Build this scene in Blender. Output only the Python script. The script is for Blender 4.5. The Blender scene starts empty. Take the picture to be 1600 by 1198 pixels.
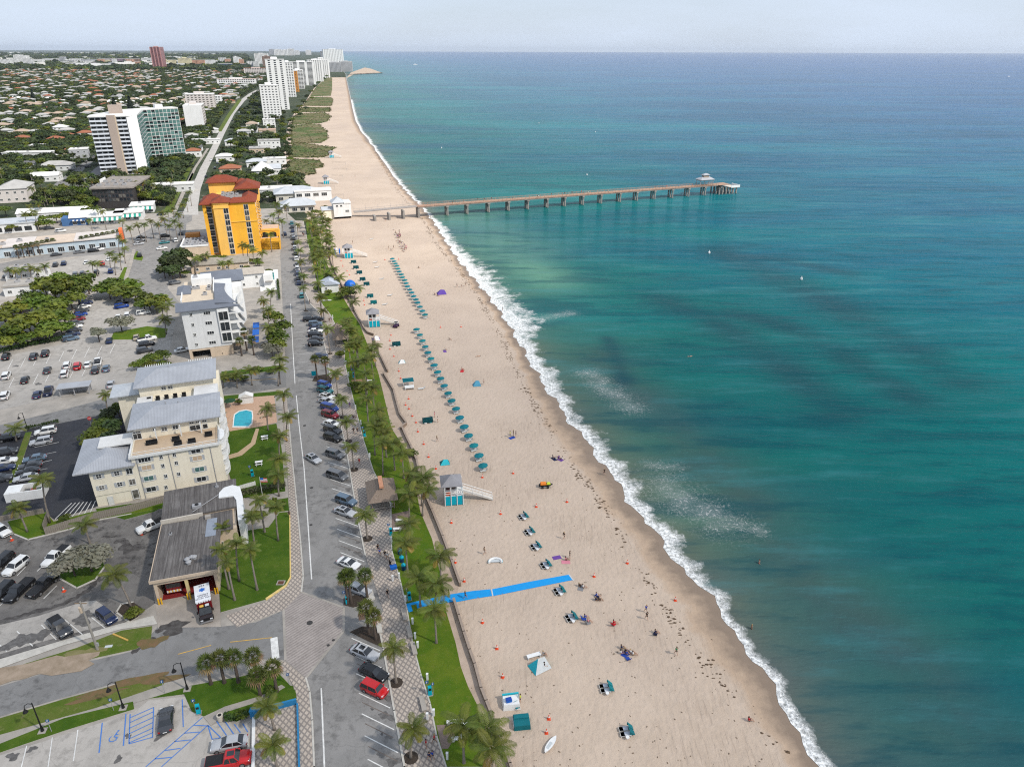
import bpy,math,random
import numpy as np
from mathutils import Vector,Matrix
random.seed(7)
RU=random.uniform
rng=np.random.default_rng(7)
R_=math.radians
SC=bpy.context.scene
COL=SC.collection
F,CX,CY=1109.,800.,599.
CAM_H=85.
ROLL=math.atan(.0035)
PITCH=math.atan((CY-79.)/F)
_f=np.array([0,math.cos(PITCH),-math.sin(PITCH)])
_r0=np.array([1.,0,0])
_u0=np.cross(_r0,_f)
_r=math.cos(ROLL)*_r0+math.sin(ROLL)*_u0
_u=np.cross(_r,_f)
cam_d=bpy.data.cameras.new('camera')
cam=bpy.data.objects.new('camera',cam_d)
COL.objects.link(cam)
cam_d.sensor_width=36.
cam_d.lens=36.*F/1600.
cam_d.clip_start=.5
cam_d.clip_end=300000.
cam.matrix_world=Matrix(((_r[0],_u[0],-_f[0],0),(_r[1],_u[1],-_f[1],0),(_r[2],_u[2],-_f[2],CAM_H),(0,0,0,1)))
SC.camera=cam
SUN_DIR=Vector((.79,-.43,.92)).normalized()
sun_elev=math.asin(SUN_DIR.z)
sun_az=math.atan2(SUN_DIR.x,SUN_DIR.y)
W=bpy.data.worlds.new('World')
SC.world=W
W.use_nodes=True
nt=W.node_tree
nt.nodes.clear()
wo=nt.nodes.new('ShaderNodeOutputWorld')
bg=nt.nodes.new('ShaderNodeBackground')
sky=nt.nodes.new('ShaderNodeTexSky')
sky.sky_type='NISHITA'
sky.sun_disc=False
sky.sun_elevation=sun_elev
sky.sun_rotation=sun_az
sky.altitude=50
sky.air_density=1.
sky.dust_density=1.2
sky.ozone_density=2.
bg.inputs['Strength'].default_value=.105
tc=nt.nodes.new('ShaderNodeTexCoord')
mp=nt.nodes.new('ShaderNodeMapping')
mp.inputs['Scale'].default_value=(1.2,1.2,6.5)
ns=nt.nodes.new('ShaderNodeTexNoise')
ns.inputs['Scale'].default_value=2.2
ns.inputs['Detail'].default_value=7
ns.inputs['Roughness'].default_value=.55
rp=nt.nodes.new('ShaderNodeValToRGB')
rp.color_ramp.elements[0].position=.3
rp.color_ramp.elements[0].color=(.68,.68,.68,1)
rp.color_ramp.elements[1].position=.62
rp.color_ramp.elements[1].color=(.92,.92,.92,1)
mx=nt.nodes.new('ShaderNodeMix')
mx.data_type='RGBA'
mx.inputs['B'].default_value=(6.5,7.45,8.9,1)
L=nt.links.new
L(tc.outputs['Generated'],mp.inputs['Vector'])
L(mp.outputs['Vector'],ns.inputs['Vector'])
L(ns.outputs['Fac'],rp.inputs['Fac'])
L(rp.outputs['Color'],mx.inputs['Factor'])
L(sky.outputs['Color'],mx.inputs['A'])
L(mx.outputs['Result'],bg.inputs['Color'])
L(bg.outputs['Background'],wo.inputs['Surface'])
sun_d=bpy.data.lights.new('sun','SUN')
sun_d.energy=4.6
sun_d.angle=R_(2.5)
sun_d.color=(1.,.94,.85)
sun=bpy.data.objects.new('sun',sun_d)
COL.objects.link(sun)
sun.rotation_euler=(-SUN_DIR).to_track_quat('-Z','Y').to_euler()
sun.location=(200,-100,400)
SC.view_settings.view_transform='Standard'
SC.view_settings.look='None'
SC.view_settings.exposure=.1
SC.view_settings.gamma=1.
SC.view_settings.use_curve_mapping=False
SC.render.engine='CYCLES'
SC.cycles.use_denoising=False
SC.cycles.pixel_filter_type='BLACKMAN_HARRIS'
SC.cycles.filter_width=1.15
SC.cycles.max_bounces=6
SC.cycles.diffuse_bounces=2
SC.cycles.glossy_bounces=2
SC.cycles.transmission_bounces=2
SC.cycles.volume_bounces=0
SC.cycles.transparent_max_bounces=6
SC.cycles.caustics_reflective=False
SC.cycles.caustics_refractive=False
def G(px,py,z=0.):
 """world point of a photo pixel on the horizontal plane at height z"""
 d=_f*F+_r*(px-CX)-_u*(py-CY)
 t=(z-CAM_H)/d[2]
 return np.array([0,0,CAM_H])+d*t
def proj(w):
 v=np.array(w,float)-np.array([0,0,CAM_H])
 a=v@_f
 return CX+F*(v@_r)/a,CY-F*(v@_u)/a
def HT(bx,by,ty):
 """height of something whose foot is at pixel (bx,by) and whose top shows at row ty"""
 g=G(bx,by)
 lo,hi=0.,400.
 for _ in range(48):
  m=(lo+hi)/2
  if proj(g+[0,0,m])[1]>ty:lo=m
  else:hi=m
 return lo
TH=R_(17.4)
EA=np.array([math.cos(TH),math.sin(TH)])
NA=np.array([-math.sin(TH),math.cos(TH)])
def wdir(px,py,qx,qy):
 a,b=G(px,py),G(qx,qy)
 return math.atan2(b[1]-a[1],b[0]-a[0])
class MB:
 def __init__(s):
  s.v,s.f,s.m=[],[],[]
 def add(s,vs,fs,m=0):
  o=len(s.v)
  s.v.extend([tuple(map(float,v))for v in vs])
  s.f.extend([tuple(i+o for i in f)for f in fs])
  s.m.extend([m]*len(fs))
  return s
 def box(s,x0,y0,z0,x1,y1,z1,m=0):
  return s.add([(x0,y0,z0),(x1,y0,z0),(x1,y1,z0),(x0,y1,z0),(x0,y0,z1),(x1,y0,z1),(x1,y1,z1),(x0,y1,z1)],[(0,3,2,1),(4,5,6,7),(0,1,5,4),(1,2,6,5),(2,3,7,6),(3,0,4,7)],m)
 def rbox(s,cx,cy,z0,z1,lx,ly,a=0.,m=0,taper=1.):
  c,sn=math.cos(a),math.sin(a)
  vs=[]
  for z,k in((z0,1.),(z1,taper)):
   for dx,dy in((-1,-1),(1,-1),(1,1),(-1,1)):
    x,y=dx*lx/2*k,dy*ly/2*k
    vs.append((cx+c*x-sn*y,cy+sn*x+c*y,z))
  return s.add(vs,[(0,3,2,1),(4,5,6,7),(0,1,5,4),(1,2,6,5),(2,3,7,6),(3,0,4,7)],m)
 def prism(s,poly,z0,z1,m=0,mt=None):
  ar=sum(poly[i][0]*poly[(i+1)%len(poly)][1]-poly[(i+1)%len(poly)][0]*poly[i][1]for i in range(len(poly)))
  if ar<0:poly=poly[::-1]
  n=len(poly)
  s.add([(p[0],p[1],z0)for p in poly]+[(p[0],p[1],z1)for p in poly],[(i,(i+1)%n,n+(i+1)%n,n+i)for i in range(n)],m)
  s.add([(p[0],p[1],z1)for p in poly],[tuple(range(n))],m if mt is None else mt)
  return s
 def sheet(s,poly,z,m=0):
  ar=sum(poly[i][0]*poly[(i+1)%len(poly)][1]-poly[(i+1)%len(poly)][0]*poly[i][1]for i in range(len(poly)))
  if ar<0:poly=poly[::-1]
  return s.add([(p[0],p[1],z)for p in poly],[tuple(range(len(poly)))],m)
 def tube(s,pts,rad,n=6,m=0,cap=True):
  pts=[Vector(p)for p in pts]
  if not hasattr(rad,'__len__'):rad=[rad]*len(pts)
  rings=[]
  for i,p in enumerate(pts):
   d=(pts[min(i+1,len(pts)-1)]-pts[max(i-1,0)]).normalized()
   ref=Vector((0,0,1))if abs(d.z)<.9 else Vector((1,0,0))
   a=d.cross(ref).normalized();b=d.cross(a).normalized()
   rings.append([p+(a*math.cos(2*math.pi*k/n)+b*math.sin(2*math.pi*k/n))*rad[i]for k in range(n)])
  vs=[v for r in rings for v in r]
  fs=[]
  for i in range(len(pts)-1):
   for k in range(n):
    k2=(k+1)%n
    fs.append((i*n+k,(i+1)*n+k,(i+1)*n+k2,i*n+k2))
  if cap:
   fs.append(tuple(range(n)))
   fs.append(tuple(range((len(pts)-1)*n+n-1,(len(pts)-1)*n-1,-1)))
  return s.add(vs,fs,m)
 def cyl(s,x,y,z0,z1,r,n=10,m=0,r2=None):
  r2=r if r2 is None else r2
  vs=[(x+r*math.cos(2*math.pi*k/n),y+r*math.sin(2*math.pi*k/n),z0)for k in range(n)]
  vs+=[(x+r2*math.cos(2*math.pi*k/n),y+r2*math.sin(2*math.pi*k/n),z1)for k in range(n)]
  fs=[(k,(k+1)%n,n+(k+1)%n,n+k)for k in range(n)]+[tuple(range(n-1,-1,-1)),tuple(range(n,2*n))]
  return s.add(vs,fs,m)
 def hip(s,x0,y0,x1,y1,z0,rise,over=.6,m=0,th=.25,run=None):
  x0-=over;y0-=over;x1+=over;y1+=over
  w,d=x1-x0,y1-y0
  k=min(w,d)/2 if run is None else run
  zt=z0+th
  s.box(x0,y0,z0,x1,y1,zt,m)
  if w>=d:a,b=(x0+k,(y0+y1)/2,zt+rise),(x1-k,(y0+y1)/2,zt+rise)
  else:a,b=((x0+x1)/2,y0+k,zt+rise),((x0+x1)/2,y1-k,zt+rise)
  e=.004
  vs=[(x0,y0,zt+e),(x1,y0,zt+e),(x1,y1,zt+e),(x0,y1,zt+e),a,b]
  fs=[(0,1,5,4),(1,2,5),(2,3,4,5),(3,0,4)]if w>=d else[(0,1,4),(1,2,5,4),(2,3,5),(3,0,4,5)]
  return s.add(vs,fs,m)
 def gable(s,x0,y0,x1,y1,z0,rise,over=.5,m=0,th=.2,axis='x'):
  x0-=over;y0-=over;x1+=over;y1+=over
  if axis=='x':
   vs=[(x0,y0,z0),(x1,y0,z0),(x1,y1,z0),(x0,y1,z0),(x0,(y0+y1)/2,z0+rise),(x1,(y0+y1)/2,z0+rise)]
   fs=[(0,1,5,4),(2,3,4,5),(0,4,3),(1,2,5),(0,3,2,1)]
  else:
   vs=[(x0,y0,z0),(x1,y0,z0),(x1,y1,z0),(x0,y1,z0),((x0+x1)/2,y0,z0+rise),((x0+x1)/2,y1,z0+rise)]
   fs=[(0,4,5,3),(1,2,5,4),(0,1,4),(2,3,5),(0,3,2,1)]
  return s.add(vs,fs,m)
 def mesh(s,name,mats,smooth=False):
  me=bpy.data.meshes.new(name)
  me.from_pydata(s.v,[],s.f)
  for mt in(mats if isinstance(mats,(list,tuple))else[mats]):me.materials.append(mt)
  if len(me.materials)>1:me.polygons.foreach_set('material_index',s.m)
  if smooth:me.polygons.foreach_set('use_smooth',[True]*len(me.polygons))
  me.update()
  return me
 def build(s,name,mats,parent=None,loc=(0,0,0),rz=0.,smooth=False):
  return put(name,s.mesh(name,mats,smooth),parent,loc,rz)
def put(name,me,parent=None,loc=(0,0,0),rz=0.):
 o=bpy.data.objects.new(name,me)
 COL.objects.link(o)
 o.location=loc
 o.rotation_euler=(0,0,rz)
 if parent is not None:o.parent=parent
 return o
def thing(name,label,cat,loc=(0,0,0),rz=0.,group=None):
 o=bpy.data.objects.new(name,None)
 o.empty_display_size=.3
 COL.objects.link(o)
 o.location=tuple(float(c)for c in loc)if len(loc)==3 else(float(loc[0]),float(loc[1]),0.)
 o.rotation_euler=(0,0,rz)
 return tag(o,label,cat,group)
def tag(o,label,cat,group=None):
 o['label']=label;o['category']=cat
 if group:o['group']=group
 return o
def struct(name,mb,m,z=None):
 o=mb.build(name,m)
 o['kind']='structure'
 return o
def KS(o):o['kind']='structure'
def stuff(o):
 o['kind']='stuff'
 return o
def dup(root,loc,rz,label,group=None,scale=None,children=None):
 r=root.copy();COL.objects.link(r)
 r.location=tuple(float(c)for c in loc);r.rotation_euler=(0,0,rz)
 if scale is not None:r.scale=(scale,)*3 if not hasattr(scale,'__len__')else scale
 r['label']=label
 if group:r['group']=group
 for ch,sub in(children if children is not None else[(c,list(c.children))for c in root.children]):
  c=ch.copy();COL.objects.link(c);c.parent=r
  for g in sub:
   d=g.copy();COL.objects.link(d);d.parent=c
 return r
ONES='first second third fourth fifth sixth seventh eighth ninth'.split()
FIRST=ONES+'tenth eleventh twelfth thirteenth fourteenth fifteenth sixteenth seventeenth eighteenth nineteenth twentieth'.split()+['twenty-'+k for k in ONES]+['thirtieth']+['thirty-'+k for k in ONES]+['fortieth']+['forty-'+k for k in ONES]+['fiftieth']
ORD=['nearest']+FIRST[1:]
def nth(i):return ORD[i]
def PX(pts,z=0.):
 return[tuple(G(x,y,z)[:2])for x,y in pts]
MATS={}
def _nodes(name):
 m=bpy.data.materials.new(name);m.use_nodes=True
 t=m.node_tree;t.nodes.clear()
 out=t.nodes.new('ShaderNodeOutputMaterial');b=t.nodes.new('ShaderNodeBsdfPrincipled')
 t.links.new(b.outputs['BSDF'],out.inputs['Surface'])
 b.inputs['Specular IOR Level'].default_value=.2
 return m,t,b
def N(t,typ,**kw):
 n=t.nodes.new(typ)
 for k,v in kw.items():
  if k in n.inputs.keys():n.inputs[k].default_value=v
  else:setattr(n,k,v)
 return n
def math_(t,op,a,b=None,clamp=False):
 n=t.nodes.new('ShaderNodeMath');n.operation=op;n.use_clamp=clamp
 for i,x in enumerate((a,b)):
  if x is None:continue
  if isinstance(x,(int,float)):n.inputs[i].default_value=x
  else:t.links.new(x,n.inputs[i])
 return n.outputs[0]
def MUL(t,a,b=None):return math_(t,'MULTIPLY',a,b)
def ADD(t,a,b=None):return math_(t,'ADD',a,b)
def MAXI(t,a,b=None,clamp=False):return math_(t,'MAXIMUM',a,b,clamp)
def FIN(t,b,c,r):
 t.links.new(c,b.inputs['Base Color']);b.inputs['Roughness'].default_value=r
def ramp(t,fac,stops,interp='LINEAR'):
 n=t.nodes.new('ShaderNodeValToRGB');cr=n.color_ramp;cr.interpolation=interp
 while len(cr.elements)<len(stops):cr.elements.new(.5)
 for e,(p,c)in zip(cr.elements,stops):
  e.position=p
  e.color=(c[0],c[1],c[2],1)if hasattr(c,'__len__')else(c,c,c,1)
 t.links.new(fac,n.inputs['Fac'])
 return n.outputs['Color']
def mix(t,fac,a,b,blend='MIX'):
 n=t.nodes.new('ShaderNodeMix');n.data_type='RGBA';n.blend_type=blend;n.clamp_factor=True
 for k,x in(('Factor',fac),('A',a),('B',b)):
  if isinstance(x,(int,float)):
   n.inputs[k].default_value=x if k=='Factor' else(x,x,x,1)
  elif isinstance(x,tuple):n.inputs[k].default_value=(x[0],x[1],x[2],1)
  else:t.links.new(x,n.inputs[k])
 return n.outputs['Result']
def noise(t,vec,scale,detail=4.,rough=.55,dist=0.):
 n=N(t,'ShaderNodeTexNoise',Scale=scale,Detail=detail,Roughness=rough,Distortion=dist)
 if vec is not None:t.links.new(vec,n.inputs['Vector'])
 return n.outputs['Fac']
def objco(t):
 return t.nodes.new('ShaderNodeTexCoord').outputs['Object']
def mapping(t,vec,loc=(0,0,0),rot=(0,0,0),sc=(1,1,1)):
 n=t.nodes.new('ShaderNodeMapping')
 n.inputs['Location'].default_value=loc;n.inputs['Rotation'].default_value=rot;n.inputs['Scale'].default_value=sc
 t.links.new(vec,n.inputs['Vector'])
 return n.outputs['Vector']
def bump(t,b,h,strength=.3,dist=.05):
 n=N(t,'ShaderNodeBump',Strength=strength,Distance=dist)
 t.links.new(h,n.inputs['Height']);t.links.new(n.outputs['Normal'],b.inputs['Normal'])
def mat(name,col,rough=.7,col2=None,scale=1.5,var=.12,metal=0.,bmp=0.,rand=0.,coat=0.,spec=.22):
 """plain surface with a little grain: two tones mixed by noise, optional per-object tint"""
 if name in MATS:return MATS[name]
 m,t,b=_nodes(name)
 if col2 is None:col2=tuple(c*(1-var)for c in col)
 co=objco(t)
 n1=noise(t,co,scale,5,.6)
 c=mix(t,ramp(t,n1,[(.35,0.),(.65,1.)]),col,col2)
 if any(k in name for k in('wall','stucco','ochre','paint','bright_white','concrete','roof','plaster')):
  st=noise(t,mapping(t,co,sc=(1.6,1.6,.10)),1.,5,.65)
  c=mix(t,ramp(t,st,[(.45,0.),(.72,.30)]),c,tuple(x*.62 for x in col))
 if rand:
  oi=t.nodes.new('ShaderNodeObjectInfo')
  hs=t.nodes.new('ShaderNodeHueSaturation')
  t.links.new(c,hs.inputs['Color'])
  v=math_(t,'MULTIPLY_ADD',oi.outputs['Random'],rand*2);t.nodes[-1].inputs[2].default_value=1-rand
  t.links.new(v,hs.inputs['Value'])
  r2=math_(t,'FRACT',MUL(t,oi.outputs['Random'],7.31))
  h=math_(t,'MULTIPLY_ADD',r2,.06*rand/.3);t.nodes[-1].inputs[2].default_value=.5-.03*rand/.3
  t.links.new(h,hs.inputs['Hue'])
  c=hs.outputs['Color']
 t.links.new(c,b.inputs['Base Color'])
 b.inputs['Roughness'].default_value=rough
 b.inputs['Metallic'].default_value=metal
 b.inputs['Specular IOR Level'].default_value=spec
 b.inputs['Coat Weight'].default_value=coat
 b.inputs['Coat Roughness'].default_value=.05
 if bmp:bump(t,b,noise(t,co,scale*6,4),bmp,.05)
 MATS[name]=m
 return m
def cloud():
 m=bpy.data.materials.new('cloud_vapour');m.use_nodes=True;t=m.node_tree;t.nodes.clear()
 out=t.nodes.new('ShaderNodeOutputMaterial');tr=t.nodes.new('ShaderNodeBsdfTransparent');tl=t.nodes.new('ShaderNodeBsdfTranslucent');df=t.nodes.new('ShaderNodeBsdfDiffuse');a=t.nodes.new('ShaderNodeMixShader');b=t.nodes.new('ShaderNodeMixShader')
 tl.inputs['Color'].default_value=(.9,.9,.9,1);df.inputs['Color'].default_value=(.9,.9,.9,1)
 co=objco(t);n=noise(t,co,.004,5,.6);at=t.nodes.new('ShaderNodeAttribute');at.attribute_name='thick'
 f=MUL(t,at.outputs['Fac'],ramp(t,n,[(.25,.55),(.6,1.)]))
 f=MUL(t,f,CLOUD_T)
 a.inputs[0].default_value=.5;t.links.new(tl.outputs[0],a.inputs[1]);t.links.new(df.outputs[0],a.inputs[2])
 t.links.new(f,b.inputs[0]);t.links.new(tr.outputs[0],b.inputs[1]);t.links.new(a.outputs[0],b.inputs[2]);t.links.new(b.outputs[0],out.inputs['Surface'])
 nr,ns_=16,56;V,Fc,T=[],[],[]
 Z=650.;cx,cy=CLOUD_C[0]+Z*SUN_DIR.x/SUN_DIR.z,CLOUD_C[1]+Z*SUN_DIR.y/SUN_DIR.z
 rn=np.random.default_rng(4);ph=rn.uniform(0,6.28,6)
 for sd in(1,-1):
  for i in range(nr+1):
   for k in range(ns_):
    a_=6.2832*k/ns_;q=i/nr;w=1+.05*math.sin(3*a_+ph[0])+.04*math.sin(7*a_+ph[1])+.03*math.sin(13*a_+ph[2])
    x,y=CLOUD_R[0]*q*w*math.cos(a_),CLOUD_R[1]*q*w*math.sin(a_)
    lump=1+.3*math.sin(x*.02+ph[3])*math.sin(y*.023+ph[4])
    V.append((x,y,sd*(1-q*q)*(38 if sd>0 else 14)*lump+sd*.2));T.append(min(1,(1-q)/.30))
  o=0 if sd>0 else(nr+1)*ns_
  for i in range(nr):
   for k in range(ns_):
    q4=(o+i*ns_+k,o+(i+1)*ns_+k,o+(i+1)*ns_+(k+1)%ns_,o+i*ns_+(k+1)%ns_);Fc.append(q4 if sd>0 else q4[::-1])
 me=bpy.data.meshes.new('cloud');me.from_pydata(V,[],Fc);me.materials.append(m)
 at_=me.attributes.new('thick','FLOAT','POINT');at_.data.foreach_set('value',np.array(T,np.float32))
 c=put('cloud',me,None,(cx,cy,Z));c['kind']='structure'
CLOUD_C,CLOUD_R,CLOUD_T=(60,-160),(900,480),.32
cloud()
def m_ground():
 m,t,b=_nodes('suburb_ground')
 co=objco(t)
 n1=noise(t,co,.02,6,.65);n2=noise(t,co,.15,5,.6);n3=noise(t,co,.0012,4,.5)
 g=mix(t,ramp(t,n1,[(.35,0),(.62,1)]),(.022,.034,.016),(.05,.062,.03))
 g=mix(t,ramp(t,n2,[(.56,0),(.68,1)]),g,(.16,.145,.12))
 g=mix(t,ramp(t,n3,[(.45,0),(.6,.6)]),g,(.05,.075,.035))
 t.links.new(g,b.inputs['Base Color']);b.inputs['Roughness'].default_value=.9
 return m
def m_asphalt(name,c1,c2,stain=.5,sc=1.):
 m,t,b=_nodes(name)
 co=objco(t)
 n1=noise(t,co,.12*sc,7,.68);n2=noise(t,co,.55*sc,6,.72);n3=noise(t,co,14,3,.6)
 c=mix(t,ramp(t,n1,[(.38,0),(.62,1)]),c1,c2)
 ln=noise(t,mapping(t,co,rot=(0,0,-TH),sc=(1.,.05,1)),.55,4,.6)
 c=mix(t,ramp(t,ln,[(.48,0.),(.7,.38)]),c,tuple(x*.62 for x in c1))
 dark=ramp(t,n2,[(.49,0.),(.63,stain)])
 dark2=MUL(t,dark,ramp(t,noise(t,co,.09*sc,4),[(.4,0),(.54,1)]))
 c=mix(t,dark2,c,tuple(x*.35 for x in c1))
 v=N(t,'ShaderNodeTexVoronoi',Scale=.09*sc);v.feature='DISTANCE_TO_EDGE'
 wv=t.nodes.new('ShaderNodeVectorMath');wv.operation='ADD'
 nn=N(t,'ShaderNodeTexNoise',Scale=.5,Detail=3)
 t.links.new(co,nn.inputs['Vector'])
 t.links.new(co,wv.inputs[0]);t.links.new(nn.outputs['Color'],wv.inputs[1])
 t.links.new(wv.outputs[0],v.inputs['Vector'])
 c=mix(t,ramp(t,v.outputs['Distance'],[(0.,.45),(.006,0.)]),c,tuple(x*.5 for x in c1))
 c=mix(t,ramp(t,n3,[(.3,0.),(.7,.16)]),c,tuple(x*1.7 for x in c1))
 FIN(t,b,c,.85)
 return m
def m_checker(name,c1,c2,rot,sx,sy,mortar=None):
 m,t,b=_nodes(name)
 co=objco(t)
 v=mapping(t,co,rot=(0,0,rot),sc=(sx,sy,1))
 k=N(t,'ShaderNodeTexChecker',Scale=1.)
 t.links.new(v,k.inputs['Vector'])
 n1=noise(t,co,.5,6,.65);n2=noise(t,co,5.,3)
 a=mix(t,ramp(t,n1,[(.35,0),(.65,1)]),c1,tuple(x*.8 for x in c1))
 d=mix(t,ramp(t,n1,[(.35,0),(.65,1)]),c2,tuple(x*.8 for x in c2))
 c=mix(t,k.outputs['Fac'],a,d)
 c=mix(t,ramp(t,n2,[(.35,0.),(.75,.3)]),c,tuple(x*.6 for x in c2))
 FIN(t,b,c,.85)
 return m
def m_brick(name,c1,c2,rot):
 m,t,b=_nodes(name)
 co=objco(t)
 v=mapping(t,co,rot=(0,0,rot))
 w=N(t,'ShaderNodeTexWave',Scale=.62,Distortion=.6,Detail=2)
 w.inputs['Detail Scale'].default_value=3.
 t.links.new(v,w.inputs['Vector'])
 n1=noise(t,co,.35,6,.65);n2=noise(t,co,3.,4)
 c=mix(t,ramp(t,w.outputs['Fac'],[(.2,0),(.8,1)]),c1,c2)
 c=mix(t,ramp(t,n1,[(.4,0),(.7,.55)]),c,tuple(x*.6 for x in c1))
 c=mix(t,ramp(t,n2,[(.35,0.),(.75,.35)]),c,tuple(x*1.25 for x in c2))
 FIN(t,b,c,.85)
 return m
def m_grass(name,c1,c2,c3):
 m,t,b=_nodes(name)
 co=objco(t)
 n1=noise(t,co,.22,6,.7);n2=noise(t,co,.9,5,.65);n3=noise(t,co,7.,3,.7)
 c=mix(t,ramp(t,n1,[(.4,0),(.6,1)]),c1,c2)
 c=mix(t,ramp(t,n2,[(.58,0),(.74,.75)]),c,c3)
 c=mix(t,ramp(t,n3,[(.3,0.),(.75,.55)]),c,tuple(x*.45 for x in c1))
 FIN(t,b,c,.95)
 bump(t,b,n3,.6,.08)
 return m
def m_sand():
 m,t,b=_nodes('beach_sand')
 co=objco(t)
 at=t.nodes.new('ShaderNodeAttribute');at.attribute_name='wet'
 at2=t.nodes.new('ShaderNodeAttribute');at2.attribute_name='shore'
 n1=noise(t,co,.05,6,.6);n2=noise(t,co,.45,6,.65);n3=noise(t,co,3.,5,.7)
 dry=mix(t,ramp(t,n1,[(.35,0),(.65,1)]),(.525,.42,.33),(.455,.36,.28))
 dry=mix(t,ramp(t,n2,[(.45,0),(.72,.55)]),dry,(.56,.45,.36))
 dry=mix(t,ramp(t,n3,[(.52,0),(.78,.35)]),dry,(.36,.265,.2))
 tr=mapping(t,co,rot=(0,0,-TH-.12),sc=(1.,.1,1))
 wv=N(t,'ShaderNodeTexNoise',Scale=2.2,Detail=4,Roughness=.6)
 t.links.new(tr,wv.inputs['Vector'])
 trk=MUL(t,ramp(t,wv.outputs['Fac'],[(.54,0),(.62,1)]),ramp(t,n1,[(.45,0.),(.6,.45)]))
 dry=mix(t,trk,dry,(.37,.285,.22))
 n4=noise(t,mapping(t,co,rot=(0,0,-TH),sc=(1,.35,1)),.018,4,.6)
 dry=mix(t,ramp(t,n4,[(.42,0),(.62,.45)]),dry,(.4,.32,.265))
 wn=math_(t,'MULTIPLY_ADD',n2,.7);t.nodes[-1].inputs[2].default_value=-.35
 w=ADD(t,at.outputs['Fac'],wn)
 wetc=mix(t,ramp(t,n2,[(.3,0),(.7,1)]),(.255,.19,.14),(.215,.16,.118))
 damp=mix(t,ramp(t,n2,[(.3,0),(.7,1)]),(.42,.3,.205),(.38,.27,.185))
 c=mix(t,ramp(t,w,[(0.,0),(.25,.7)]),dry,damp)
 c=mix(t,ramp(t,w,[(.28,0),(.75,1)]),c,wetc)
 t.links.new(c,b.inputs['Base Color'])
 rg=t.nodes.new('ShaderNodeMapRange');t.links.new(w,rg.inputs['Value'])
 rg.inputs['From Min'].default_value=.3;rg.inputs['From Max'].default_value=1.1
 rg.inputs['To Min'].default_value=.95;rg.inputs['To Max'].default_value=.33
 t.links.new(rg.outputs['Result'],b.inputs['Roughness'])
 v=N(t,'ShaderNodeTexVoronoi',Scale=1.5);v.feature='SMOOTH_F1'
 sv=mapping(t,co,rot=(0,0,-.5),sc=(1.,.75,1))
 t.links.new(sv,v.inputs['Vector'])
 h=ADD(t,v.outputs['Distance'],MUL(t,n3,.9))
 h=ADD(t,h,MUL(t,trk,-.5))
 dryk=ramp(t,w,[(.1,1.),(.5,0.)])
 h=MUL(t,h,dryk)
 bump(t,b,h,.75,.16)
 return m
def m_dune():
 m,t,b=_nodes('dune_plants')
 co=objco(t)
 n1=noise(t,co,.035,6,.65);n2=noise(t,co,.35,5,.7);n3=noise(t,co,1.6,4,.7)
 c=mix(t,ramp(t,n1,[(.42,0),(.58,1)]),(.075,.12,.03),(.22,.17,.095))
 c=mix(t,ramp(t,n2,[(.45,0),(.7,.8)]),c,(.1,.11,.04))
 c=mix(t,ramp(t,n3,[(.4,0),(.75,.6)]),c,(.03,.045,.015))
 FIN(t,b,c,.95)
 bump(t,b,n3,.8,.4)
 return m
M_GROUND=m_ground()
M_ROAD=m_asphalt('road_asphalt',(.235,.225,.215),(.195,.188,.18),.7)
M_LOT=m_asphalt('old_lot_asphalt',(.36,.335,.305),(.29,.272,.25),.6)
M_STREET=m_asphalt('street_asphalt',(.2,.195,.19),(.165,.16,.155),.75)
M_STATION=m_asphalt('station_asphalt',(.115,.108,.103),(.19,.178,.165),.95,1.)
M_FRESH=m_asphalt('sealed_asphalt',(.03,.032,.04),(.045,.045,.05),.3)
CNC=mat('pavement_concrete',(.37,.335,.295),.85,(.27,.248,.22),.3,bmp=.1)
M_CONC2=mat('apron_concrete',(.38,.335,.29),.85,(.27,.24,.21),.35,bmp=.1)
M_KERB=mat('kerb_concrete',(.52,.49,.44),.8,(.42,.4,.36),1.)
M_YKERB=mat('yellow_kerb',(.72,.52,.16),.7,(.55,.42,.2),1.)
def m_diamond(name,c1,c2,a0):
 m,t,b=_nodes(name)
 co=objco(t);lines=None
 for da in(34,-34):
  w=N(t,'ShaderNodeTexWave',Scale=.47);w.wave_profile='SIN'
  t.links.new(mapping(t,co,rot=(0,0,R_(a0+da))),w.inputs['Vector'])
  k=ramp(t,w.outputs['Fac'],[(.10,1.),(.42,0.)])
  lines=k if lines is None else MAXI(t,lines,k)
 n1=noise(t,co,.4,6,.65);n2=noise(t,co,5,3)
 a=mix(t,ramp(t,n1,[(.35,0),(.65,1)]),c1,tuple(x*.82 for x in c1))
 c=mix(t,MUL(t,lines,.85),a,c2)
 c=mix(t,ramp(t,n2,[(.4,0.),(.75,.3)]),c,tuple(x*.7 for x in c2))
 FIN(t,b,c,.85)
 return m
M_PAVER=m_diamond('diamond_pavers',(.51,.435,.365),(.205,.18,.165),-17)
M_BRICK=m_brick('crossing_bricks',(.235,.205,.19),(.345,.305,.28),R_(43))
M_GRASS=m_grass('lawn_grass',(.07,.135,.006),(.12,.165,.012),(.19,.18,.045))
M_LAWN=m_grass('clipped_lawn',(.044,.098,.005),(.08,.135,.011),(.13,.15,.03))
M_VERGE=m_grass('worn_verge',(.08,.13,.014),(.135,.155,.035),(.26,.2,.12))
M_SAND=m_sand()
M_PATHSAND=mat('sandy_path',(.46,.36,.285),.9,(.37,.285,.22),.5,bmp=.3)
M_MULCH=mat('mulch',(.035,.028,.022),.95,(.06,.045,.035),3.,bmp=.5)
M_DUNE=m_dune()
M_WHITEP=mat('road_paint_white',(.72,.71,.68),.7,(.52,.51,.49),1.2)
M_BLUEP=mat('road_paint_blue',(.055,.17,.5),.7,(.09,.2,.46),1.2)
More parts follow.
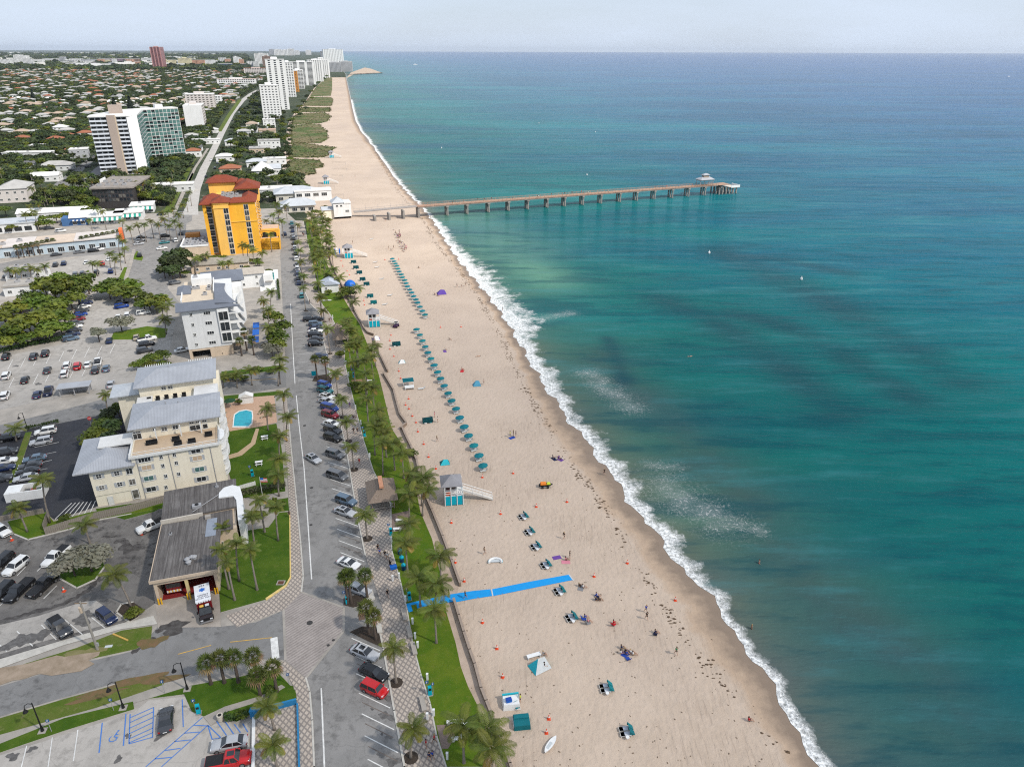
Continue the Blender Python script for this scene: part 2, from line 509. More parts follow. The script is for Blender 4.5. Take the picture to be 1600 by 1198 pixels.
M_YELP=mat('road_paint_yellow',(.6,.36,.07),.7,(.42,.28,.1),.8)
mb=MB();mb.add([(-46000,-3000,0),(46000,-3000,0),(46000,46000,0),(-46000,46000,0)],[(0,1,2,3)])
struct('ground',mb,M_GROUND)
def ae(px,py):
 g=G(px,py)[:2]
 return float(g@NA),float(g@EA)
SHORE=[(1283,1198),(1240,1130),(1195,1060),(1150,985),(1125,950),(1095,920),(1060,880),(1020,830),(985,785),(950,735),(925,700),(895,665),(870,630),(845,595),(825,560),(805,525),(790,500),(765,465),(740,435),(715,405),(695,375),(680,350),(660,325),(640,305),(622,285),(605,260),(585,232),(565,205),(556,190),(551,170),(547,150),(543,132),(541,122),(540,116)]
WETIN=[(1240,1198),(1180,1130),(1130,1060),(1080,985),(1040,930),(1000,870),(960,815),(925,770),(895,725),(865,690),(845,650),(825,610),(810,570),(795,540),(775,500),(745,460),(720,430),(700,400),(682,372),(667,350),(648,325),(630,305),(596,260),(556,205),(545,170)]
FOAM=[(1312,1198),(1285,1160),(1250,1110),(1215,1055),(1180,1000),(1150,960),(1110,905),(1075,855),(1040,815),(1005,770),(985,735),(960,710),(940,680),(900,640),(885,610),(870,580),(845,555),(835,530),(850,500),(815,478),(795,455),(772,425),(742,405),(716,380),(697,355),(674,330),(650,302),(632,280),(613,255),(593,230),(574,205),(564,190),(557,165),(550,140)]
sa=np.array([ae(*p)for p in SHORE]);far=[ae(520,95),ae(508,86),ae(498,81.5)]
sa=np.vstack([sa,far]);sa=sa[np.argsort(sa[:,0])]
s0,s1=sa[0],sa[3]
k0=(s1[1]-s0[1])/(s1[0]-s0[0])
sa=np.vstack([[s0[0]-400,s0[1]-400*k0*.8],sa])
def shore_e(a):
 a=np.asarray(a,float)
 e=np.interp(a,sa[:,0],sa[:,1])
 return e
def smooth_shore(a):
 a=np.asarray(a,float)
 e=sum(shore_e(a+o)for o in(-6,-3,0,3,6))/5
 w=np.where(a<900,1.,0.)
 return e+w*(.55*np.sin(a*.33)+.45*np.sin(a*.71+1.3)+.25*np.sin(a*1.57+.4))
def table(pts,sign=1):
 tt=np.array([ae(*p)for p in pts]);tt=tt[np.argsort(tt[:,0])]
 return tt[:,0],np.maximum(sign*(tt[:,1]-shore_e(tt[:,0])),.8)
wa,ww=table(WETIN,-1)
fa,fw=table(FOAM,1);fw=fw*np.where(fa>400,.55,1.)
def W2(a,e):
 return np.stack([EA[0]*e+NA[0]*a,EA[1]*e+NA[1]*a],-1)
def grid_mesh(name,A,Dd,z,material,attrs,efun):
 aa,dd=np.meshgrid(A,Dd,indexing='ij')
 xy=W2(aa,efun(aa,dd))
 zz=z(aa,dd)if callable(z)else np.full(aa.shape,z)
 co=np.concatenate([xy,zz[...,None]],-1).reshape(-1,3)
 na,nd=aa.shape
 i=np.arange(na*nd).reshape(na,nd)
 q=np.stack([i[:-1,:-1],i[:-1,1:],i[1:,1:],i[1:,:-1]],-1).reshape(-1,4)
 me=bpy.data.meshes.new(name)
 me.vertices.add(len(co));me.vertices.foreach_set('co',co.astype(np.float32).ravel())
 me.loops.add(q.size);me.loops.foreach_set('vertex_index',q.astype(np.int32).ravel())
 me.polygons.add(len(q));me.polygons.foreach_set('loop_start',np.arange(0,q.size,4,dtype=np.int32))
 me.polygons.foreach_set('use_smooth',np.ones(len(q),bool))
 me.update(calc_edges=True)
 if me.polygons[0].normal.z<0:me.flip_normals()
 for k,fn in attrs.items():
  at=me.attributes.new(k,'FLOAT','POINT')
  at.data.foreach_set('value',np.asarray(fn(aa,dd,xy),np.float32).ravel())
 me.materials.append(material)
 return me
A_b=np.concatenate([np.arange(-120,700,2.5),np.arange(700,2700,25)])
LEFT=[(760,1198),(700,1000),(640,800),(560,560),(505,440),(488,345),(474,312),(452,288),(446,262),(447,240),(451,205),(460,180),(478,160),(492,138),(512,121)]
la,lw=table(LEFT,-1)
D_b=np.concatenate([np.arange(-150,-40,10.),np.arange(-40,-1.,1.5),[0.,1.5,4.]])
wetw=lambda a:np.interp(a,wa,ww)
me=grid_mesh('sand_beach',A_b,D_b,lambda a,d:.02+np.clip(-d*.004,-.02,.05)*0+0*a,M_SAND,{'wet':lambda a,d,xy:np.clip(1+d/wetw(a),-3,1.2),'shore':lambda a,d,xy:d},lambda a,d:smooth_shore(a)+np.maximum(d,-np.interp(a,la,lw)-2))
o=put('sand_beach',me);KS(o)
def seg_dist(xy,line):
 best=np.full(xy.shape[:-1],1e9)
 for p,q in zip(line[:-1],line[1:]):
  p=np.array(p);q=np.array(q);v=q-p
  tt=np.clip(((xy-p)@v)/(v@v),0,1)
  best=np.minimum(best,np.linalg.norm(xy-(p+tt[...,None]*v),axis=-1))
 return best
REEFS=[([(1120,392),(1200,425),(1290,470),(1380,520),(1490,590)],11),([(1040,470),(1120,505),(1210,560),(1300,640)],9),([(1140,490),(1230,510),(1330,560),(1420,620)],8),([(950,530),(965,565),(975,600)],3),([(1150,400),(1240,408),(1330,430)],6)]
TURB=[([(730,345),(755,360),(780,380),(800,395)],24),([(820,410),(860,440)],14)]
MURK=[([(940,560),(1020,650),(1110,740),(1210,840),(1330,980)],9),([(1330,960),(1420,1050),(1500,1130)],8)]
LACE=[([(920,585),(945,605),(985,635)],4.2),([(1040,760),(1080,790),(1130,815)],5.),([(1010,725),(1060,730)],1.8),([(1160,822),(1190,830)],1.6),([(850,497),(890,490)],3.)]
def blob(lines,xy):
 r=np.zeros(xy.shape[:-1])
 for ln,s in lines:
  r=np.maximum(r,np.exp(-(seg_dist(xy,[G(*p)[:2]for p in ln])/s)**2))
 return r
A_s=np.concatenate([np.arange(-150,520,1.6),np.geomspace(522,46000,110)])
D_s=np.concatenate([np.arange(0,40,1.),np.arange(40,160,3.),np.geomspace(162,60000,90)])
def m_sea():
 m,t,b=_nodes('sea_water')
 co=objco(t)
 turbm=None
 def attr(n):
  x=t.nodes.new('ShaderNodeAttribute');x.attribute_name=n;return x.outputs['Fac']
 d,foamt,lace,reef,turb=attr('shore'),attr('foamt'),attr('lace'),attr('reef'),attr('turbid')
 ld=MUL(t,math_(t,'LOGARITHM',ADD(t,d,1.),10.),.2)
 big=noise(t,mapping(t,co,rot=(0,0,-.1),sc=(.35,1.,1)),.006,5,.6)
 mid=noise(t,mapping(t,co,rot=(0,0,-.1),sc=(.3,1.,1)),.03,5,.6)
 ldn=ADD(t,ld,MUL(t,math_(t,'SUBTRACT',mid,.5),.1))
 c=ramp(t,ldn,[(0.,(.17,.14,.1)),(.14,(.105,.135,.095)),(.24,(.045,.122,.095)),(.33,(.01,.112,.1)),(.42,(.004,.128,.128)),(.5,(.006,.12,.175)),(.6,(.008,.086,.205)),(.72,(.01,.066,.22)),(.9,(.012,.058,.225))])
 c=mix(t,MUL(t,attr('murk'),ramp(t,noise(t,co,.05,4,.6),[(.35,.15),(.6,.7)])),c,(.058,.088,.072))
 c=mix(t,MUL(t,turb,.8),c,(.115,.25,.17))
 c=mix(t,ramp(t,big,[(.38,.6),(.54,0.)]),c,(.004,.056,.125))
 c=mix(t,MUL(t,ramp(t,big,[(.52,0.),(.68,.6)]),ramp(t,ld,[(.50,1.),(.66,.25)])),c,(.01,.19,.205))
 rn=noise(t,mapping(t,co,rot=(0,0,.6),sc=(.35,1.,1)),.05,4,.5)
 c=mix(t,MUL(t,reef,ramp(t,rn,[(.3,.3),(.56,.72)])),c,(.014,.056,.072))
 f1=noise(t,co,.22,5,.65);f2=noise(t,co,1.3,5,.7)
 wvec=t.nodes.new('ShaderNodeVectorMath');wvec.operation='ADD'
 nn=N(t,'ShaderNodeTexNoise',Scale=.8,Detail=4);t.links.new(co,nn.inputs['Vector'])
 sc3=t.nodes.new('ShaderNodeVectorMath');sc3.operation='SCALE';sc3.inputs['Scale'].default_value=2.6
 t.links.new(nn.outputs['Color'],sc3.inputs[0]);t.links.new(co,wvec.inputs[0]);t.links.new(sc3.outputs[0],wvec.inputs[1])
 v=N(t,'ShaderNodeTexVoronoi',Scale=1.15);v.feature='DISTANCE_TO_EDGE';t.links.new(wvec.outputs[0],v.inputs['Vector'])
 web=ramp(t,v.outputs['Distance'],[(.015,1.),(.11,0.)])
 tt=ADD(t,MUL(t,foamt,.95),MUL(t,math_(t,'SUBTRACT',f1,.5),2.6))
 dense=MUL(t,ramp(t,tt,[(.3,1.),(.9,0.)]),ramp(t,f2,[(.34,.22),(.54,1.)]))
 lacy=MUL(t,web,ramp(t,tt,[(.6,1.),(1.15,0.)]))
 l2=MUL(t,MUL(t,web,MUL(t,lace,.85)),MUL(t,ramp(t,f2,[(.38,0.),(.62,1.)]),ramp(t,f1,[(.38,.25),(.6,1.)])))
 thin=MAXI(t,ramp(t,MUL(t,lace,f1),[(.2,0.),(.75,.16)]),MUL(t,ramp(t,tt,[(.7,.42),(1.5,0.)]),ramp(t,f2,[(.35,.2),(.65,1)])))
 foam=MAXI(t,MAXI(t,dense,lacy),MAXI(t,l2,thin))
 edge=ramp(t,d,[(0.,1.),(.9,0.)])
 foam=MAXI(t,foam,MUL(t,edge,ramp(t,f2,[(.35,.3),(.55,.95)])),True)
 wc=noise(t,mapping(t,co,sc=(.5,1,1)),.11,3,.6)
 caps=MUL(t,ramp(t,wc,[(.775,0.),(.8,.8)]),ramp(t,ld,[(.36,0.),(.5,1.)]))
 foam=MAXI(t,foam,caps)
 chop=ADD(t,MUL(t,noise(t,mapping(t,co,rot=(0,0,.10),sc=(.22,1,1)),.16,5,.65),.6),MUL(t,noise(t,mapping(t,co,rot=(0,0,.05),sc=(.16,1,1)),.035,4,.6),.4))  # wave light and shade put into the colour: dark troughs, lighter crests
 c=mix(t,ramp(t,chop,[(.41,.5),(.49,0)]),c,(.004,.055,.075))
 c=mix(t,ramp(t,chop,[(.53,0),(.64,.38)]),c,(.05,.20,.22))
 c=mix(t,foam,c,(.8,.8,.78))
 t.links.new(c,b.inputs['Base Color'])
 rr=t.nodes.new('ShaderNodeMapRange');t.links.new(foam,rr.inputs['Value'])
 rr.inputs['To Min'].default_value=.16;rr.inputs['To Max'].default_value=.9
 t.links.new(rr.outputs['Result'],b.inputs['Roughness'])
 b.inputs['IOR'].default_value=1.33;b.inputs['Specular IOR Level'].default_value=.014
 r1=noise(t,mapping(t,co,rot=(0,0,.1),sc=(.28,1.,1)),.24,5,.62)
 r2=noise(t,mapping(t,co,rot=(0,0,.1),sc=(.28,1.,1)),.95,3,.6)
 r3=noise(t,mapping(t,co,rot=(0,0,-.05),sc=(.2,1.,1)),.07,3,.55)
 h=ADD(t,MUL(t,r1,.9),MUL(t,r2,.42))
 h=ADD(t,h,MUL(t,r3,2.))
 h=ADD(t,h,MUL(t,foam,.25))
 bump(t,b,h,.8,.9)
 return m
M_SEA=m_sea()
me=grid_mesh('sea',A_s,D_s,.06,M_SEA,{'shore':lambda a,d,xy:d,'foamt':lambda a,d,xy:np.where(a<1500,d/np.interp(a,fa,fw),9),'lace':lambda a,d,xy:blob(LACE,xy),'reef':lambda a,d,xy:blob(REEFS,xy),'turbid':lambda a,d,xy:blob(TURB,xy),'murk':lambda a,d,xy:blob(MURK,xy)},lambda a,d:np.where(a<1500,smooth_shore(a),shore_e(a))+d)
o=put('sea',me);KS(o)
mb=MB();mb.prism(PX([(541,123),(548,114),(556,111),(570,106),(580,108),(592,112.5),(598,114.5),(570,115.5),(552,117)]),0.,.5)
o=mb.build('sand_spit',mat('spit_sand',(.47,.37,.28),.9));KS(o)
mb=MB()
for k in range(60):
 p=G(543+k*55/60+RU(-.4,.4),117.4-k*2.6/60)
 mb.rbox(p[0],p[1],0,RU(1.5,3.2),RU(6,12),RU(5,9),RU(0,3),taper=.6)
o=mb.build('rock_jetty',mat('jetty_rock',(.1,.09,.085),.9));tag(o,'dark rock jetty running out to sea at the far inlet','jetty')
def area(name,pts,z,m,kind='structure'):
 mb=MB();mb.sheet(PX(pts),z)
 o=mb.build(name,m);o['kind']=kind
 return o
def raised(name,pts,m,h=.12,kerb=M_KERB):
 """lawn or paved island with a kerb face"""
 mb=MB();mb.prism(PX(pts),0.,h,0,1)
 o=mb.build(name,[kerb,m]);KS(o)
 return o
def stripes(name,segs,m,z=.075,w=.12,px=True):
 for a,b in segs:
  p,q=(G(*a)[:2],G(*b)[:2])if px else(np.array(a),np.array(b))
  d=(q-p)/np.linalg.norm(q-p);nrm=np.array([-d[1],d[0]])*w/2
  mb=MB();mb.sheet([tuple(p-nrm),tuple(q-nrm),tuple(q+nrm),tuple(p+nrm)],z)
  o=mb.build(name,m);KS(o)
area('town_pavement',[(-150,1300),(640,1300),(632,1198),(599,1013),(559,810),(541,700),(516,590),(500,490),(476,460),(462,345),(440,325),(200,335),(-60,345),(-200,700)],.024,CNC)
A1A=[(297,336,26),(300,322,19),(306,295,15),(318,265,12.5),(332,238,11),(348,205,9.5),(362,178,9),(378,158,8.5),(392,147,7.5),(403,141,6)]
mb=MB()
lft=[(x-w/2,y)for x,y,w in A1A];rgt=[(x+w/2,y)for x,y,w in A1A]
mb.sheet(PX(lft+rgt[::-1]),.045);struct('coast_road',mb,m_asphalt('coast_road_asphalt',(.42,.4,.37),(.36,.34,.32),.3))
area('footpath',[(270,331),(284,300),(303,262),(323,232),(327,232),(307,262),(290,300),(276,331)],.05,CNC)
for pl in([(255,331),(275,296),(284,296),(268,331)],[(262,300),(300,255),(308,245),(285,293)],[(286,300),(300,270),(303,272),(292,300)],[(340,205),(356,178),(372,156),(378,156),(360,182),(346,206)]):
 area('verge',pl,.05,M_VERGE)
LW=[(492,1300),(491,1198),(488,1125),(484,1080),(478,1059),(446,1031),(443,953),(471,925),(474,900),(470,850),(463,780),(455,700),(450,640),(447,600),(446,560),(443,500),(441,465),(438,400),(440,345)]
RE=[(660,1300),(632,1198),(616,1110),(599,1013),(590,970),(537,986),(537,949),(571,868),(559,810),(541,700),(527,640),(516,590),(512,560),(505,530),(500,490),(484,474),(476,455),(468,400),(462,345)]
area('beach_road',LW+RE[::-1],.045,M_ROAD)
area('brick_crossing',[(443,953),(471,925),(537,949),(537,986),(478,1059),(446,1031)],.06,M_BRICK)
area('street',[(-60,1086),(0,1072),(113,1039),(213,1016),(247,979),(345,979),(400,972),(443,953),(446,1031),(400,1029),(299,1056),(199,1062),(100,1089),(0,1119),(-60,1138)],.042,M_STREET)
area('station_yard',[(-60,812),(0,824),(22,834),(44,843),(108,827),(150,813),(205,803),(240,795),(272,796),(246,940),(213,962),(190,975),(0,1030),(-60,1044)],.04,M_STATION)
area('station_bays',[(0,1004),(0,976),(60,962),(130,940),(150,938),(195,968),(60,1004),(0,1022)],.048,M_LOT)
area('fire_station_apron',[(238,905),(333,890),(343,916),(345,979),(247,981)],.05,M_CONC2)
area('condo_yard',[(-60,700),(0,684),(38,672),(100,660),(150,650),(205,640),(240,700),(150,792),(85,812),(70,800),(0,810),(-60,815)],.04,M_FRESH)
area('back_street',[(-60,678),(0,664),(100,640),(190,616),(205,606),(345,590),(400,581),(450,573),(452,604),(400,612),(345,617),(205,640),(150,650),(60,668),(0,682),(-60,695)],.044,M_STREET)
area('public_lot',[(-60,575),(0,558),(100,538),(113,505),(125,480),(150,450),(210,458),(262,478),(275,500),(262,560),(210,600),(140,612),(0,640),(-60,650)],.036,M_LOT)
area('north_lot',[(-60,470),(0,458),(20,440),(90,412),(150,395),(190,395),(200,420),(170,436),(120,445),(60,452),(0,470),(-60,490)],.036,M_LOT)
area('shop_street',[(-60,428),(0,412),(80,396),(190,382),(230,360),(262,358),(268,400),(250,440),(270,470),(250,485),(215,470),(190,450),(150,450),(196,428),(205,395),(100,402),(0,425),(-60,440)],.04,M_ROAD)
area('corner_street',[(205,395),(230,360),(262,340),(300,336),(300,345),(268,362),(266,410),(262,450),(286,480),(262,478),(215,460),(208,430)],.043,M_ROAD)
area('hotel_drive',[(266,410),(286,395),(292,345),(300,330),(280,330),(262,345)],.041,M_STREET)
area('condo_tower_lot',[(100,305),(122,288),(150,262),(168,248),(175,272),(205,290),(150,300)],.04,m_asphalt('tower_lot_asphalt',(.16,.155,.16),(.2,.19,.19),.3))
area('tower_street',[(70,300),(95,280),(125,258),(150,240),(156,245),(134,262),(108,290),(95,305)],.042,M_STREET)
PROM=[(697,1198),(682,1149),(672,1099),(657,1052),(645,1006),(636,953),(626,910),(612,860),(611,820),(611,790),(583,735),(568,688),(554,633),(546,600),(538,565),(539,545),(525,510),(516,492),(504,477),(499,467),(494,440),(488,410),(481,380),(474,345)]
pw=RE[:5]+[(599,955),(583,905)]+[(571,868)]+RE[8:]
raised('promenade',[(735,1300)]+PROM+pw[::-1],M_PAVER,.1)
raised('road_pavement',[(473,900),(471,925),(443,953),(400,969),(370,980),(353,962),(416,940),(448,917),(455,903),(453,800),(446,700),(441,640),(446,612),(450,640),(455,700),(463,780),(470,850)],M_PAVER,.1)
raised('corner_pavement',[(446,1033),(478,1061),(484,1082),(488,1127),(491,1200),(492,1300),(470,1300),(466,1198),(465,1110),(462,1080),(448,1050),(430,1044),(410,1036)],M_PAVER,.1)
raised('ramp_plaza',[(397,1110),(464,1098),(470,1300),(395,1300)],M_PAVER,.06)
mb=MB();mb.prism(PX([(416,938),(448,916),(455,903),(453.5,800),(452,800),(453,902),(446,914),(415,935)]),0.,.16)
struct('yellow_kerb',mb,M_YKERB)
raised('station_lawn',[(345,957),(342,914),(336,847),(358,826),(381,830),(420,824),(437,801),(452,800),(453,902),(446,914),(416,937)],M_LAWN)
raised('condo_garden',[(349,676),(378,671),(401,668),(432,662),(440,700),(446,768),(400,776),(370,780),(352,720)],M_LAWN)
raised('entrance_bed',[(424,782),(450,778),(452,798),(437,800),(420,800)],M_LAWN)
area('garden_path',[(349,714),(372,707),(392,692),(400,670),(405,670),(399,694),(378,712),(350,720)],.135,mat('tan_path',(.46,.34,.22),.9))
area('pool_deck',[(341,624),(380,617),(428,612),(433,660),(401,668),(347,676)],.06,mat('pool_pavers',(.5,.33,.23),.8,(.42,.28,.2),1.5))
raised('corner_lawn',[(232,1092),(300,1071),(372,1058),(430,1046),(462,1080),(464,1092),(440,1070),(406,1088),(352,1104),(320,1120),(300,1112),(288,1085)],M_LAWN)
raised('rounded_lawn',[(352,1112),(360,1104),(410,1088),(440,1070),(458,1072),(464,1096),(404,1110),(370,1128),(354,1124)],M_LAWN,.126)
raised('verge',[(-60,1062),(0,1049),(120,1012),(190,985),(238,978),(236,1000),(213,1014),(113,1036),(0,1060),(-60,1075)],M_VERGE,.08)
raised('verge',[(-60,1150),(0,1122),(100,1092),(199,1065),(262,1056),(255,1070),(150,1106),(0,1148),(-60,1166)],M_VERGE,.08)
raised('verge',[(-60,1190),(0,1162),(100,1122),(208,1096),(210,1108),(100,1142),(0,1176),(-60,1200)],M_LAWN,.1)
area('footpath',[(-60,1166),(0,1148),(150,1106),(262,1066),(330,1054),(400,1032),(448,1038),(446,1052),(372,1058),(300,1071),(210,1098),(100,1124),(0,1162),(-60,1190)],.065,CNC)
area('footpath',[(318,1120),(352,1104),(406,1088),(440,1070),(446,1074),(412,1094),(356,1112),(330,1134)],.13,CNC)
area('kerb_walk',[(-60,1044),(0,1030),(100,1000),(190,974),(240,962),(246,975),(190,983),(100,1008),(0,1044),(-60,1058)],.1,M_KERB)
raised('disabled_bays',[(-60,1215),(0,1180),(210,1112),(232,1094),(290,1088),(322,1120),(332,1132),(354,1126),(397,1112),(395,1300),(-60,1300)],m_asphalt('pale_lot',(.4,.37,.335),(.35,.325,.295),.5),.055)
raised('condo_verge',[(12,815),(72,800),(84,815),(142,800),(268,782),(270,792),(150,812),(108,826),(44,842),(22,833)],M_GRASS,.1)
raised('condo_verge',[(195,812),(240,800),(268,786),(268,778),(150,795),(152,800)],M_LAWN,.09)
raised('planting_strip',[(14,756),(26,715),(40,676),(50,675),(38,712),(24,752)],M_VERGE,.12)
raised('tree_island',[(95,905),(120,918),(148,905),(163,885),(160,872),(120,862),(92,880)],M_LAWN,.12)
raised('palm_island',[(182,957),(190,944),(208,941),(222,950),(216,964),(202,972)],M_MULCH,.12)
raised('lot_island',[(172,531),(178,520),(230,510),(262,514),(258,528),(215,531)],M_GRASS,.12)
raised('street_island',[(206,405),(214,392),(224,402),(222,408)],M_GRASS,.12)
raised('street_island',[(183,440),(194,418),(202,418),(196,440),(150,446)],M_GRASS,.12)
area('footpath',[(192,440),(200,415),(207,390),(212,390),(206,416),(198,441)],.13,CNC)
raised('verge',[(346,581),(440,571),(441,578),(346,590)],M_LAWN)
raised('verge',[(348,619),(442,611),(443,617),(378,622),(348,627)],M_LAWN)
raised('beach_lawn',PROM[:-1][::1]+[(478,345),(495,345),(505,400),(520,432),(530,455),(551,490),(562,507),(591,582),(612,670),(632,700),(640,725),(652,775),(657,800),(675,842),(684,880),(694,920),(697,955),(712,1005),(720,1042),(731,1072),(745,1100),(748,1117),(752,1150),(760,1198)],M_GRASS,.11)
area('sand_path',[(500,345),(514,392),(524,427),(551,478),(573,520),(597,556),(612,610),(626,655),(640,698),(651,722),(662,777),(674,812),(690,842),(705,880),(716,917),(712,942),(723,992),(740,1042),(750,1080),(765,1130),(790,1192),(815,1300),(775,1300),(758,1198),(748,1150),(742,1100),(729,1072),(718,1042),(710,1005),(695,955),(692,920),(682,880),(673,842),(655,800),(650,775),(638,725),(630,700),(610,670),(589,582),(560,507),(549,490),(528,455),(518,432)],.06,M_PATHSAND)
area('paved_court',[(682,1133),(702,1132),(712,1150),(700,1170),(690,1170)],.125,mat('court_paving',(.2,.15,.125),.85))
area('paved_court',[(611,804),(640,798),(642,826),(612,832)],.125,MATS['court_paving'])
area('paved_court',[(549,594),(575,592),(580,602),(553,610)],.125,mat('bare_earth',(.26,.16,.09),.9))
for pl in([(537,946),(537,935),(556,930),(572,936),(571,945),(552,950)],[(546,988),(566,979),(590,980),(597,1012),(570,1000)],[(488,596),(492,588),(512,585),(518,592),(518,600)]):
 raised('planter_bed',pl,M_MULCH,.16)
for pl in([(570,933),(582,922),(586,936),(576,942)],[(588,978),(596,976),(598,990),(590,990)]):
 raised('planter_kerb',pl,M_KERB,.35)
DUNES=[]
area('planter_paving',[(571,866),(601,957),(592,972),(537,988),(535,947)],.0435,M_ROAD)
def kerb_line(name,pts,w,z1,m):
 ps=[np.array(p)for p in PX(pts)];mb=MB()
 for p,q in zip(ps[:-1],ps[1:]):
  c=(p+q)/2;d=q-p;mb.rbox(c[0],c[1],0,z1,float(np.linalg.norm(d))+w*.5,w,math.atan2(d[1],d[0]))
 struct(name,mb,m)
M_DKERB=mat('brown_kerb',(.12,.095,.08),.9,(.18,.15,.13),1.)
kerb_line('kerb',RE[:5],.28,.15,M_KERB);kerb_line('kerb',RE[7:14],.28,.15,M_KERB);kerb_line('kerb',RE[14:],.28,.15,M_KERB)
kerb_line('kerb',[(632.8,1198),(616.8,1110),(599.8,1013)],.16,.13,M_DKERB);kerb_line('kerb',[(571.8,868),(559.8,810),(541.8,700),(516.8,590)],.16,.13,M_DKERB)
kerb_line('kerb',[(492,1300),(491,1198),(488,1125),(484,1080),(478,1059)],.25,.14,M_KERB);kerb_line('kerb',[(471,925),(474,900),(470,850),(463,780),(455,700),(450,640)],.25,.14,M_KERB)
kerb_line('kerb',PROM,.22,.145,M_KERB)
kerb_line('kerb',[(0,835),(22,834.5),(44,843.5),(108,827.5),(150,813.5),(205,803)],.3,.14,M_KERB);kerb_line('kerb',[(95,905),(120,919),(149,906),(164,885)],.3,.16,M_KERB);kerb_line('kerb',[(202,972),(182,957),(190,944),(208,941)],.3,.16,M_KERB)
for(x,y)in((642,1184),(619,1067),(574,842),(553,734),(544,690),(536,652),(528,618),(516,553),(507,503),(478,486),(475,441),(472,427)):
 g=G(x,y)[:2];mb=MB();mb.cyl(0,0,0,.118,1. if y>600 else .8,16);o=mb.build('planting_pit',M_MULCH,None,(g[0],g[1],0));KS(o)
for pl in([(451,283),(447,270),(452,252),(462,249),(480,249),(498,251),(506,258),(505,262),(490,264),(494,272),(470,275),(464,284)],[(450,246),(452,235),(458,224),(476,224),(500,228),(526,231),(512,238),(515,243),(505,246),(480,247)],[(455,224),(454,205),(456,197),(484,193),(500,196),(511,205),(512,218),(500,224)],[(455,196),(458,182),(470,178),(508,176),(517,182),(512,190),(500,193),(470,194)],[(465,176),(470,168),(516,168),(516,175)],[(472,166),(484,152),(516,152),(521,156),(518,166)],[(484,151),(494,136),(512,120),(519,122),(519,140),(517,150)],[(447,296),(444,284),(464,284),(470,275),(482,292),(488,299),(470,302)]):
 w=PX(pl)
 mb=MB();n=len(w);c=np.mean(w,0)
 ins=[tuple(c+(np.array(p)-c)*.9)for p in w]
 mb.add([(p[0],p[1],.03)for p in w]+[(p[0],p[1],.55)for p in ins],[(i,(i+1)%n,n+(i+1)%n,n+i)for i in range(n)]+[tuple(range(n,2*n))])
 o=mb.build('dune_vegetation',M_DUNE);stuff(o);DUNES.append(w)
K0,K1=G(632,1198)[:2],G(541,700)[:2]
kd=(K1-K0)/np.linalg.norm(K1-K0)
BAY=wdir(549,1077,612,1107)
bay_d=np.array([math.cos(BAY),math.sin(BAY)])
f0=G(612,1107)[:2]
for k in range(-4,31):
 p=f0+kd*3.72*k
 py=proj([p[0],p[1],0])[1]
 if 915<py<1005:continue
 p=p-bay_d*.25
 stripes('bay_line',[(p,p-bay_d*5.6)],M_WHITEP,.066,.16,px=False)
 if py>600:stripes('faded_line',[(p-kd*1.5-bay_d*.4,p-kd*1.5-bay_d*5.2)],M_DKERB,.064,.12,px=False)
stripes('edge_line',[((516,1300),(507,1198)),((507,1198),(502,1075)),((487,905),(481,815)),((481,815),(475,730)),((475,730),(468,670)),((468,670),(463,618)),((461,600),(458,552)),((458,552),(454,475))],M_WHITEP,.068,.22)
stripes('stop_line',[((428,996),(431,1029))],M_WHITEP,.068,1.1)
stripes('centre_line',[((278,1022),(330,1008)),((360,1003),(425,996)),((335,597),(432,592))],M_YELP,.068,.18)
stripes('crossing_edge',[((443,953),(446,1031)),((478,1059),(537,986)),((537,986),(537,949)),((471,925),(537,949))],CNC,.072,.4)
M_OIL=mat('oil_mark',(.085,.08,.077),.8,(.15,.143,.137),1.6)
M_OIL2=mat('dark_wet_mark',(.045,.04,.038),.7,(.10,.093,.088),1.1)
M_BARE=mat('bare_sand_patch',(.34,.265,.20),.95,(.24,.185,.13),.6)
srn=random.Random(8)
def ragged(name,c,r,m,z,ax=0.,st=1.):
 n=18;ph=[srn.uniform(0,6.28)for _ in range(4)];pl=[]
 for i in range(n):
  a=6.2832*i/n;q=r*(1+.28*math.sin(2*a+ph[0])+.22*math.sin(3*a+ph[1])+.16*math.sin(5*a+ph[2])+srn.uniform(-.12,.12));x,y=q*math.cos(a)*st,q*math.sin(a)
  pl.append((c[0]+x*math.cos(ax)-y*math.sin(ax),c[1]+x*math.sin(ax)+y*math.cos(ax)))
 area_w(name,pl,z,m)
ZC=[0]
def area_w(name,pl,z,m):
 ZC[0]+=1;z+=.00004*(ZC[0]%24)
 mb=MB();mb.sheet(pl,z);o=mb.build(name,m);KS(o)
def trail(name,pts,w,m,z):
 ps=[G(*p)[:2]for p in pts];L_,R2=[],[]
 for p,q in zip(ps[:-1],ps[1:]):
  d=(q-p)/np.linalg.norm(q-p);nn=np.array([-d[1],d[0]])
  for k in range(4):
   c=p+(q-p)*k/4;L_.append(tuple(c+nn*w*srn.uniform(.25,1.)));R2.append(tuple(c-nn*w*srn.uniform(.25,1.)))
 area_w(name,L_+R2[::-1],z,m)
for k in range(-3,30):
 p=f0+kd*(3.72*k-1.9);py=proj([p[0],p[1],0])[1]
 if 915<py<1005:continue
 ragged('oil_stain',p-bay_d*srn.uniform(.9,1.6),srn.uniform(.25,.8),M_OIL,.0605,BAY,1.5)
 if srn.random()<.5:ragged('oil_stain',p-bay_d*srn.uniform(2.4,4),srn.uniform(.15,.4),M_OIL,.0605,BAY,1.2)
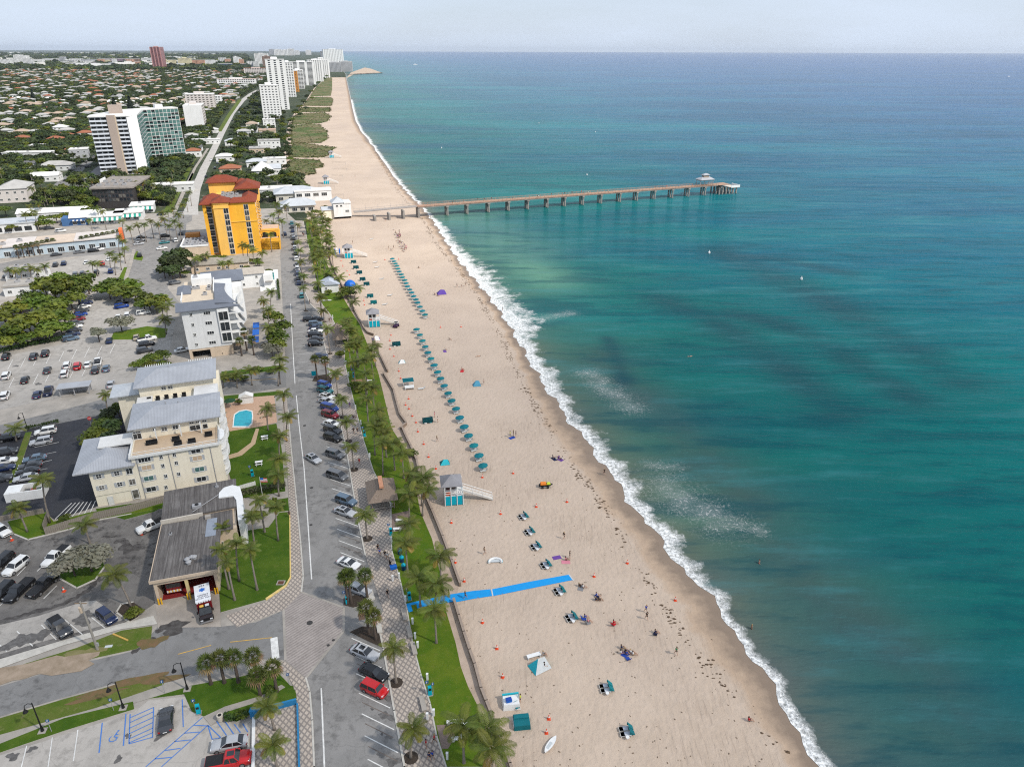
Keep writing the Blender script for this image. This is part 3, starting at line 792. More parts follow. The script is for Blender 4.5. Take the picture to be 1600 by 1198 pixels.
for x,y,r in((38,1000,1.3),(60,993,1.5),(15,1008,1.2),(128,968,1.4),(138,960,.9),(20,1182,.7),(50,1170,.5),(185,1186,.5),(250,1150,.6),(345,1120,.5),(200,1150,.4),(110,548,.8),(60,600,.8),(180,520,.8),(210,508,.7),(150,560,.6),(25,572,.7)):ragged('oil_stain',G(x,y)[:2],r,M_OIL,.0615)
trail('wet_track',[(-5,971),(25,964),(50,957),(80,950),(105,940),(125,930),(140,920),(150,905),(162,890)],.75,M_OIL2,.046)
trail('wet_track',[(160,838),(178,839),(192,836)],.5,M_OIL2,.046);ragged('wet_track',G(203,856)[:2],1.7,M_OIL2,.046);ragged('wet_track',G(190,845)[:2],1.,M_OIL2,.0465)
trail('wet_track',[(205,1020),(218,1013),(235,1003),(245,993)],.6,M_OIL2,.056);ragged('wet_track',G(272,980)[:2],1.4,M_OIL2,.056,.3,1.6);ragged('wet_track',G(256,982)[:2],.7,M_OIL2,.0555,.3,1.6)
ragged('bare_patch',G(70,1041)[:2],2.,M_BARE,.088,.3,3.6);ragged('bare_patch',G(28,1056)[:2],1.2,M_BARE,.0885,.3,3.);ragged('bare_patch',G(130,1020)[:2],1.,mat('worn_patch',(.21,.185,.085),.95,(.16,.15,.06),.8),.0875,.3,2.4)
ragged('bare_patch',G(232,1062)[:2],1.,mat('brown_turf',(.17,.105,.055),.95,(.12,.10,.04),.9),.0875,.25,5.);ragged('bare_patch',G(150,1086)[:2],.7,MATS['brown_turf'],.0877,.3,6.);ragged('bare_patch',G(236,1004)[:2],1.3,MATS['brown_turf'],.0879,.6,1.3)
def q(x,y):return(200+x/5.714,1000+y/5.714)
stripes('blue_bay_line',[(q(20,660),q(10,925)),(q(10,925),q(225,865)),(q(230,600),q(220,865)),(q(25,690),q(230,600)),(q(20,735),q(225,640)),(q(15,785),q(225,690)),(q(12,835),q(222,735)),(q(12,880),q(222,785)),(q(12,915),q(222,825)),(q(485,530),q(495,775)),(q(160,1130),q(665,690)),(q(300,1130),q(715,760)),(q(590,760),q(710,765)),(q(505,830),q(640,820)),(q(415,905),q(560,890)),(q(330,985),q(470,965)),(q(240,1060),q(390,1045)),(q(715,760),q(830,870)),(q(715,765),q(752,885)),(q(752,885),q(825,870)),(q(790,720),q(880,850)),(q(870,730),q(945,840)),(q(950,750),q(1005,825)),(q(1025,745),q(1070,820))],M_BLUEP,.082,.14)
stripes('blue_bay_line',[((160,1129),(155,1176)),((197,1115),(193,1165))],M_BLUEP,.082,.16)
stripes('bay_line',[((42,1165),(32,1205)),((82,1152),(75,1200)),((122,1140),(115,1189)),(q(1072,850),q(1075,1130))],M_WHITEP,.082,.14)
def q7(x,y):return(x/3.01,800+y/3.01)
stripes('bay_line',[(q7(80,560),q7(155,630)),(q7(195,530),q7(265,600)),(q7(305,505),q7(388,575)),(q7(425,490),q7(498,548)),(q7(0,625),q7(32,655)),(q7(205,408),q7(268,345)),(q7(80,300),q7(120,258)),(q7(175,278),q7(215,240)),(q7(0,440),q7(40,400))],M_WHITEP,.062,.14)
def q6(x,y):return(x/5.44,640+y/5.44)
for k in range(7):
 a=q6(485+k*45,880+k*10);b_=q6(600+k*44,800-k*4)
 stripes('hatch_line',[((86+k*9,803+(6-k)*1.4),(112+k*6.2,786-k*.6))],M_WHITEP,.066,.16)
for k,(x,y)in enumerate([(60,680),(66,697),(62,712),(55,725),(48,738)]):
 stripes('bay_line',[((x-12,y+2),(x+26,y-6))],M_WHITEP,.066,.12)
for(x0,y0,x1,y1,n,dx,dy)in((20,562,12,578,9,20,-3.2),(22,590,14,606,8,19,-3),(150,480,196,470,0,0,0)):
 for k in range(n):stripes('bay_line',[((x0+k*dx,y0+k*dy),(x1+k*dx,y1+k*dy))],M_WHITEP,.06,.14)
for k in range(9):stripes('bay_line',[((108+k*3.4,534-k*7.6),(128+k*3.,530-k*7.2))],M_WHITEP,.06,.12)
for k in range(14):
 p=G(441+k*.6,466)[:2]+NA*(-3.2*k);r=EA*4.6
 a0=G(476,470)[:2]+NA*(-6.6*k)
 if k<12:stripes('bay_line',[(a0-EA*.4+EA*.02*k,a0-EA*5.)],M_WHITEP,.066,.12,px=False)
def ring(mb,c,r,w,a0,a1,ax,ay,z):
 n=14
 vs=[]
 for i in range(n+1):
  a=a0+(a1-a0)*i/n
  for rr in(r-w/2,r+w/2):
   p=c+ax*rr*math.cos(a)+ay*rr*math.sin(a);vs.append((p[0],p[1],z))
 mb.add(vs,[(2*i,2*i+1,2*i+3,2*i+2)for i in range(n)])
def bar(mb,c,p,q_,w,ax,ay,z):
 p=np.array(p);q_=np.array(q_);d=(q_-p)/np.linalg.norm(q_-p);nn=np.array([-d[1],d[0]])*w/2
 mb.add([tuple(c+ax*v[0]+ay*v[1])+(z,)for v in(p-nn,q_-nn,q_+nn,p+nn)],[(0,1,2,3)])
c=G(179,1151)[:2];ay=np.array([.15,.99]);ax=np.array([.99,-.15])
mb=MB();ring(mb,c-ay*.25,.5,.13,R_(150),R_(400),ax,ay,.082)
bar(mb,c,(-.1,.75),(-.05,0.),.16,ax,ay,.083);bar(mb,c,(-.1,0.),(.35,0.),.14,ax,ay,.084);bar(mb,c,(.33,0.),(.55,-.5),.14,ax,ay,.085);bar(mb,c,(-.05,.4),(.3,.4),.12,ax,ay,.086)
ring(mb,c+ax*(-.08)+ay*.95,.07,.14,0,6.283,ax,ay,.082)
struct('wheelchair_symbol',mb,M_BLUEP)
def m_glass():
 m,t,b=_nodes('window_glass')
 oi=t.nodes.new('ShaderNodeObjectInfo');co=objco(t)
 c=ramp(t,oi.outputs['Random'],[(0.,(.014,.018,.022)),(.55,(.03,.036,.042)),(.72,(.06,.065,.065)),(.8,(.20,.185,.16)),(.9,(.05,.06,.07)),(1.,(.012,.014,.018))])
 c=mix(t,ramp(t,noise(t,co,1.1,3),[(.45,0),(.6,.6)]),c,(.015,.018,.022))
 FIN(t,b,c,.1);b.inputs['Specular IOR Level'].default_value=.6
 return m
GLS=m_glass()
M_GLASSG=mat('green_glass',(.1,.2,.185),.15,(.05,.11,.105),.25)
WHT=mat('white_paint',(.74,.74,.73),.65,(.68,.68,.67),.3)
WRF=mat('white_roof',(.72,.71,.69),.8,(.6,.59,.57),.25)
FRM=mat('white_frame',(.7,.7,.68),.6)
M_CREAM=mat('cream_stucco',(.8,.735,.6),.8,(.75,.685,.55),.3)
M_SHUT=mat('grey_shutter',(.44,.46,.48),.7)
M_TAN=mat('tan_floor',(.52,.39,.26),.8,(.45,.34,.24),.6)
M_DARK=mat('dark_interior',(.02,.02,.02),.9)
STL=mat('grey_metal',(.34,.34,.35),.5)
BLK=mat('black_metal',(.015,.015,.016),.45)
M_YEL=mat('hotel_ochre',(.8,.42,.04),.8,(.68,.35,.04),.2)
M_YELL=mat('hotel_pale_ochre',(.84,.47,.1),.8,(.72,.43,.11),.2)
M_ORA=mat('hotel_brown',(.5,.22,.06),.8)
GRW=mat('pale_grey_wall',(.63,.635,.63),.8,(.585,.59,.59),.2)
BGE=mat('beige_stucco',(.56,.45,.34),.85,(.5,.4,.3),.4)
M_BROWNP=mat('taupe_panel',(.38,.31,.265),.85,(.34,.28,.24),.05)
M_CRETE=mat('weathered_concrete',(.36,.34,.31),.9,(.27,.25,.23),.3)
def m_seam(name,c1,rot=0.,sc=1.1,rough=.45):
 m,t,b=_nodes(name)
 co=objco(t)
 v=mapping(t,co,rot=(0,0,rot))
 w=N(t,'ShaderNodeTexWave',Scale=sc);t.links.new(v,w.inputs['Vector'])
 n=noise(t,co,.35,5,.6)
 k=ramp(t,w.outputs['Fac'],[(0.,0.),(.1,1.)])
 c=mix(t,ramp(t,n,[(.35,0),(.65,1)]),c1,tuple(x*.86 for x in c1))
 c=mix(t,k,tuple(x*.62 for x in c1),c)
 t.links.new(c,b.inputs['Base Color']);b.inputs['Roughness'].default_value=rough
 b.inputs['Metallic'].default_value=.15
 bump(t,b,w.outputs['Fac'],.3,.05)
 return m
SEM=m_seam('pale_seam_roof',(.415,.425,.45))
M_SEAMB=m_seam('slate_seam_roof',(.175,.19,.225))
M_SEAML=m_seam('light_seam_roof',(.52,.54,.56))
def m_tile(name,c1,c2):
 m,t,b=_nodes(name)
 co=objco(t)
 w=N(t,'ShaderNodeTexWave',Scale=1.6);t.links.new(co,w.inputs['Vector'])
 w2=N(t,'ShaderNodeTexWave',Scale=1.1);t.links.new(mapping(t,co,rot=(0,0,R_(90))),w2.inputs['Vector'])
 n=noise(t,co,.6,6,.7)
 c=mix(t,ramp(t,n,[(.35,0),(.65,1)]),c1,c2)
 c=mix(t,ramp(t,w.outputs['Fac'],[(0.,.4),(.4,0.)]),c,tuple(x*.5 for x in c1))
 FIN(t,b,c,.8)
 bump(t,b,w2.outputs['Fac'],.4,.05)
 return m
TRC=m_tile('terracotta_tiles',(.235,.055,.028),(.18,.042,.024))
M_TERRA2=m_tile('faded_terracotta',(.34,.13,.07),(.26,.1,.06))
def m_tar():
 m,t,b=_nodes('tar_roof')
 co=objco(t)
 n1=noise(t,co,.25,6,.7)
 n2=noise(t,mapping(t,co,rot=(0,0,0),sc=(3.,.12,1)),1.,6,.75)
 w=N(t,'ShaderNodeTexWave',Scale=.35);w.inputs['Distortion'].default_value=.5;t.links.new(co,w.inputs['Vector'])
 c=mix(t,ramp(t,n1,[(.3,0),(.7,1)]),(.115,.104,.098),(.215,.2,.19))
 c=mix(t,ramp(t,n2,[(.4,0),(.62,.9)]),c,(.07,.063,.06))
 c=mix(t,ramp(t,w.outputs['Fac'],[(0.,.5),(.06,0.)]),c,(.06,.055,.053))
 FIN(t,b,c,.9)
 return m
M_TAR=m_tar()
M_GRAVEL=mat('gravel_roof',(.3,.265,.235),.95,(.2,.18,.16),.25,bmp=.2)
WCACHE={}
def win_mesh(w,h,cols,rows,shut,fm,gm,depth=.07):
 k=(round(w,2),round(h,2),cols,rows,shut,fm.name,gm.name)
 if k in WCACHE:return WCACHE[k]
 mb=MB();t=min(.1,w*.12);d=depth
 mb.box(-w/2,-d,-h/2,-w/2+t,.02,h/2);mb.box(w/2-t,-d,-h/2,w/2,.02,h/2)
 mb.box(-w/2+t,-d,h/2-t,w/2-t,.02,h/2);mb.box(-w/2-.03,-d-.05,-h/2-.04,w/2+.03,.02,-h/2+t)
 for i in range(1,cols):
  x=-w/2+w*i/cols;mb.box(x-.035,-d+.015,-h/2+t,x+.035,0.,h/2-t)
 for j in range(1,rows):
  z=-h/2+h*j/rows;mb.box(-w/2+t,-d+.02,z-.03,w/2-t,0.,z+.03)
 mats=[fm]
 if shut:
  sw=.38
  for s in(-1,1):
   x=s*(w/2+sw/2+.06)
   for q_ in range(5):
    z0=-h/2+h*q_/5
    mb.box(x-sw/2,-.05-(.01 if q_%2 else 0),z0,x+sw/2,.02,z0+h/5-.02,1)
  mats.append(M_SHUT)
 a=mb.mesh('window',mats)
 g=MB().box(-w/2+t,-d+.03,-h/2+t,w/2-t,-.002,h/2-t).mesh('pane',gm)
 WCACHE[k]=(a,g)
 return a,g
RZ={'S':0.,'E':math.pi/2,'N':math.pi,'W':-math.pi/2}
def win(par,face,s,z,at,w,h,cols=2,rows=1,shut=False,fm=None,gm=None,name='window'):
 a,g=win_mesh(w,h,cols,rows,shut,fm or FRM,gm or GLS)
 loc=(s,at,z)if face in 'SN' else(at,s,z)
 o=put(name,a,par,loc,RZ[face])
 put('pane',g,o)
 return o
class Frame:
 """local frame of a building: u along its front, v into it"""
 def __init__(s,o,ang):
  s.o=np.array([o[0],o[1]]);s.a=R_(ang)
  s.e=np.array([math.cos(s.a),math.sin(s.a)]);s.n=np.array([-math.sin(s.a),math.cos(s.a)])
 def loc(s,w):d=np.array(w[:2])-s.o;return float(d@s.e),float(d@s.n)
 def px(s,x,y,z):return s.loc(G(x,y,z))
 def hit(s,x,y,face,at):
  d=_f*F+_r*(x-CX)-_u*(y-CY)
  ax=s.n if face in 'SN' else s.e
  t=(at-(np.array([0,0])-s.o)@ax)/(d[:2]@ax)
  p=np.array([0,0,CAM_H])+d*t
  u,v=s.loc(p)
  return(u if face in 'SN' else v),float(p[2])
 def root(s,name,label,cat,group=None):
  return thing(name,label,cat,(s.o[0],s.o[1],0),s.a,group)
def wgrid(mb,face,at,s0,s1,ns,z0,dz,nz,w,h,m=0,d=.06):
 """a far facade's small windows: proud dark panes with a sill"""
 for i in range(ns):
  s=s0+(s1-s0)*(i+.5)/ns
  for k in range(nz):
   z=z0+dz*k
   if face=='S':mb.box(s-w/2,at-d,z,s+w/2,at+.01,z+h,m)
   elif face=='N':mb.box(s-w/2,at-.01,z,s+w/2,at+d,z+h,m)
   elif face=='E':mb.box(at-.01,s-w/2,z,at+d,s+w/2,z+h,m)
   else:mb.box(at-d,s-w/2,z,at+.01,s+w/2,z+h,m)
def unit(par,u,v,z,w=1.6,d=1.2,h=1.,name='roof_unit'):
 mb=MB();mb.box(-w/2,-d/2,0,w/2,d/2,h);mb.cyl(0,0,h,h+.12,min(w,d)*.36,10,1)
 return mb.build(name,[STL,BLK],par,(u,v,z))
def railing(par,pts,z,h=1.,m=None,name='railing',step=1.5):
 mb=MB()
 for p,q_ in zip(pts[:-1],pts[1:]):
  p=np.array(p,float);q_=np.array(q_,float);ln=np.linalg.norm(q_-p);n=max(1,int(ln/step))
  mb.tube([tuple(p)+(z+h,),tuple(q_)+(z+h,)],.05,4);mb.tube([tuple(p)+(z+h*.5,),tuple(q_)+(z+h*.5,)],.03,4)
  for i in range(n+1):
   c=p+(q_-p)*i/n;mb.box(c[0]-.03,c[1]-.03,z,c[0]+.03,c[1]+.03,z+h)
 return mb.build(name,m or WHT,par)
f=Frame(G(221,780)[:2],21)
r=f.root('apartment_building','cream four storey apartment block with pale grey hipped metal roofs and terrace','apartment block')
mb=MB()
mb.box(0,0,0,17,40,10.2)
mb.box(.4,7.4,10.2,16.6,18.4,12.95);mb.box(-.4,29.,10.2,15.8,40,12.95)
mb.box(-5.5,31,0,-.4,37,10.6)
mb.build('wall',M_CREAM,r)
mb=MB();mb.box(-8,0,2.6,-.01,13,8.55);mb.box(-8,.15,0,-.01,4,2.6);mb.box(-8,4,0,-7.6,4.4,2.6);mb.box(-2,4,0,-.01,13,2.6)
mb.build('west_wing_wall',M_CREAM,r)
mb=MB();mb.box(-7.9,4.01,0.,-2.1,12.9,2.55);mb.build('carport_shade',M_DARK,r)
MB().hip(.4,7.4,16.6,18.4,12.95,1.6,1.,run=5.).build('roof',SEM,r)
MB().hip(-.4,29.,15.8,40,12.95,1.7,1.,run=5.).build('roof',SEM,r)
mb=MB();mb.hip(-9.4,.2,-.6,13.,8.6,1.6,1.2,run=3.8);mb.build('roof',SEM,r)
mb=MB();mb.box(-6.6,5.8,10.3,-.2,10.4,10.6);mb.build('flat_roof_panel',WRF,r)
mb=MB();mb.hip(-6.5,30.6,-.5,37.2,10.6,.5,.5);mb.build('roof',M_SEAML,r)
MB().box(-.9,20.9,10.22,2.4,28.4,10.7).build('flat_roof_panel',WRF,r);MB().box(11.6,20.9,10.22,16.9,28.4,11.6).build('flat_roof_panel',WRF,r)
mb=MB();mb.box(.25,.25,10.2,16.75,7.3,10.26);mb.build('terrace_floor',M_TAN,r)
mb=MB()
for a in((-.35,-.55,16.9,-.2),(-.35,-.2,0.,7.3),(16.6,-.2,16.95,7.3)):mb.box(a[0],a[1],9.95,a[2],a[3],10.5)
mb.build('parapet',FRM,r)
railing(r,[(-.2,-.38),(16.78,-.38),(16.78,7.)],10.5,.75,FRM)
def z4(x,y):return(100+x/4.608,550+y/4.608)
for(x,y,w,h,c,sh,gm)in[(575,757,2.1,.9,4,1,GLS),(595,830,1.7,1.,2,1,M_TAN),(610,908,1.7,1.,2,1,M_GLASSG),(628,985,1.7,1.,2,1,GLS),(695,738,.6,.8,2,0,None),(712,817,.6,.8,2,0,None),(733,892,.6,.8,2,0,None),(735,972,.6,.8,2,0,None),(790,720,.6,.8,2,0,None),(809,797,.6,.8,2,0,None),(826,877,.6,.8,2,0,None),(945,692,1.7,.8,2,1,GLS),(960,762,1.7,1.,2,1,M_TAN),(976,842,1.7,1.,2,1,M_GLASSG),(990,912,1.7,1.,2,1,GLS)]:
 u,z=f.hit(*z4(x,y),'S',0.)
 win(r,'S',u,min(z,9.1),0.,w*1.15,h*1.2,c,1,bool(sh),gm=gm)
for(x,y,w,h,c,rr,sh)in[(250,893,.95,.9,2,2,1),(380,872,.95,.9,2,2,1),(272,974,.95,.9,2,2,1),(402,950,.95,.9,2,2,1),(470,856,1.1,1.2,2,1,0),(492,933,1.1,1.2,2,1,0),(517,1020,1.1,1.8,1,1,0),(340,1072,.9,1.9,1,1,0)]:
 u,z=f.hit(*z4(x,y),'S',0.)
 win(r,'S',u,z,0.,w*1.15,h*1.2,c,rr,bool(sh),name='window' if h<1.7 else 'door',gm=FRM if x==340 else None)
for(x,y,w,h,c,rr)in[(530,612,1.7,1.5,2,1),(523,577,1.5,.5,3,1),(650,556,.6,.6,2,1),(722,552,1.2,1.,2,2),(802,540,1.2,1.,2,2),(928,547,1.3,1.3,1,1),(966,540,1.,1.3,1,1),(1017,532,1.1,1.2,1,1),(918,508,1.,.5,2,1),(962,501,1.,.5,2,1),(1010,494,1.,.5,2,1)]:
 u,z=f.hit(*z4(x,y),'S',7.4)
 win(r,'S',u,max(10.3+h/2,min(z,12.7-h/2)),7.4,w,h,c,rr)
for(x,y)in((718,263),(766,257)):
 u,z=f.hit(*z4(x,y),'S',29.);win(r,'S',u,11.9,29.,1.1,.9,2,2)
for u in(.9,6.9,14.9):MB().cyl(u,-.08,0,9.7,.07,6).build('drainpipe',STL,r)
for u in(4.6,9.4,13.4):MB().box(u-.12,5.6,10.26,u+.12,5.85,12.9).build('terrace_post',FRM,r)
for i,(x,y)in enumerate([(630,650),(805,625),(920,640),(1040,590),(820,655)]):
 u,v=f.px(*z4(x,y),10.6);w=2.2 if i==0 else 1.5
 mb=MB();mb.box(-w/2,-.5,0,w/2,.5,.45);mb.box(-w/2,.3,.45,w/2,.5,.8)
 o=mb.build('sofa',BLK,r,(min(max(u,1.2),15.6),min(max(v,.9),6.3),10.26))
for i in range(5):
 u,v=f.px(*z4(610+i*63,335-i*9),10.9)
 mb=MB();mb.box(-.45,-.45,0,.45,.45,.4);mb.box(-.45,.35,.4,.45,.5,.9);mb.build('terrace_chair',BLK,r,(u,min(max(v,21.5),27.5),10.22))
for k in range(4):
 for v in(2.6,10.5,19):
  mb=MB();n=12
  pl=[(17.,v-2.6)]+[(17.+.95*math.sin(math.pi*i/n),v-2.6*math.cos(math.pi*i/n))for i in range(1,n)]+[(17.,v+2.6)]
  mb.prism(pl,2.3+k*2.5,2.55+k*2.5)
  for i in range(n+1):
   p=pl[i];mb.box(p[0]-.03,p[1]-.03,2.55+k*2.5,p[0]+.03,p[1]+.03,3.4+k*2.5)
  mb.prism([(p[0]+.05*(p[0]>17.1),p[1])for p in pl],3.4+k*2.5,3.5+k*2.5)
  mb.build('balcony',WHT,r)
for i in range(26):
 x=10.4+i*.42 if i<14 else .4+(i-14)*.5
 MB().box(x-.06,40.,13.2,x+.06,41.4,13.5).build('pergola_beam',FRM,r)
for(u,v)in((6.6,14.),(9.2,13.2),(6.2,35)):MB().cyl(0,0,0,.7,.12,8).build('vent_pipe',STL,r,(u,v,14.4))
f=Frame(G(298,562)[:2],21)
r=f.root('apartment_building','pale grey five storey block with slate blue metal roof and open roof terrace','apartment block')
mb=MB();mb.box(0,0,3.2,12.4,30,15.6);mb.box(12.4,3,3.2,14.5,30,15.6);mb.build('wall',GRW,r)
mb=MB();mb.box(5.9,.1,0,12.4,30,3.2);mb.box(0,.1,0,.8,30,3.2);mb.box(0,12,0,6,30,3.2);mb.box(.8,.1,2.5,5.9,.6,3.2)
mb.build('ground_floor_wall',BGE,r)
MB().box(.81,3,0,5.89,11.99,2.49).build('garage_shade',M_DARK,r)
u0,v0=f.px(274,486,16);u1,v1=f.px(373,474,16)
mb=MB()
mb.add([(-1.4,-1.1,15.6),(16.4,-.6,15.6),(10.2,7.2,15.8),(3.4,7.2,15.8),(-1.4,7.2,15.8),(-1.4,3.2,16.9),(10.6,3.4,16.9)],[(0,1,6,5),(5,6,2,4),(1,2,6),(0,5,4)])
mb.add([(-1.4,-1.1,15.35),(16.4,-.6,15.35),(16.4,-.6,15.6),(-1.4,-1.1,15.6)],[(0,1,2,3)])
mb.add([(-1.4,-1.1,15.35),(-1.4,7.2,15.35),(10.2,7.2,15.35),(16.4,-.6,15.35)],[(0,1,2,3)])
mb.build('roof',M_SEAMB,r)
mb=MB();n=10;ins,out=[],[]
for i in range(n+1):
 t=i/n
 v=1.+22*t
 out.append((15.9-3.6*math.sin(math.pi*min(1,t*.62+.02)),v));ins.append((9.6-.5*t,v if t>0 else 1.))
vs=[(p[0],p[1],16.)for p in out]+[(p[0],p[1],16.55)for p in ins]+[(p[0],p[1],15.6)for p in out]+[(p[0],p[1],15.6)for p in ins]
m_=n+1
fs=[]
for i in range(n):
 fs+=[(i,i+1,m_+i+1,m_+i),(2*m_+i,2*m_+i+1,i+1,i),(3*m_+i,m_+i,m_+i+1,3*m_+i+1)]
fs.append((n,2*m_+n,3*m_+n,m_+n))
mb.add(vs,fs);mb.build('roof',M_SEAMB,r)
MB().hip(-1.2,16.,2.,23.5,15.7,1.,.5).build('roof',M_SEAMB,r)
mb=MB();mb.box(.1,7.3,15.6,9.2,29.9,15.68);mb.build('roof_terrace',mat('terrace_cream',(.6,.5,.38),.8,(.52,.43,.33),.6),r)
mb=MB();mb.box(-.2,7.2,15.6,.1,16,16.5);mb.box(2.6,24,15.68,8.6,29.6,18.);mb.box(9.,14,15.68,9.3,29,16.7);mb.build('parapet',WHT,r)
for i,(u,v)in enumerate([(3.2,20.5),(4.4,20.8),(4.,26.),(6.6,13.2),(7.8,18.4),(7.8,20.4)]):unit(r,u,v,15.68 if i!=2 else 18.,1.2,1.,.9,'air_conditioner')
mb=MB();mb.box(5.5,30,0,17.5,42,14.6);mb.build('rear_wing_wall',GRW,r)
MB().hip(5.5,30,17.5,42,14.7,2.,.9,run=5.5).build('roof',M_SEAMB,r)
for(x,y,w,h,c)in[(254,610,.85,1.1,2),(274,715,.85,1.1,2),(295,818,.85,1.1,2),(314,920,.85,1.1,2),(421,592,2.,1.1,3),(440,695,2.,1.1,3),(460,797,2.,1.1,3),(480,898,2.,1.1,3)]:
 u,z=f.hit(260+x/6.655,400+y/6.655,'S',0.);win(r,'S',u,z,0.,w,h,c)
mb=MB();mb.box(9.7,-.5,4.3,12.9,0,15.2);mb.build('stair_bay_frame',WHT,r)
for k in range(3):win(r,'S',11.3,6.1+k*3.35,-.5,2.7,2.8,2,1)
for k in range(4):
 mb=MB();z=3.6+k*3.1
 pl=[(12.4,.4)]+[(17.2-1.6*math.sin(math.pi*i/9),.4+i*2.2)for i in range(10)]+[(14.5,20.2),(14.5,3),(12.4,3)]
 mb.prism(pl,z,z+.22)
 for p,q_ in zip(pl[1:10],pl[2:11]):mb.add([(p[0],p[1],z+.22),(q_[0],q_[1],z+.22),(q_[0],q_[1],z+1.2),(p[0],p[1],z+1.2)],[(0,1,2,3)])
 mb.build('balcony',WHT,r)
 for v in(6,12,18):win(r,'E',v,z+1.5,14.5,2.4,2.1,3)
mb=MB();mb.prism([(12.6,22),(17.5,24),(17.5,30),(12.6,30)],3,14.4);mb.build('white_wall',WHT,r)
MB().box(9.,0.,.6,9.2,.11,.9).build('hose_box',BLK,r)
f=Frame(G(346,400)[:2],17)
r=f.root('hotel','tall ochre yellow hotel with red tiled hip roofs and dark window columns','hotel')
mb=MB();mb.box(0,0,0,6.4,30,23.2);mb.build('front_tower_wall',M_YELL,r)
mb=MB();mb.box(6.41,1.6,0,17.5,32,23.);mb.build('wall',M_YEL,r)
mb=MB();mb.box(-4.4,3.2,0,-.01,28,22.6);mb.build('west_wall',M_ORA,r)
mb=MB();mb.box(-4.7,2.9,0,-3.2,3.3,22.6);mb.box(-.9,2.9,0,-.01,3.3,22.6);mb.build('pilaster',M_YEL,r)
mb=MB();mb.box(-.25,-.25,21.2,6.6,.3,21.6);mb.box(6.5,1.3,14.6,17.8,1.7,14.9);mb.box(-.3,-.3,23.2,6.7,30,23.6);mb.build('cornice',M_YELL,r)
MB().hip(-.2,.2,6.6,9,23.6,1.9,.7,run=3.2).build('roof',TRC,r)
MB().hip(6.8,1.8,17.3,7.5,23.05,1.7,.9,run=2.8).build('roof',TRC,r)
MB().hip(12,7.2,17.5,20,23.05,2.,.9,run=2.6).build('roof',TRC,r)
MB().hip(-5.,2.6,-.4,12,22.7,2.2,.9,run=2.4).build('roof',TRC,r)
MB().hip(-4.6,12.5,2.5,20,22.9,2.,.8,run=3).build('roof',TRC,r)
mb=MB();mb.box(-3.2,28,0,8.6,38,28.);mb.build('stair_tower_wall',M_YELL,r)
MB().hip(-3.2,28,8.6,38,28.,2.6,1.1,run=4.5).build('roof',TRC,r)
mb=MB();mb.box(9.5,20,20,19,34,26.);mb.build('penthouse_wall',M_YELL,r)
MB().hip(9.5,20,19,34,26.,2.8,1.,run=4).build('roof',TRC,r)
MB().hip(8.6,33,14,40,26.5,1.6,.6).build('roof',TRC,r)
mb=MB();mb.box(2.6,9.2,23.6,11.8,27.8,23.7);mb.build('flat_roof',M_GRAVEL,r)
mb=MB();mb.box(9.6,19.8,23.3,18.9,19.99,25.4);mb.build('penthouse_glazing',GLS,r)
for i in range(12):unit(r,3.4+(i%4)*2.1,11+(i//4)*4.6+(i%2),23.7,1.3,1.1,.9+.3*(i%3),'air_conditioner')
def zh(x,y):return(280+x/7.99,260+y/7.99)
for k in range(8):
 zz=21.2-k*2.62
 win(r,'S',-2.2,zz-.8,3.2,2.2,2.4,1,2)
 win(r,'S',5.1,zz-1.2,0.,2.1,2.35,2,1)
 win(r,'S',13.6,zz-.2,1.6,2.,2.35,2,1)
 for v in(7,13,19,26):
  win(r,'E',v,zz-.2,17.5,1.6,1.6,2)
  mb=MB();mb.box(0,-1.3,0,1.1,1.3,.15);mb.box(1.,-1.3,.15,1.1,1.3,1.);mb.build('balcony',M_YELL,r,(17.5,v,zz-1.6))
mb=MB();mb.box(-16,-2.5,0,-4.5,24,5.6);mb.build('annex_wall',BGE,r)
mb=MB();mb.box(-15.7,-2.2,5.6,-4.6,23.7,5.7);mb.build('annex_roof',mat('grey_deck',(.34,.345,.36),.85,(.25,.255,.27),.3),r)
mb=MB();mb.box(-16.2,-2.7,5.6,-15.7,24,6.2);mb.box(-15.7,-2.7,5.6,-4.5,-2.2,6.2);mb.build('annex_parapet',WHT,r)
mb=MB();mb.box(-15.6,15.5,5.7,-9.5,19.5,7.4);mb.build('annex_plant_room',M_ORA,r)
for i in range(9):unit(r,-13.5+(i%3)*3.4,1+(i//3)*4.5,5.7,2.2,1.4,1.)
mb=MB();mb.box(17.51,5,0,26,9.5,5);mb.box(17.51,9.5,0,26,22,8.2);mb.box(17.51,4.7,4.,26.2,5.,5.6);mb.box(25.9,5,5,26.3,22,5.8);mb.build('garage_wall',M_YEL,r)
mb=MB();mb.box(17.6,5.1,5.,25.8,9.4,5.06);mb.box(17.6,9.6,8.2,25.9,21.9,8.26);mb.build('garage_deck',mat('pink_deck',(.55,.4,.3),.85),r)
mb=MB();mb.box(17.51,9.3,8.2,26.2,9.6,9.);mb.build('garage_parapet',M_YELL,r)
for u in(19.6,23.4):
 mb=MB();mb.box(-1.4,-.06,0,1.4,.02,1.5)
 vs=[(1.4*math.cos(math.pi*i/8),-.06,1.5+.9*math.sin(math.pi*i/8))for i in range(9)]
 mb.add(vs,[tuple(range(8,-1,-1))]);mb.build('arched_opening',M_DARK,r,(u,9.5,5.1))
mb=MB();mb.box(17.7,5,0,25.6,5.02,3.4);mb.build('garage_opening',M_DARK,r)
f=Frame(G(247,942)[:2],17.6)
r=f.root('fire_station','fire station with flat weathered grey roof and two open engine bays','fire station')
mb=MB()
mb.box(0,0,0,.5,16,4.6);mb.box(9.4,0,0,9.9,16,4.6);mb.box(.5,15.5,0,9.4,16,4.6);mb.box(.5,0,3.7,9.4,.4,4.6)
mb.build('wall',BGE,r)
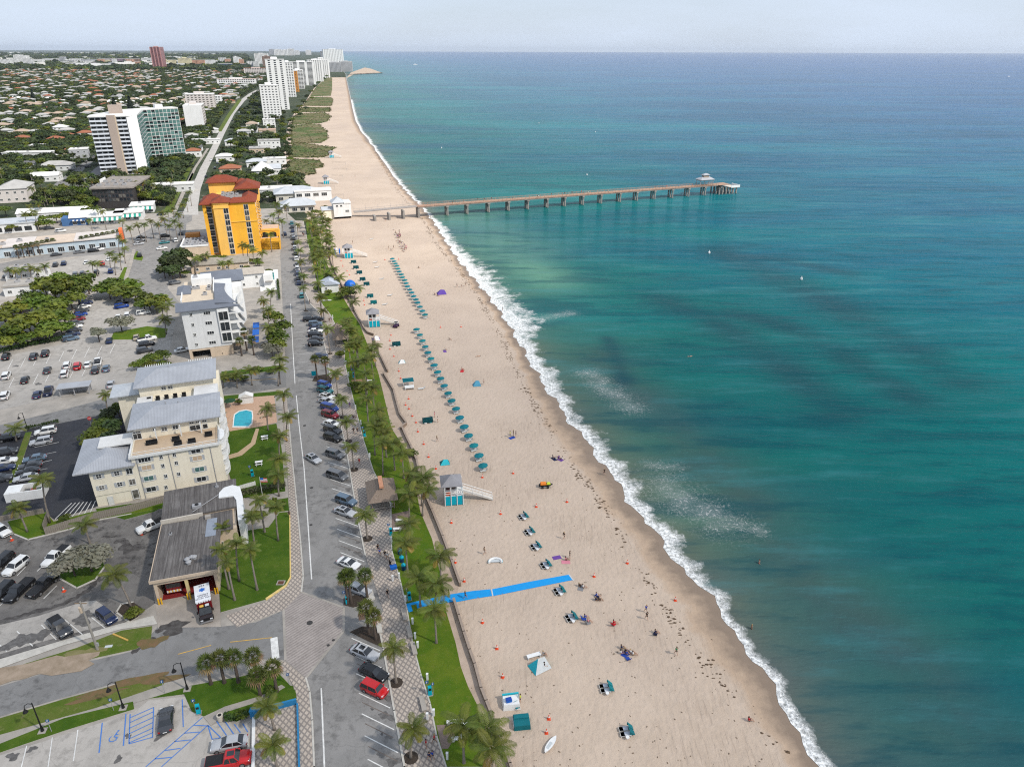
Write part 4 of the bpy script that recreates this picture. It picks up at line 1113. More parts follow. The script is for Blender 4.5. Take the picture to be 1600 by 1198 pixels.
MB().box(4.75,.02,0,5.25,.42,3.7).build('bay_pillar',mat('yellow_stripe',(.62,.5,.25),.7),r)
mb=MB();mb.box(-.35,-.3,4.6,10.2,16.2,4.9);mb.build('roof',M_TAR,r)
mb=MB();mb.box(-.35,-.42,4.45,10.2,-.3,5.);mb.box(-.47,-.42,4.45,-.35,16.2,5.);mb.build('roof_edge',BGE,r)
mb=MB();mb.box(.6,.5,.055,9.3,15.4,.07);mb.build('bay_floor',mat('red_bay_floor',(.2,.02,.02),.7),r)
mb=MB();mb.box(7.6,9.8,4.9,9.4,15.4,5.);mb.build('metal_patch',mat('blue_grey_sheet',(.26,.29,.34),.4),r)
for i,(du,dv)in enumerate(((5.2,3.6),(5.9,4.),(5.5,2.7),(6.3,3.9))):MB().cyl(0,0,0,.5,.35,10).cyl(0,0,.5,.75,.5,10,r2=.15).build('roof_vent',STL,r,(du,dv,4.9))
unit(r,1.6,12.4,4.9,.5,.4,.4,'roof_vent')
for(u,v)in((.25,-.5),(.7,-.5),(4.8,-.6),(5.25,-.6),(9.2,-.55),(9.6,-.55)):
 w=f.o+f.e*u+f.n*v
 o=MB().cyl(0,0,0,1.25,.13,10).cyl(0,0,1.25,1.32,.13,10,r2=.05).build('bollard',mat('bollard_yellow',(.75,.42,.02),.5),None,(w[0],w[1],.05))
 tag(o,'yellow safety bollard guarding the open engine bays','bollard','bollards at the fire station bays')
FS=f
f=Frame(FS.o+FS.n*16.4+FS.e*(-.2),21)
r=f.root('office_building','low flat grey roofed office joined behind the fire station with white curved wall','office')
mb=MB();mb.box(0,.5,0,13,10.5,5.2);mb.box(6.6,-5.8,0,12.8,.5,4.7);mb.build('wall',BGE,r)
mb=MB();mb.box(-.2,.3,5.2,13.2,10.7,5.45);mb.build('roof',M_TAR,r)
mb=MB();mb.box(6.4,-6,4.7,12.2,.28,4.95);mb.build('roof',M_TAR,r)
mb=MB();mb.box(-.3,-.0,4.2,7.,.29,5.6);mb.build('roof_edge',mat('pale_fascia',(.55,.5,.43),.8),r)
mb=MB();n=8
top=[(10.3,6.),(11.2,7.4),(12.6,7.7),(13.5,6.6),(13.9,3.),(13.9,-4.5)]
mb.prism([(9.9,4.2),(10.,6.),(10.9,7.6),(12.5,8.),(13.9,6.8),(14.3,3.),(14.3,-5.),(13.2,-5.),(13.1,2.2),(12.6,3.9)],0,5.7)
mb.build('curved_wall',WHT,r)
unit(r,6.,2.6,5.45,1.6,1.,.6);MB().cyl(0,0,0,.3,.35,8).cyl(0,0,.3,.9,.15,8).build('roof_vent',STL,r,(9.6,8.6,5.45))
mb=MB();mb.tube([(5.2,1.,5.6),(10.,5.6,5.6)],.08,5);mb.build('roof_pipe',STL,r)
MB().box(7.4,-1.5,4.95,8.4,-.7,5.5).build('roof_hatch',CNC,r)
win(r,'S',9.6,1.3,-5.8,1.,2.2,1,1,name='door')
f=Frame(G(376,451)[:2],19)
r=f.root('beach_house','white two storey house with pale roof and small green pool in its yard','house')
mb=MB();mb.box(0,0,0,9,8,5.6);mb.box(9,-2,0,12.5,4,5.2);mb.build('wall',WHT,r)
MB().gable(-.3,-.3,9.3,8.3,5.6,1.6,.3).build('roof',mat('pale_tile_roof',(.4,.36,.31),.85,(.34,.3,.26),.8),r)
for u in(1.5,6.5):
 for z in(1.5,4.2):win(r,'S',u,z,0,.9,1.1,2)
for z in(1.4,4.):win(r,'E',-.5,z,12.5,1.8,1.5,2)
mb=MB();mb.box(9.6,-3.2,2.6,12.4,-2,2.8);mb.build('balcony',M_CRETE,r)
pw=PX([(412,427),(428,426),(429,437),(412,438)],.3);mb=MB();mb.prism(PX([(405,424),(434,422),(436,452),(407,456)]),0,.3);o=mb.build('yard_paving',WRF);KS(o)
M_POOLW=mat('pool_water',(.015,.3,.4),.08,(.02,.36,.46),.8,bmp=.05)
M_POOLG=mat('green_pool_water',(.01,.17,.16),.08,(.02,.2,.18),.8)
def pool(name,label,rim,z,water,m_rim,grow=1.12):
 r_=thing(name,label,'swimming pool',(0,0,0))
 c=np.mean(np.array(rim),0)
 out=[tuple(c+(np.array(p)-c)*grow)for p in rim];n=len(rim)
 mb=MB();mb.add([(p[0],p[1],z)for p in out]+[(p[0],p[1],z+.12)for p in out]+[(p[0],p[1],z+.12)for p in rim]+[(p[0],p[1],z+.02)for p in rim],[(i,(i+1)%n,n+(i+1)%n,n+i)for i in range(n)]+[(n+i,n+(i+1)%n,2*n+(i+1)%n,2*n+i)for i in range(n)]+[(2*n+i,2*n+(i+1)%n,3*n+(i+1)%n,3*n+i)for i in range(n)])
 mb.build('coping',m_rim,r_)
 mb=MB();mb.sheet(rim,z+.04);mb.build('water_surface',water,r_)
 return r_
def ccw(p):
 p=[tuple(x)for x in p]
 ar=sum(p[i][0]*p[(i+1)%len(p)][1]-p[(i+1)%len(p)][0]*p[i][1]for i in range(len(p)))
 return p if ar>0 else p[::-1]
pool('swimming_pool','small square green pool beside the white house',ccw(pw),.3,M_POOLG,WRF)
pool('swimming_pool','bright blue pool with white rim in the cream block garden',ccw(PX([(365,666),(366,655),(367,648),(374,643),(384,641),(393,643),(394,650),(393,661),(388,666)],.1)),.06,M_POOLW,WHT)
f=Frame(G(376,632)[:2],17)
r=f.root('pool_house','tiny white gabled pool shelter north of the blue pool','shelter')
MB().box(0,0,0,3.2,1.6,2.).build('wall',WHT,r);MB().gable(0,0,3.2,1.6,2.,.9,.25,axis='y').build('roof',WRF,r)
H_=40.5
P_={k:G(x,y,0)[:2]for k,(x,y)in dict(a=(159,275),b=(186,273.6),c=(200,272.8),d=(216,272),e=(232,269.5)).items()}
P_.update({k:G(x,y,H_)[:2]for k,(x,y)in dict(g=(223,172),h=(277.5,169.3),w=(190,181.5)).items()})
r=thing('condominium_tower','tall angled white condominium tower with green balcony glazing and blank white end wall','tower block',(P_['d'][0],P_['d'][1],0),0)
o0=P_['d']
def lp(k):return tuple(P_[k]-o0)
dirA=P_['d']-P_['a'];dirA/=np.linalg.norm(dirA);nA=np.array([-dirA[1],dirA[0]])
dirB=P_['h']-P_['g'];dirB/=np.linalg.norm(dirB);nB=np.array([-dirB[1],dirB[0]])
def A2(u,v):return tuple(P_['a']+dirA*u+nA*v-o0)
def B2(u,v):return tuple(P_['g']+dirB*u+nB*v-o0)
LA=np.linalg.norm(P_['d']-P_['a']);LB=np.linalg.norm(P_['h']-P_['g'])
slab_e=np.array(lp('e'))
mb=MB();mb.prism([A2(0,1.5),A2(LA,1.5),A2(LA,14),A2(0,14)],0,H_);mb.prism([A2(LA-1,13),tuple(np.array(lp('e'))*.9+nA*2.),tuple(np.array(B2(1,2))),B2(-14,6),A2(LA-16,14.2)],0,H_-.02);mb.prism([B2(0,1.5),B2(LB,1.5),B2(LB,13),B2(0,13)],0,H_+.02)
mb.build('wall',GRW,r)
mb=MB();mb.prism([A2(-.6,-.4),A2(LA+.3,-.4),tuple(slab_e+nA*.5),B2(-.3,0),B2(LB+.3,0),B2(LB+.3,13.4),B2(-14,8),A2(-.6,14.6)],H_+.05,H_+.7);mb.build('roof',WRF,r)
e1=slab_e/np.linalg.norm(slab_e)
mb=MB();mb.prism([(0,0),tuple(slab_e),tuple(slab_e+nA*1.6-e1*0),tuple(nA*1.6)],0,H_+1.3);mb.build('end_wall',mat('bright_white',(.8,.8,.79),.7),r)
ub=float((P_['b']-P_['a'])@dirA);uc=float((P_['c']-P_['a'])@dirA)
mb=MB();mb.prism([A2(ub,-.5),A2(uc-.8,-.5),A2(uc-.8,1.45),A2(ub,1.45)],0,H_+1.2);mb.build('pillar_panel',M_BROWNP,r)
mb=MB();mb.prism([A2(uc-.75,-.45),A2(uc+.1,-.45),A2(uc+.1,1.4),A2(uc-.75,1.4)],0,H_+1.1);mb.build('pillar_panel',BGE,r)
nf=14;dzf=H_/nf
for k in range(nf):
 z=k*dzf
 for(u0,u1,nm)in((0,ub-.1,'balcony'),(uc+.2,LA-.5,'balcony')):
  mb=MB();mb.prism([A2(u0,0),A2(u1,0),A2(u1,1.48),A2(u0,1.48)],z+dzf-.28,z+dzf-.05);mb.prism([A2(u0,0),A2(u1,0),A2(u1,.12),A2(u0,.12)],z+dzf-.05,z+dzf+.95 if k<nf-1 else z+dzf)
  mb.build(nm,mat('balcony_blue_white',(.62,.65,.7),.6),r)
  mb=MB();n=max(2,int((u1-u0)/3.))
  for i in range(n):
   s0=u0+(u1-u0)*(i+.12)/n;s1=u0+(u1-u0)*(i+.88)/n
   mb.prism([A2(s0,1.38),A2(s1,1.38),A2(s1,1.49),A2(s0,1.49)],z+.3,z+dzf-.5)
  stuff(mb.build('windows',GLS,r))
 mb=MB();mb.prism([B2(0,0),B2(LB,0),B2(LB,1.48),B2(0,1.48)],z+dzf-.3,z+dzf-.05);mb.build('balcony',WHT,r)
 mb=MB()
 for i in range(9):
  s0=LB*(i+.06)/9;s1=LB*(i+.94)/9
  g_=0 if random.random()<(.25+.07*i)else 1
  mb.prism([B2(s0,.1),B2(s1,.1),B2(s1,.16),B2(s0,.16)],z+(.1 if g_==0 else .1),z+(dzf-.5 if g_==0 else 1.),0)
  mb.prism([B2(s0,1.4),B2(s1,1.4),B2(s1,1.49),B2(s0,1.49)],z+.2,z+dzf-.4,1)
 stuff(mb.build('balcony_glazing',[M_GLASSG,GLS],r))
 p0,p1=np.array(lp('w')),np.array(B2(0,0))
 q0,q1=slab_e+nA*2,np.array(B2(.3,.3))
 mb=MB()
 for i in range(6):
  s0=q0+(q1-q0)*(i+.1)/6;s1=q0+(q1-q0)*(i+.75)/6;nn=np.array([(q1-q0)[1],-(q1-q0)[0]]);nn=nn/np.linalg.norm(nn)*.4
  mb.prism([tuple(s0),tuple(s1),tuple(s1+nn),tuple(s0+nn)],z+.5,z+dzf-.5)
 stuff(mb.build('windows',M_GLASSG,r))
mb=MB()
for i in range(10):
 s=LB*i/9;mb.prism([B2(s-.12,.02),B2(s+.12,.02),B2(s+.12,1.49),B2(s-.12,1.49)],0,H_)
stuff(mb.build('balcony_fins',WHT,r))
mb=MB();p=np.array(A2(ub+3,12));mb.rbox(p[0]-4,p[1]+14,H_+.7,H_+6.5,9,7,math.atan2(dirA[1],dirA[0]));mb.build('plant_room',M_BROWNP,r)
mb=MB();p=np.array(B2(LB*.55,8));mb.rbox(p[0],p[1],H_+.7,H_+3.2,6,4,math.atan2(dirB[1],dirB[0]));mb.build('roof_hut',WHT,r)
def tower(name,label,base,w,d,h,ang=17.4,wall=None,floors=None,sbays=6,ebays=5,style='grid',roof=None,cat='tower block',group=None,top=True,glass=None,wfrac=(.6,.5)):
 """base: pixel of the near (south west) foot corner"""
 fr=Frame(G(*base)[:2],ang)
 r=fr.root(name,label,cat,group)
 wall=wall or WHT
 MB().box(0,0,0,w,d,h).build('wall',wall,r)
 MB().box(-.3,-.3,h,w+.3,d+.3,h+.5).build('roof',roof or WRF,r)
 floors=floors or max(2,int(h/3.));dz=h/floors
 g=glass or GLS
 if style=='bands':
  for k in range(floors):
   mb=MB();z=k*dz
   mb.box(-.06,-.06,z+dz*.35,w+.06,d*.98,z+dz*.85);stuff(mb.build('window_band',g,r))
 else:
  mb=MB()
  wgrid(mb,'S',0,w*.04,w*.96,sbays,dz*.3,dz,floors,w/sbays*wfrac[0],dz*wfrac[1])
  wgrid(mb,'E',w,d*.04,d*.96,ebays,dz*.3,dz,floors,d/ebays*wfrac[0],dz*wfrac[1])
  stuff(mb.build('windows',g,r))
  if style=='balcony':
   for k in range(1,floors):
    mb=MB();mb.box(w*.02,-1.1,k*dz-.15,w*.98,0,k*dz);mb.box(w*.02,-1.1,k*dz,w*.98,-1.,k*dz+.9);mb.box(w,d*.02,k*dz-.15,w+1.1,d*.98,k*dz);mb.box(w+1.,d*.02,k*dz,w+1.1,d*.98,k*dz+.9)
    mb.build('balcony',wall,r)
 if top:
  MB().box(w*.3,d*.3,h+.5,w*.65,d*.65,h+3.4).build('plant_room',wall,r)
 return fr,r
def tw(name,label,x0,x1,yb,yt,depth,**k):
 """far block from its left/right columns, foot row and top row in the photo"""
 w=float(np.linalg.norm(G(x1,yb)[:2]-G(x0,yb)[:2]))
 return tower(name,label,(x0,yb),w,depth,HT(x0,yb,yt),**k)
M_PINK=mat('pink_granite',(.44,.225,.215),.7,(.38,.2,.19),.02)
M_PINKG=mat('bronze_glass',(.12,.05,.055),.3)
M_SALMON=mat('salmon_wall',(.56,.32,.22),.8);M_PALEY=mat('pale_yellow_wall',(.62,.56,.36),.8)
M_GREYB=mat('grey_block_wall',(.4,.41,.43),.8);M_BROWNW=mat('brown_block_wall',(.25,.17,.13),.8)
tower('condominium_tower','lower white tower with rows of small dark windows in front of the tallest slab',(412,186),24,22,HT(412,186,134),wall=WHT,sbays=5,ebays=4,wfrac=(.45,.4))
tower('condominium_tower','tallest slim white beach tower with a dark striped window column',(424,172),28,40,HT(424,172,93.5),wall=WHT,floors=24,sbays=3,ebays=3,style='grid',wfrac=(.35,.55))
fr,r=tower('condominium_tower','slim white slab standing just behind the tallest beach tower',(447,152),20,70,HT(447,152,98),wall=WHT,floors=22,sbays=4,ebays=14,wfrac=(.55,.5))
tower('condominium_tower','orange flanked block with white balconies among the white beach towers',(452,144),22,40,HT(452,144,111),wall=mat('orange_wall',(.5,.22,.05),.8),floors=14,sbays=3,ebays=5,wfrac=(.3,.4))
tower('condominium_tower','rounded white balcony block beside the orange flanked building',(459,139),26,40,HT(459,139,110),wall=WHT,floors=14,sbays=4,ebays=6,style='balcony')
tower('condominium_tower','wide white slab with broad dark balcony bays facing south',(456,134),62,46,HT(456,134,97.5),wall=WHT,floors=20,sbays=3,ebays=6,wfrac=(.62,.6))
tower('condominium_tower','white slab next north of the wide slab with dark balcony bays',(484,128),40,70,HT(484,128,94.5),wall=WHT,floors=22,sbays=6,ebays=12,wfrac=(.4,.5))
tower('condominium_tower','white slab of small balconies at the north end of the beach row',(494,122),46,70,HT(494,122,92),wall=WHT,floors=22,sbays=7,ebays=10,wfrac=(.4,.5))
tower('condominium_tower','narrow white end slab nearest the dune scrub and sand',(499,122),34,40,HT(499,122,94),wall=WHT,floors=20,sbays=5,ebays=6,wfrac=(.4,.5))
tower('condominium_tower','bright white stepped tower by the inlet rising above the horizon',(507,104),110,80,HT(507,104,77.5),wall=mat('bright_white',(.8,.8,.79),.7),floors=28,sbays=12,ebays=8,wfrac=(.35,.45))
tower('condominium_tower','grey shadowed side wing of the bright white inlet tower',(503,103),30,60,HT(503,103,80.5),wall=M_GREYB,floors=28,sbays=4,ebays=6)  # the wing's shade is put into its grey wall colour
tower('apartment_building','long grey apartment range at the foot of the bright inlet tower',(513,113),56,40,HT(513,113,98),wall=M_GREYB,floors=12,sbays=10,ebays=5,wfrac=(.5,.5))
tower('apartment_building','right hand grey apartment range nearest the sand spit',(533,112.5),50,40,HT(533,112.5,96.5),wall=M_GREYB,floors=12,sbays=10,ebays=5,wfrac=(.5,.5))
fr,r=tw('office_tower','lone pink office tower standing high above the far skyline',240,256,110,73.5,60,wall=M_PINK,floors=26,sbays=3,ebays=4,glass=M_PINKG,wfrac=(.6,.85),cat='office tower',ang=10)
k=0
SKY_=[(1,18,104,93,WHT,'white block at the left edge of the far skyline'),(18,30,103,92,WHT,'white block second from the left of the far skyline'),(24,44,101,87,WHT,'taller white block near the left of the far skyline'),(38,52,105,92,GRW,'pale grey block behind trees left of the long far row'),(52,68,102,93,WHT,'white block ending the left cluster of the far skyline'),(68,90,99,92,GRW,'pinkish grey long low block of the left far skyline'),(110,128,100,92,WHT,'white low block before the purple blocks of the skyline'),(128,144,101,93,M_GREYB,'grey block left of the purple blocks of the skyline'),(144,160,101,93,M_GREYB,'blue grey block beside the purple blocks of the skyline'),(160,180,101,92,mat('mauve_wall',(.26,.19,.24),.8),'mauve block, left of a pair on the skyline'),(180,200,101,92,MATS['mauve_wall'],'mauve block, right of a pair on the skyline'),(203,218,101,92,M_BROWNW,'brown block left of the pink tower'),(222,236,100,91,GRW,'pale grey block hidden partly by the pink tower'),(236,240,100,91,GRW,'thin pale block touching the pink tower'),(255,262,104,93,M_PALEY,'thin yellowish block right of the pink tower'),(264,276,106,94,M_PALEY,'pale yellow block with dark side right of the pink tower'),(280,299,106,91,M_PALEY,'wide pale yellow tower block on the skyline'),(300,308,105,94,M_SALMON,'left salmon block beside the yellow tower block'),(309,321,105,94,M_SALMON,'right salmon block beside the yellow tower block'),(322,336,106,94,WHT,'white and blue block right of the salmon blocks'),(341,362,107,100,mat('navy_glass',(.05,.08,.13),.3),'dark blue glass block right of the salmon blocks'),(366,374,104,89,WHT,'twin topped pale tower left of the beach towers'),(374,379,103,91,GRW,'thin grey tower beside the twin topped tower'),(376,384,106,100,MATS['navy_glass'],'small dark glass block right of the twin topped tower'),(411,424,104,88,M_BROWNW,'brown tower behind the white beach towers'),(399,420,100,84,WHT,'low white group far behind the brown tower'),(421,429,86,77,M_GREYB,'grey tower at the left of the most distant group'),(429,440,87,77.5,WHT,'white tower in the left of the most distant group'),(441,450,87,78,WHT,'white tower in the middle of the most distant group'),(450,460,87,76.5,GRW,'tallest pale tower of the most distant group'),(461,468,86,79,WHT,'small white tower right of the most distant group'),(478,486,86,78.5,WHT,'pointed white tower alone beside the far sea')]
for x0,x1,yb,yt,wm,lab in SKY_:
 d=float(np.linalg.norm(G(x1,yb)[:2]-G(x0,yb)[:2]))
 tw('tower_block',lab,x0,x1,yb,yt,d*.7,wall=wm,floors=int(8+d/12)if yt<90 else 8,sbays=max(4,int((x1-x0)*.5)),ebays=3,ang=12,top=(yt<92),wfrac=(.45,.5))
for i in range(30):
 x0=96+i*11.2+RU(-3,3)
 if 234<x0<300:continue
 w_=RU(5,11);yb=RU(99,105);col_=random.choice((WHT,GRW,M_GREYB,M_SALMON,M_PALEY,MATS['mauve_wall'],WHT))
 tw('tower_block',f'small mid rise block, {FIRST[i % 20]} of the {"left" if i < 20 else "right"} run in the far inland skyline',x0,x0+w_,yb,yb-RU(5,11),40,wall=col_,floors=7,sbays=4,ebays=3,ang=12,top=False,wfrac=(.45,.5))
f,r=tower('apartment_building','white stepped block with blank end wall beside the coast road',(292,203),20,38,26,wall=mat('pale_pink_wall',(.62,.57,.54),.8),floors=9,sbays=3,ebays=7,wfrac=(.45,.45))
MB().box(0,-.4,0,20,-.05,26.5).build('end_wall',WHT,r)
f,r=tower('apartment_building','beige block with grey wing behind the blank white end wall',(293,175),40,30,24,wall=MATS['pale_pink_wall'],floors=8,sbays=7,ebays=6,wfrac=(.5,.45))
tower('apartment_building','low white row behind the beige block near the coast road',(306,165),42,24,14,wall=WHT,floors=4,sbays=9,ebays=5,roof=WRF,cat='apartment block')
tower('apartment_building','long pink roofed block with arcade beside the far coast road',(340,135),95,40,16,wall=WHT,floors=4,sbays=16,ebays=6,roof=mat('pinkish_roof',(.48,.36,.31),.85),cat='apartment block')
tower('apartment_building','brick red long roofed block near the far beach towers',(382,117),90,40,22,wall=MATS['pale_pink_wall'],floors=5,sbays=14,ebays=6,roof=M_TERRA2,cat='apartment block')
f=Frame(G(150,327)[:2],12)
r=f.root('office_building','dark glass office block with flat gravel roof and plant','office')
MB().box(0,0,0,22,40,11.4).build('wall',mat('dark_stone',(.055,.05,.05),.5),r)
mb=MB();mb.box(-.8,-1.,11.4,22.8,41,12.3);mb.build('roof',M_GRAVEL,r)
for k in range(3):
 for i in range(11):win(r,'S',1.2+i*1.95,5.+k*2.3,0,1.7,1.9,1,1,fm=mat('bronze_frame',(.08,.07,.07),.4))
for i in range(8):unit(r,3+(i%4)*4.5,6+(i//4)*12,12.3,2.2,2.,1.3)
MB().rbox(.4,22,12.3,14.2,.5,10,0).build('roof_screen',WHT,r)
f=Frame(G(0,404)[:2],26)
r=f.root('shop_building','long low shop strip with pale cream roof and blue fascia','shops')
MB().box(-25,0,0,50,16,4.6).build('wall',mat('pale_blue_wall',(.42,.5,.56),.8),r)
for k,(a,b)in enumerate(((-25,2),(2,14),(14,30),(30,50))):MB().box(a,-.6,4.6,b-.1,16.4,5.+.12*(k%2)).build('roof',mat('cream_roof_%d'%(k%2),((.56,.46,.37),(.58,.53,.5))[k%2],.85,((.46,.38,.31),(.5,.46,.43))[k%2],.2),r)
for i in range(17):win(r,'S',-22+i*4.2,1.6,0,2.6,2.2,3,1)
MB().box(49,-1.5,3,50.5,5,8.2).build('orange_sign_tower',mat('orange_panel',(.7,.16,.05),.6),r)
unit(r,2,4,5.1,2,1.5,1.2);unit(r,8,8,5.1,2,1.5,1.2);unit(r,19,6,5.1)
f=Frame(G(-4,366)[:2],24)
r=f.root('shop_building','low grey roofed shop at the left edge beyond the long strip','shop')
MB().box(-12,0,0,17,14,4.5).build('wall',GRW,r);MB().box(-12.4,-.4,4.5,17.4,14.4,5.).build('roof',M_SEAML,r)
mb=MB();wgrid(mb,'S',0,-10,16,6,.8,3,1,3.2,2.2);stuff(mb.build('windows',GLS,r))
f=Frame(G(98,354)[:2],22)
r=f.root('restaurant','white roofed restaurant with blue and white striped gable','restaurant')
MB().box(0,0,0,20,14,4).build('wall',mat('blue_wall',(.06,.14,.3),.7),r);MB().gable(4,0,20,14,4,2.6,.5).build('roof',WRF,r)
for i in range(7):
 MB().box(4.4+i*.9,-1.6,2.6-0*i,5.25+i*.9,-.02,3.).build('awning_stripe',WHT if i%2 else mat('awning_blue',(.05,.13,.33),.7),r)
for i in range(4):win(r,'S',6+i*3.8,1.4,0,2.,1.8,2)
for bx,by,nm,w_ in((140,352,'long white flat roofed diner behind the striped gable',16),(180,346,'white roofed cafe with green and white striped awnings',14),(205,334,'small white cafe with green awning at the street corner',12)):
 f=Frame(G(bx,by)[:2],20)
 r=f.root('cafe',nm,'cafe')
 MB().box(0,0,0,w_,12,4).build('wall',GRW,r);MB().box(-.4,-.4,4,w_+.4,12.4,4.5).build('roof',WRF,r)
 for i in range(int(w_/1.2)):
  mb=MB();mb.add([(0,-2.2,2.4),(1.15,-2.2,2.4),(1.15,-.02,3.6),(0,-.02,3.6)],[(0,1,2,3)]);mb.add([(0,-2.2,2.1),(1.15,-2.2,2.1),(1.15,-2.2,2.4),(0,-2.2,2.4)],[(0,1,2,3)])
  mb.build('awning_stripe',WHT if i%2 else mat('awning_green',(.03,.28,.22),.7),r,(i*1.2+.2,0,0))
 for i in range(3):win(r,'S',2.5+i*4,1.4,0,2.4,1.8,2)
 unit(r,w_*.4,6,4.5)
M_GRR=mat('grey_flat_roof',(.42,.41,.39),.9,(.33,.32,.31),.2)
HSE=[((5,249),38,9,5,8,GRW,WRF,'flat','long white flat roofed motel range left of the condominium tower'),((110,248),14,12,7,22,M_GREYB,WRF,'flat','grey walled block with bright white roof left of the tower'),((62,268),22,12,4,14,GRW,M_GRR,'hip','grey hip roofed house below the white motel range'),((48,285),18,10,4,14,WHT,WRF,'gable','white gabled house among palms left of the tower'),((-2,318),16,22,8,20,MATS['pale_pink_wall'],M_GRR,'hip','pinkish apartment house at the left edge with grey roof'),((28,346),34,9,4,14,GRW,WRF,'gable','long pale roofed shed half hidden by hedges'),((84,208),14,10,6,14,WHT,WRF,'hip','white villa with dark upper windows before the tower'),((74,224),14,10,4,14,BGE,M_TERRA2,'hip','terracotta roofed villa nearest left of the tower'),((24,222),12,9,4,10,BGE,M_TERRA2,'hip','terracotta roofed villa far left among green trees'),((122,216),14,10,5,18,WHT,M_TERRA2,'hip','orange roofed villa touching the left flank of the tower'),((0,212),12,9,5,12,WHT,M_GRR,'hip','dark grey roofed house at the left edge of the suburb'),((46,235),12,8,4,12,WHT,WRF,'flat','small white flat roofed house above the motel range'),((10,440),14,8,4,16,GRW,M_CRETE,'flat','grey concrete shed left of the dense hedge'),((8,464),16,9,3.5,20,GRW,M_CRETE,'flat','flat grey shed above the row of palms by the hedge'),((0,505),9,7,3,20,GRW,M_CRETE,'flat','small grey slab roof half buried in the hedge at left edge'),((291,246),12,9,5,17,WHT,M_TERRA2,'hip','small terracotta house right of the tower by the coast road'),((236,302),26,9,4.5,17,GRW,WRF,'flat','low white shop right of the dark glass office'),((300,226),26,7,4,17,WHT,WRF,'flat','long white canopy building beside the coast road'),((386,262),15,10,4,17,WHT,M_SEAML,'hip','white tent roofed house behind the hotel'),((386,310),28,12,4.5,17,GRW,WRF,'flat','white flat roofed restaurant right of the hotel roof'),((407,274),15,12,4.5,17,WHT,M_SEAML,'gable','grey metal roofed beach house north of the white restaurant'),((412,258),18,8,4.5,17,WHT,WRF,'flat','white terrace roof with small tables near the dunes'),((404,233),20,12,7,17,WHT,M_GRR,'flat','cream block with grey flat roof and skylights by the dunes'),((390,240),18,14,4,17,BGE,M_GRR,'flat','tan walled courtyard house west of the grey flat roof'),((412,200),14,14,9,17,WHT,WRF,'flat','white cube house with brown parapet south of the lower white tower'),((405,210),18,14,4,17,BGE,mat('pink_paving',(.5,.36,.28),.9),'flat','pinkish terrace building between villas and the white cube'),((300,428),13,8,3.4,17,BGE,mat('thatch_tan_roof',(.30,.27,.23),.9,(.22,.2,.17),.8),'hip','low tan hip roofed house between the hotel and the slate roofs'),((346,424),11,8,3.2,17,BGE,MATS['thatch_tan_roof'],'hip','small tan hip roofed house in front of the ochre hotel'),((338,253),14,9,4,17,WHT,WRF,'hip','white cottage under trees right of the coast road'),((352,228),14,10,4,17,WHT,M_SEAML,'hip','white cottage half hidden beside the bend of the coast road')]
def house(name,label,o,ang,w,d,h,wall,roof,kind,cat='house',group=None,wins=True):
 r=thing(name,label,cat,(o[0],o[1],0),R_(ang),group)
 MB().box(0,0,0,w,d,h).build('wall',wall,r)
 mb=MB()
 if kind=='hip':mb.hip(0,0,w,d,h,min(w,d)*.22,.5)
 elif kind=='gable':mb.gable(0,0,w,d,h,min(w,d)*.22,.4)
 else:mb.box(-.3,-.3,h,w+.3,d+.3,h+.35);mb.box(-.3,-.3,h+.35,w+.3,-.1,h+.7);mb.box(-.3,d+.1,h+.35,w+.3,d+.3,h+.7)
 mb.build('roof',roof,r)
 if wins:
  n=max(2,int(w/4));nf=max(1,int(h/3))
  for k in range(nf):
   for i in range(n):win(r,'S',w*(i+.5)/n,h*(k+.5)/nf,0,1.5,1.2,2)
   for i in range(max(1,int(d/5))):win(r,'E',d*(i+.5)/max(1,int(d/5)),h*(k+.5)/nf,w,1.5,1.2,2)
 return r
HPOS=[]
for(bp,w,d,h,ang,wl,rf,kd_,lab)in HSE:
 g=G(*bp)[:2];r=house('house',lab,g,ang,w,d,h,wl,rf,kd_)
 HPOS.append((g[0]+w/2,g[1]+d/2,max(w,d)*.62))
 if kd_=='flat':unit(r,w*.5,d*.5,h+.35);unit(r,w*.25,d*.6,h+.35)
f=Frame(G(396,276)[:2],17)
r=f.root('restaurant_tent','white peaked tent roof over the restaurant behind the hotel','tent')
MB().box(0,0,0,14,12,4).build('wall',WHT,r)
mb=MB();mb.add([(-1,-1,4),(15,-1,4),(15,13,4),(-1,13,4),(7,6,10)],[(0,1,4),(1,2,4),(2,3,4),(3,0,4),(0,3,2,1)]);mb.build('peaked_roof',WRF,r)
for(bp,w,d,h,lab)in(((432,317),24,16,5,'white pavilion with large grey pyramid roof before the pier'),((442,333),18,12,3.6,'open sided pavilion with small grey pyramid roof by the turning circle')):
 f=Frame(G(*bp)[:2],18);r=f.root('pavilion',lab,'pavilion')
 MB().box(0,0,0,w,d,h).build('wall',mat('pavilion_wall',(.6,.57,.5),.8),r);MB().hip(0,0,w,d,h,3.2,1.,run=min(w,d)/2).build('roof',M_SEAML,r)
 for i in range(4):win(r,'S',w*(i+.5)/4,h*.45,0,2.8,1.9,3)
f=Frame(G(462,316)[:2],18);r=f.root('pavilion','flat white gallery with dark windows joining the pyramid roofs','pavilion')
MB().box(0,0,0,22,10,6).build('wall',WHT,r);MB().box(-.3,-.3,6,22.3,10.3,6.5).build('roof',WRF,r)
for i in range(4):win(r,'S',2.6+i*5,4,0,3.4,2.,3)
f=Frame(G(503,459)[:2],15)
r=f.root('beach_hut','small white hut with pale blue grey gabled roof on the beach lawn','hut')
MB().box(0,0,0,6.5,5.5,3.4).build('wall',WHT,r);MB().gable(0,0,6.5,5.5,3.4,1.7,.5,axis='y').build('roof',mat('blue_grey_roof',(.46,.50,.58),.5),r)
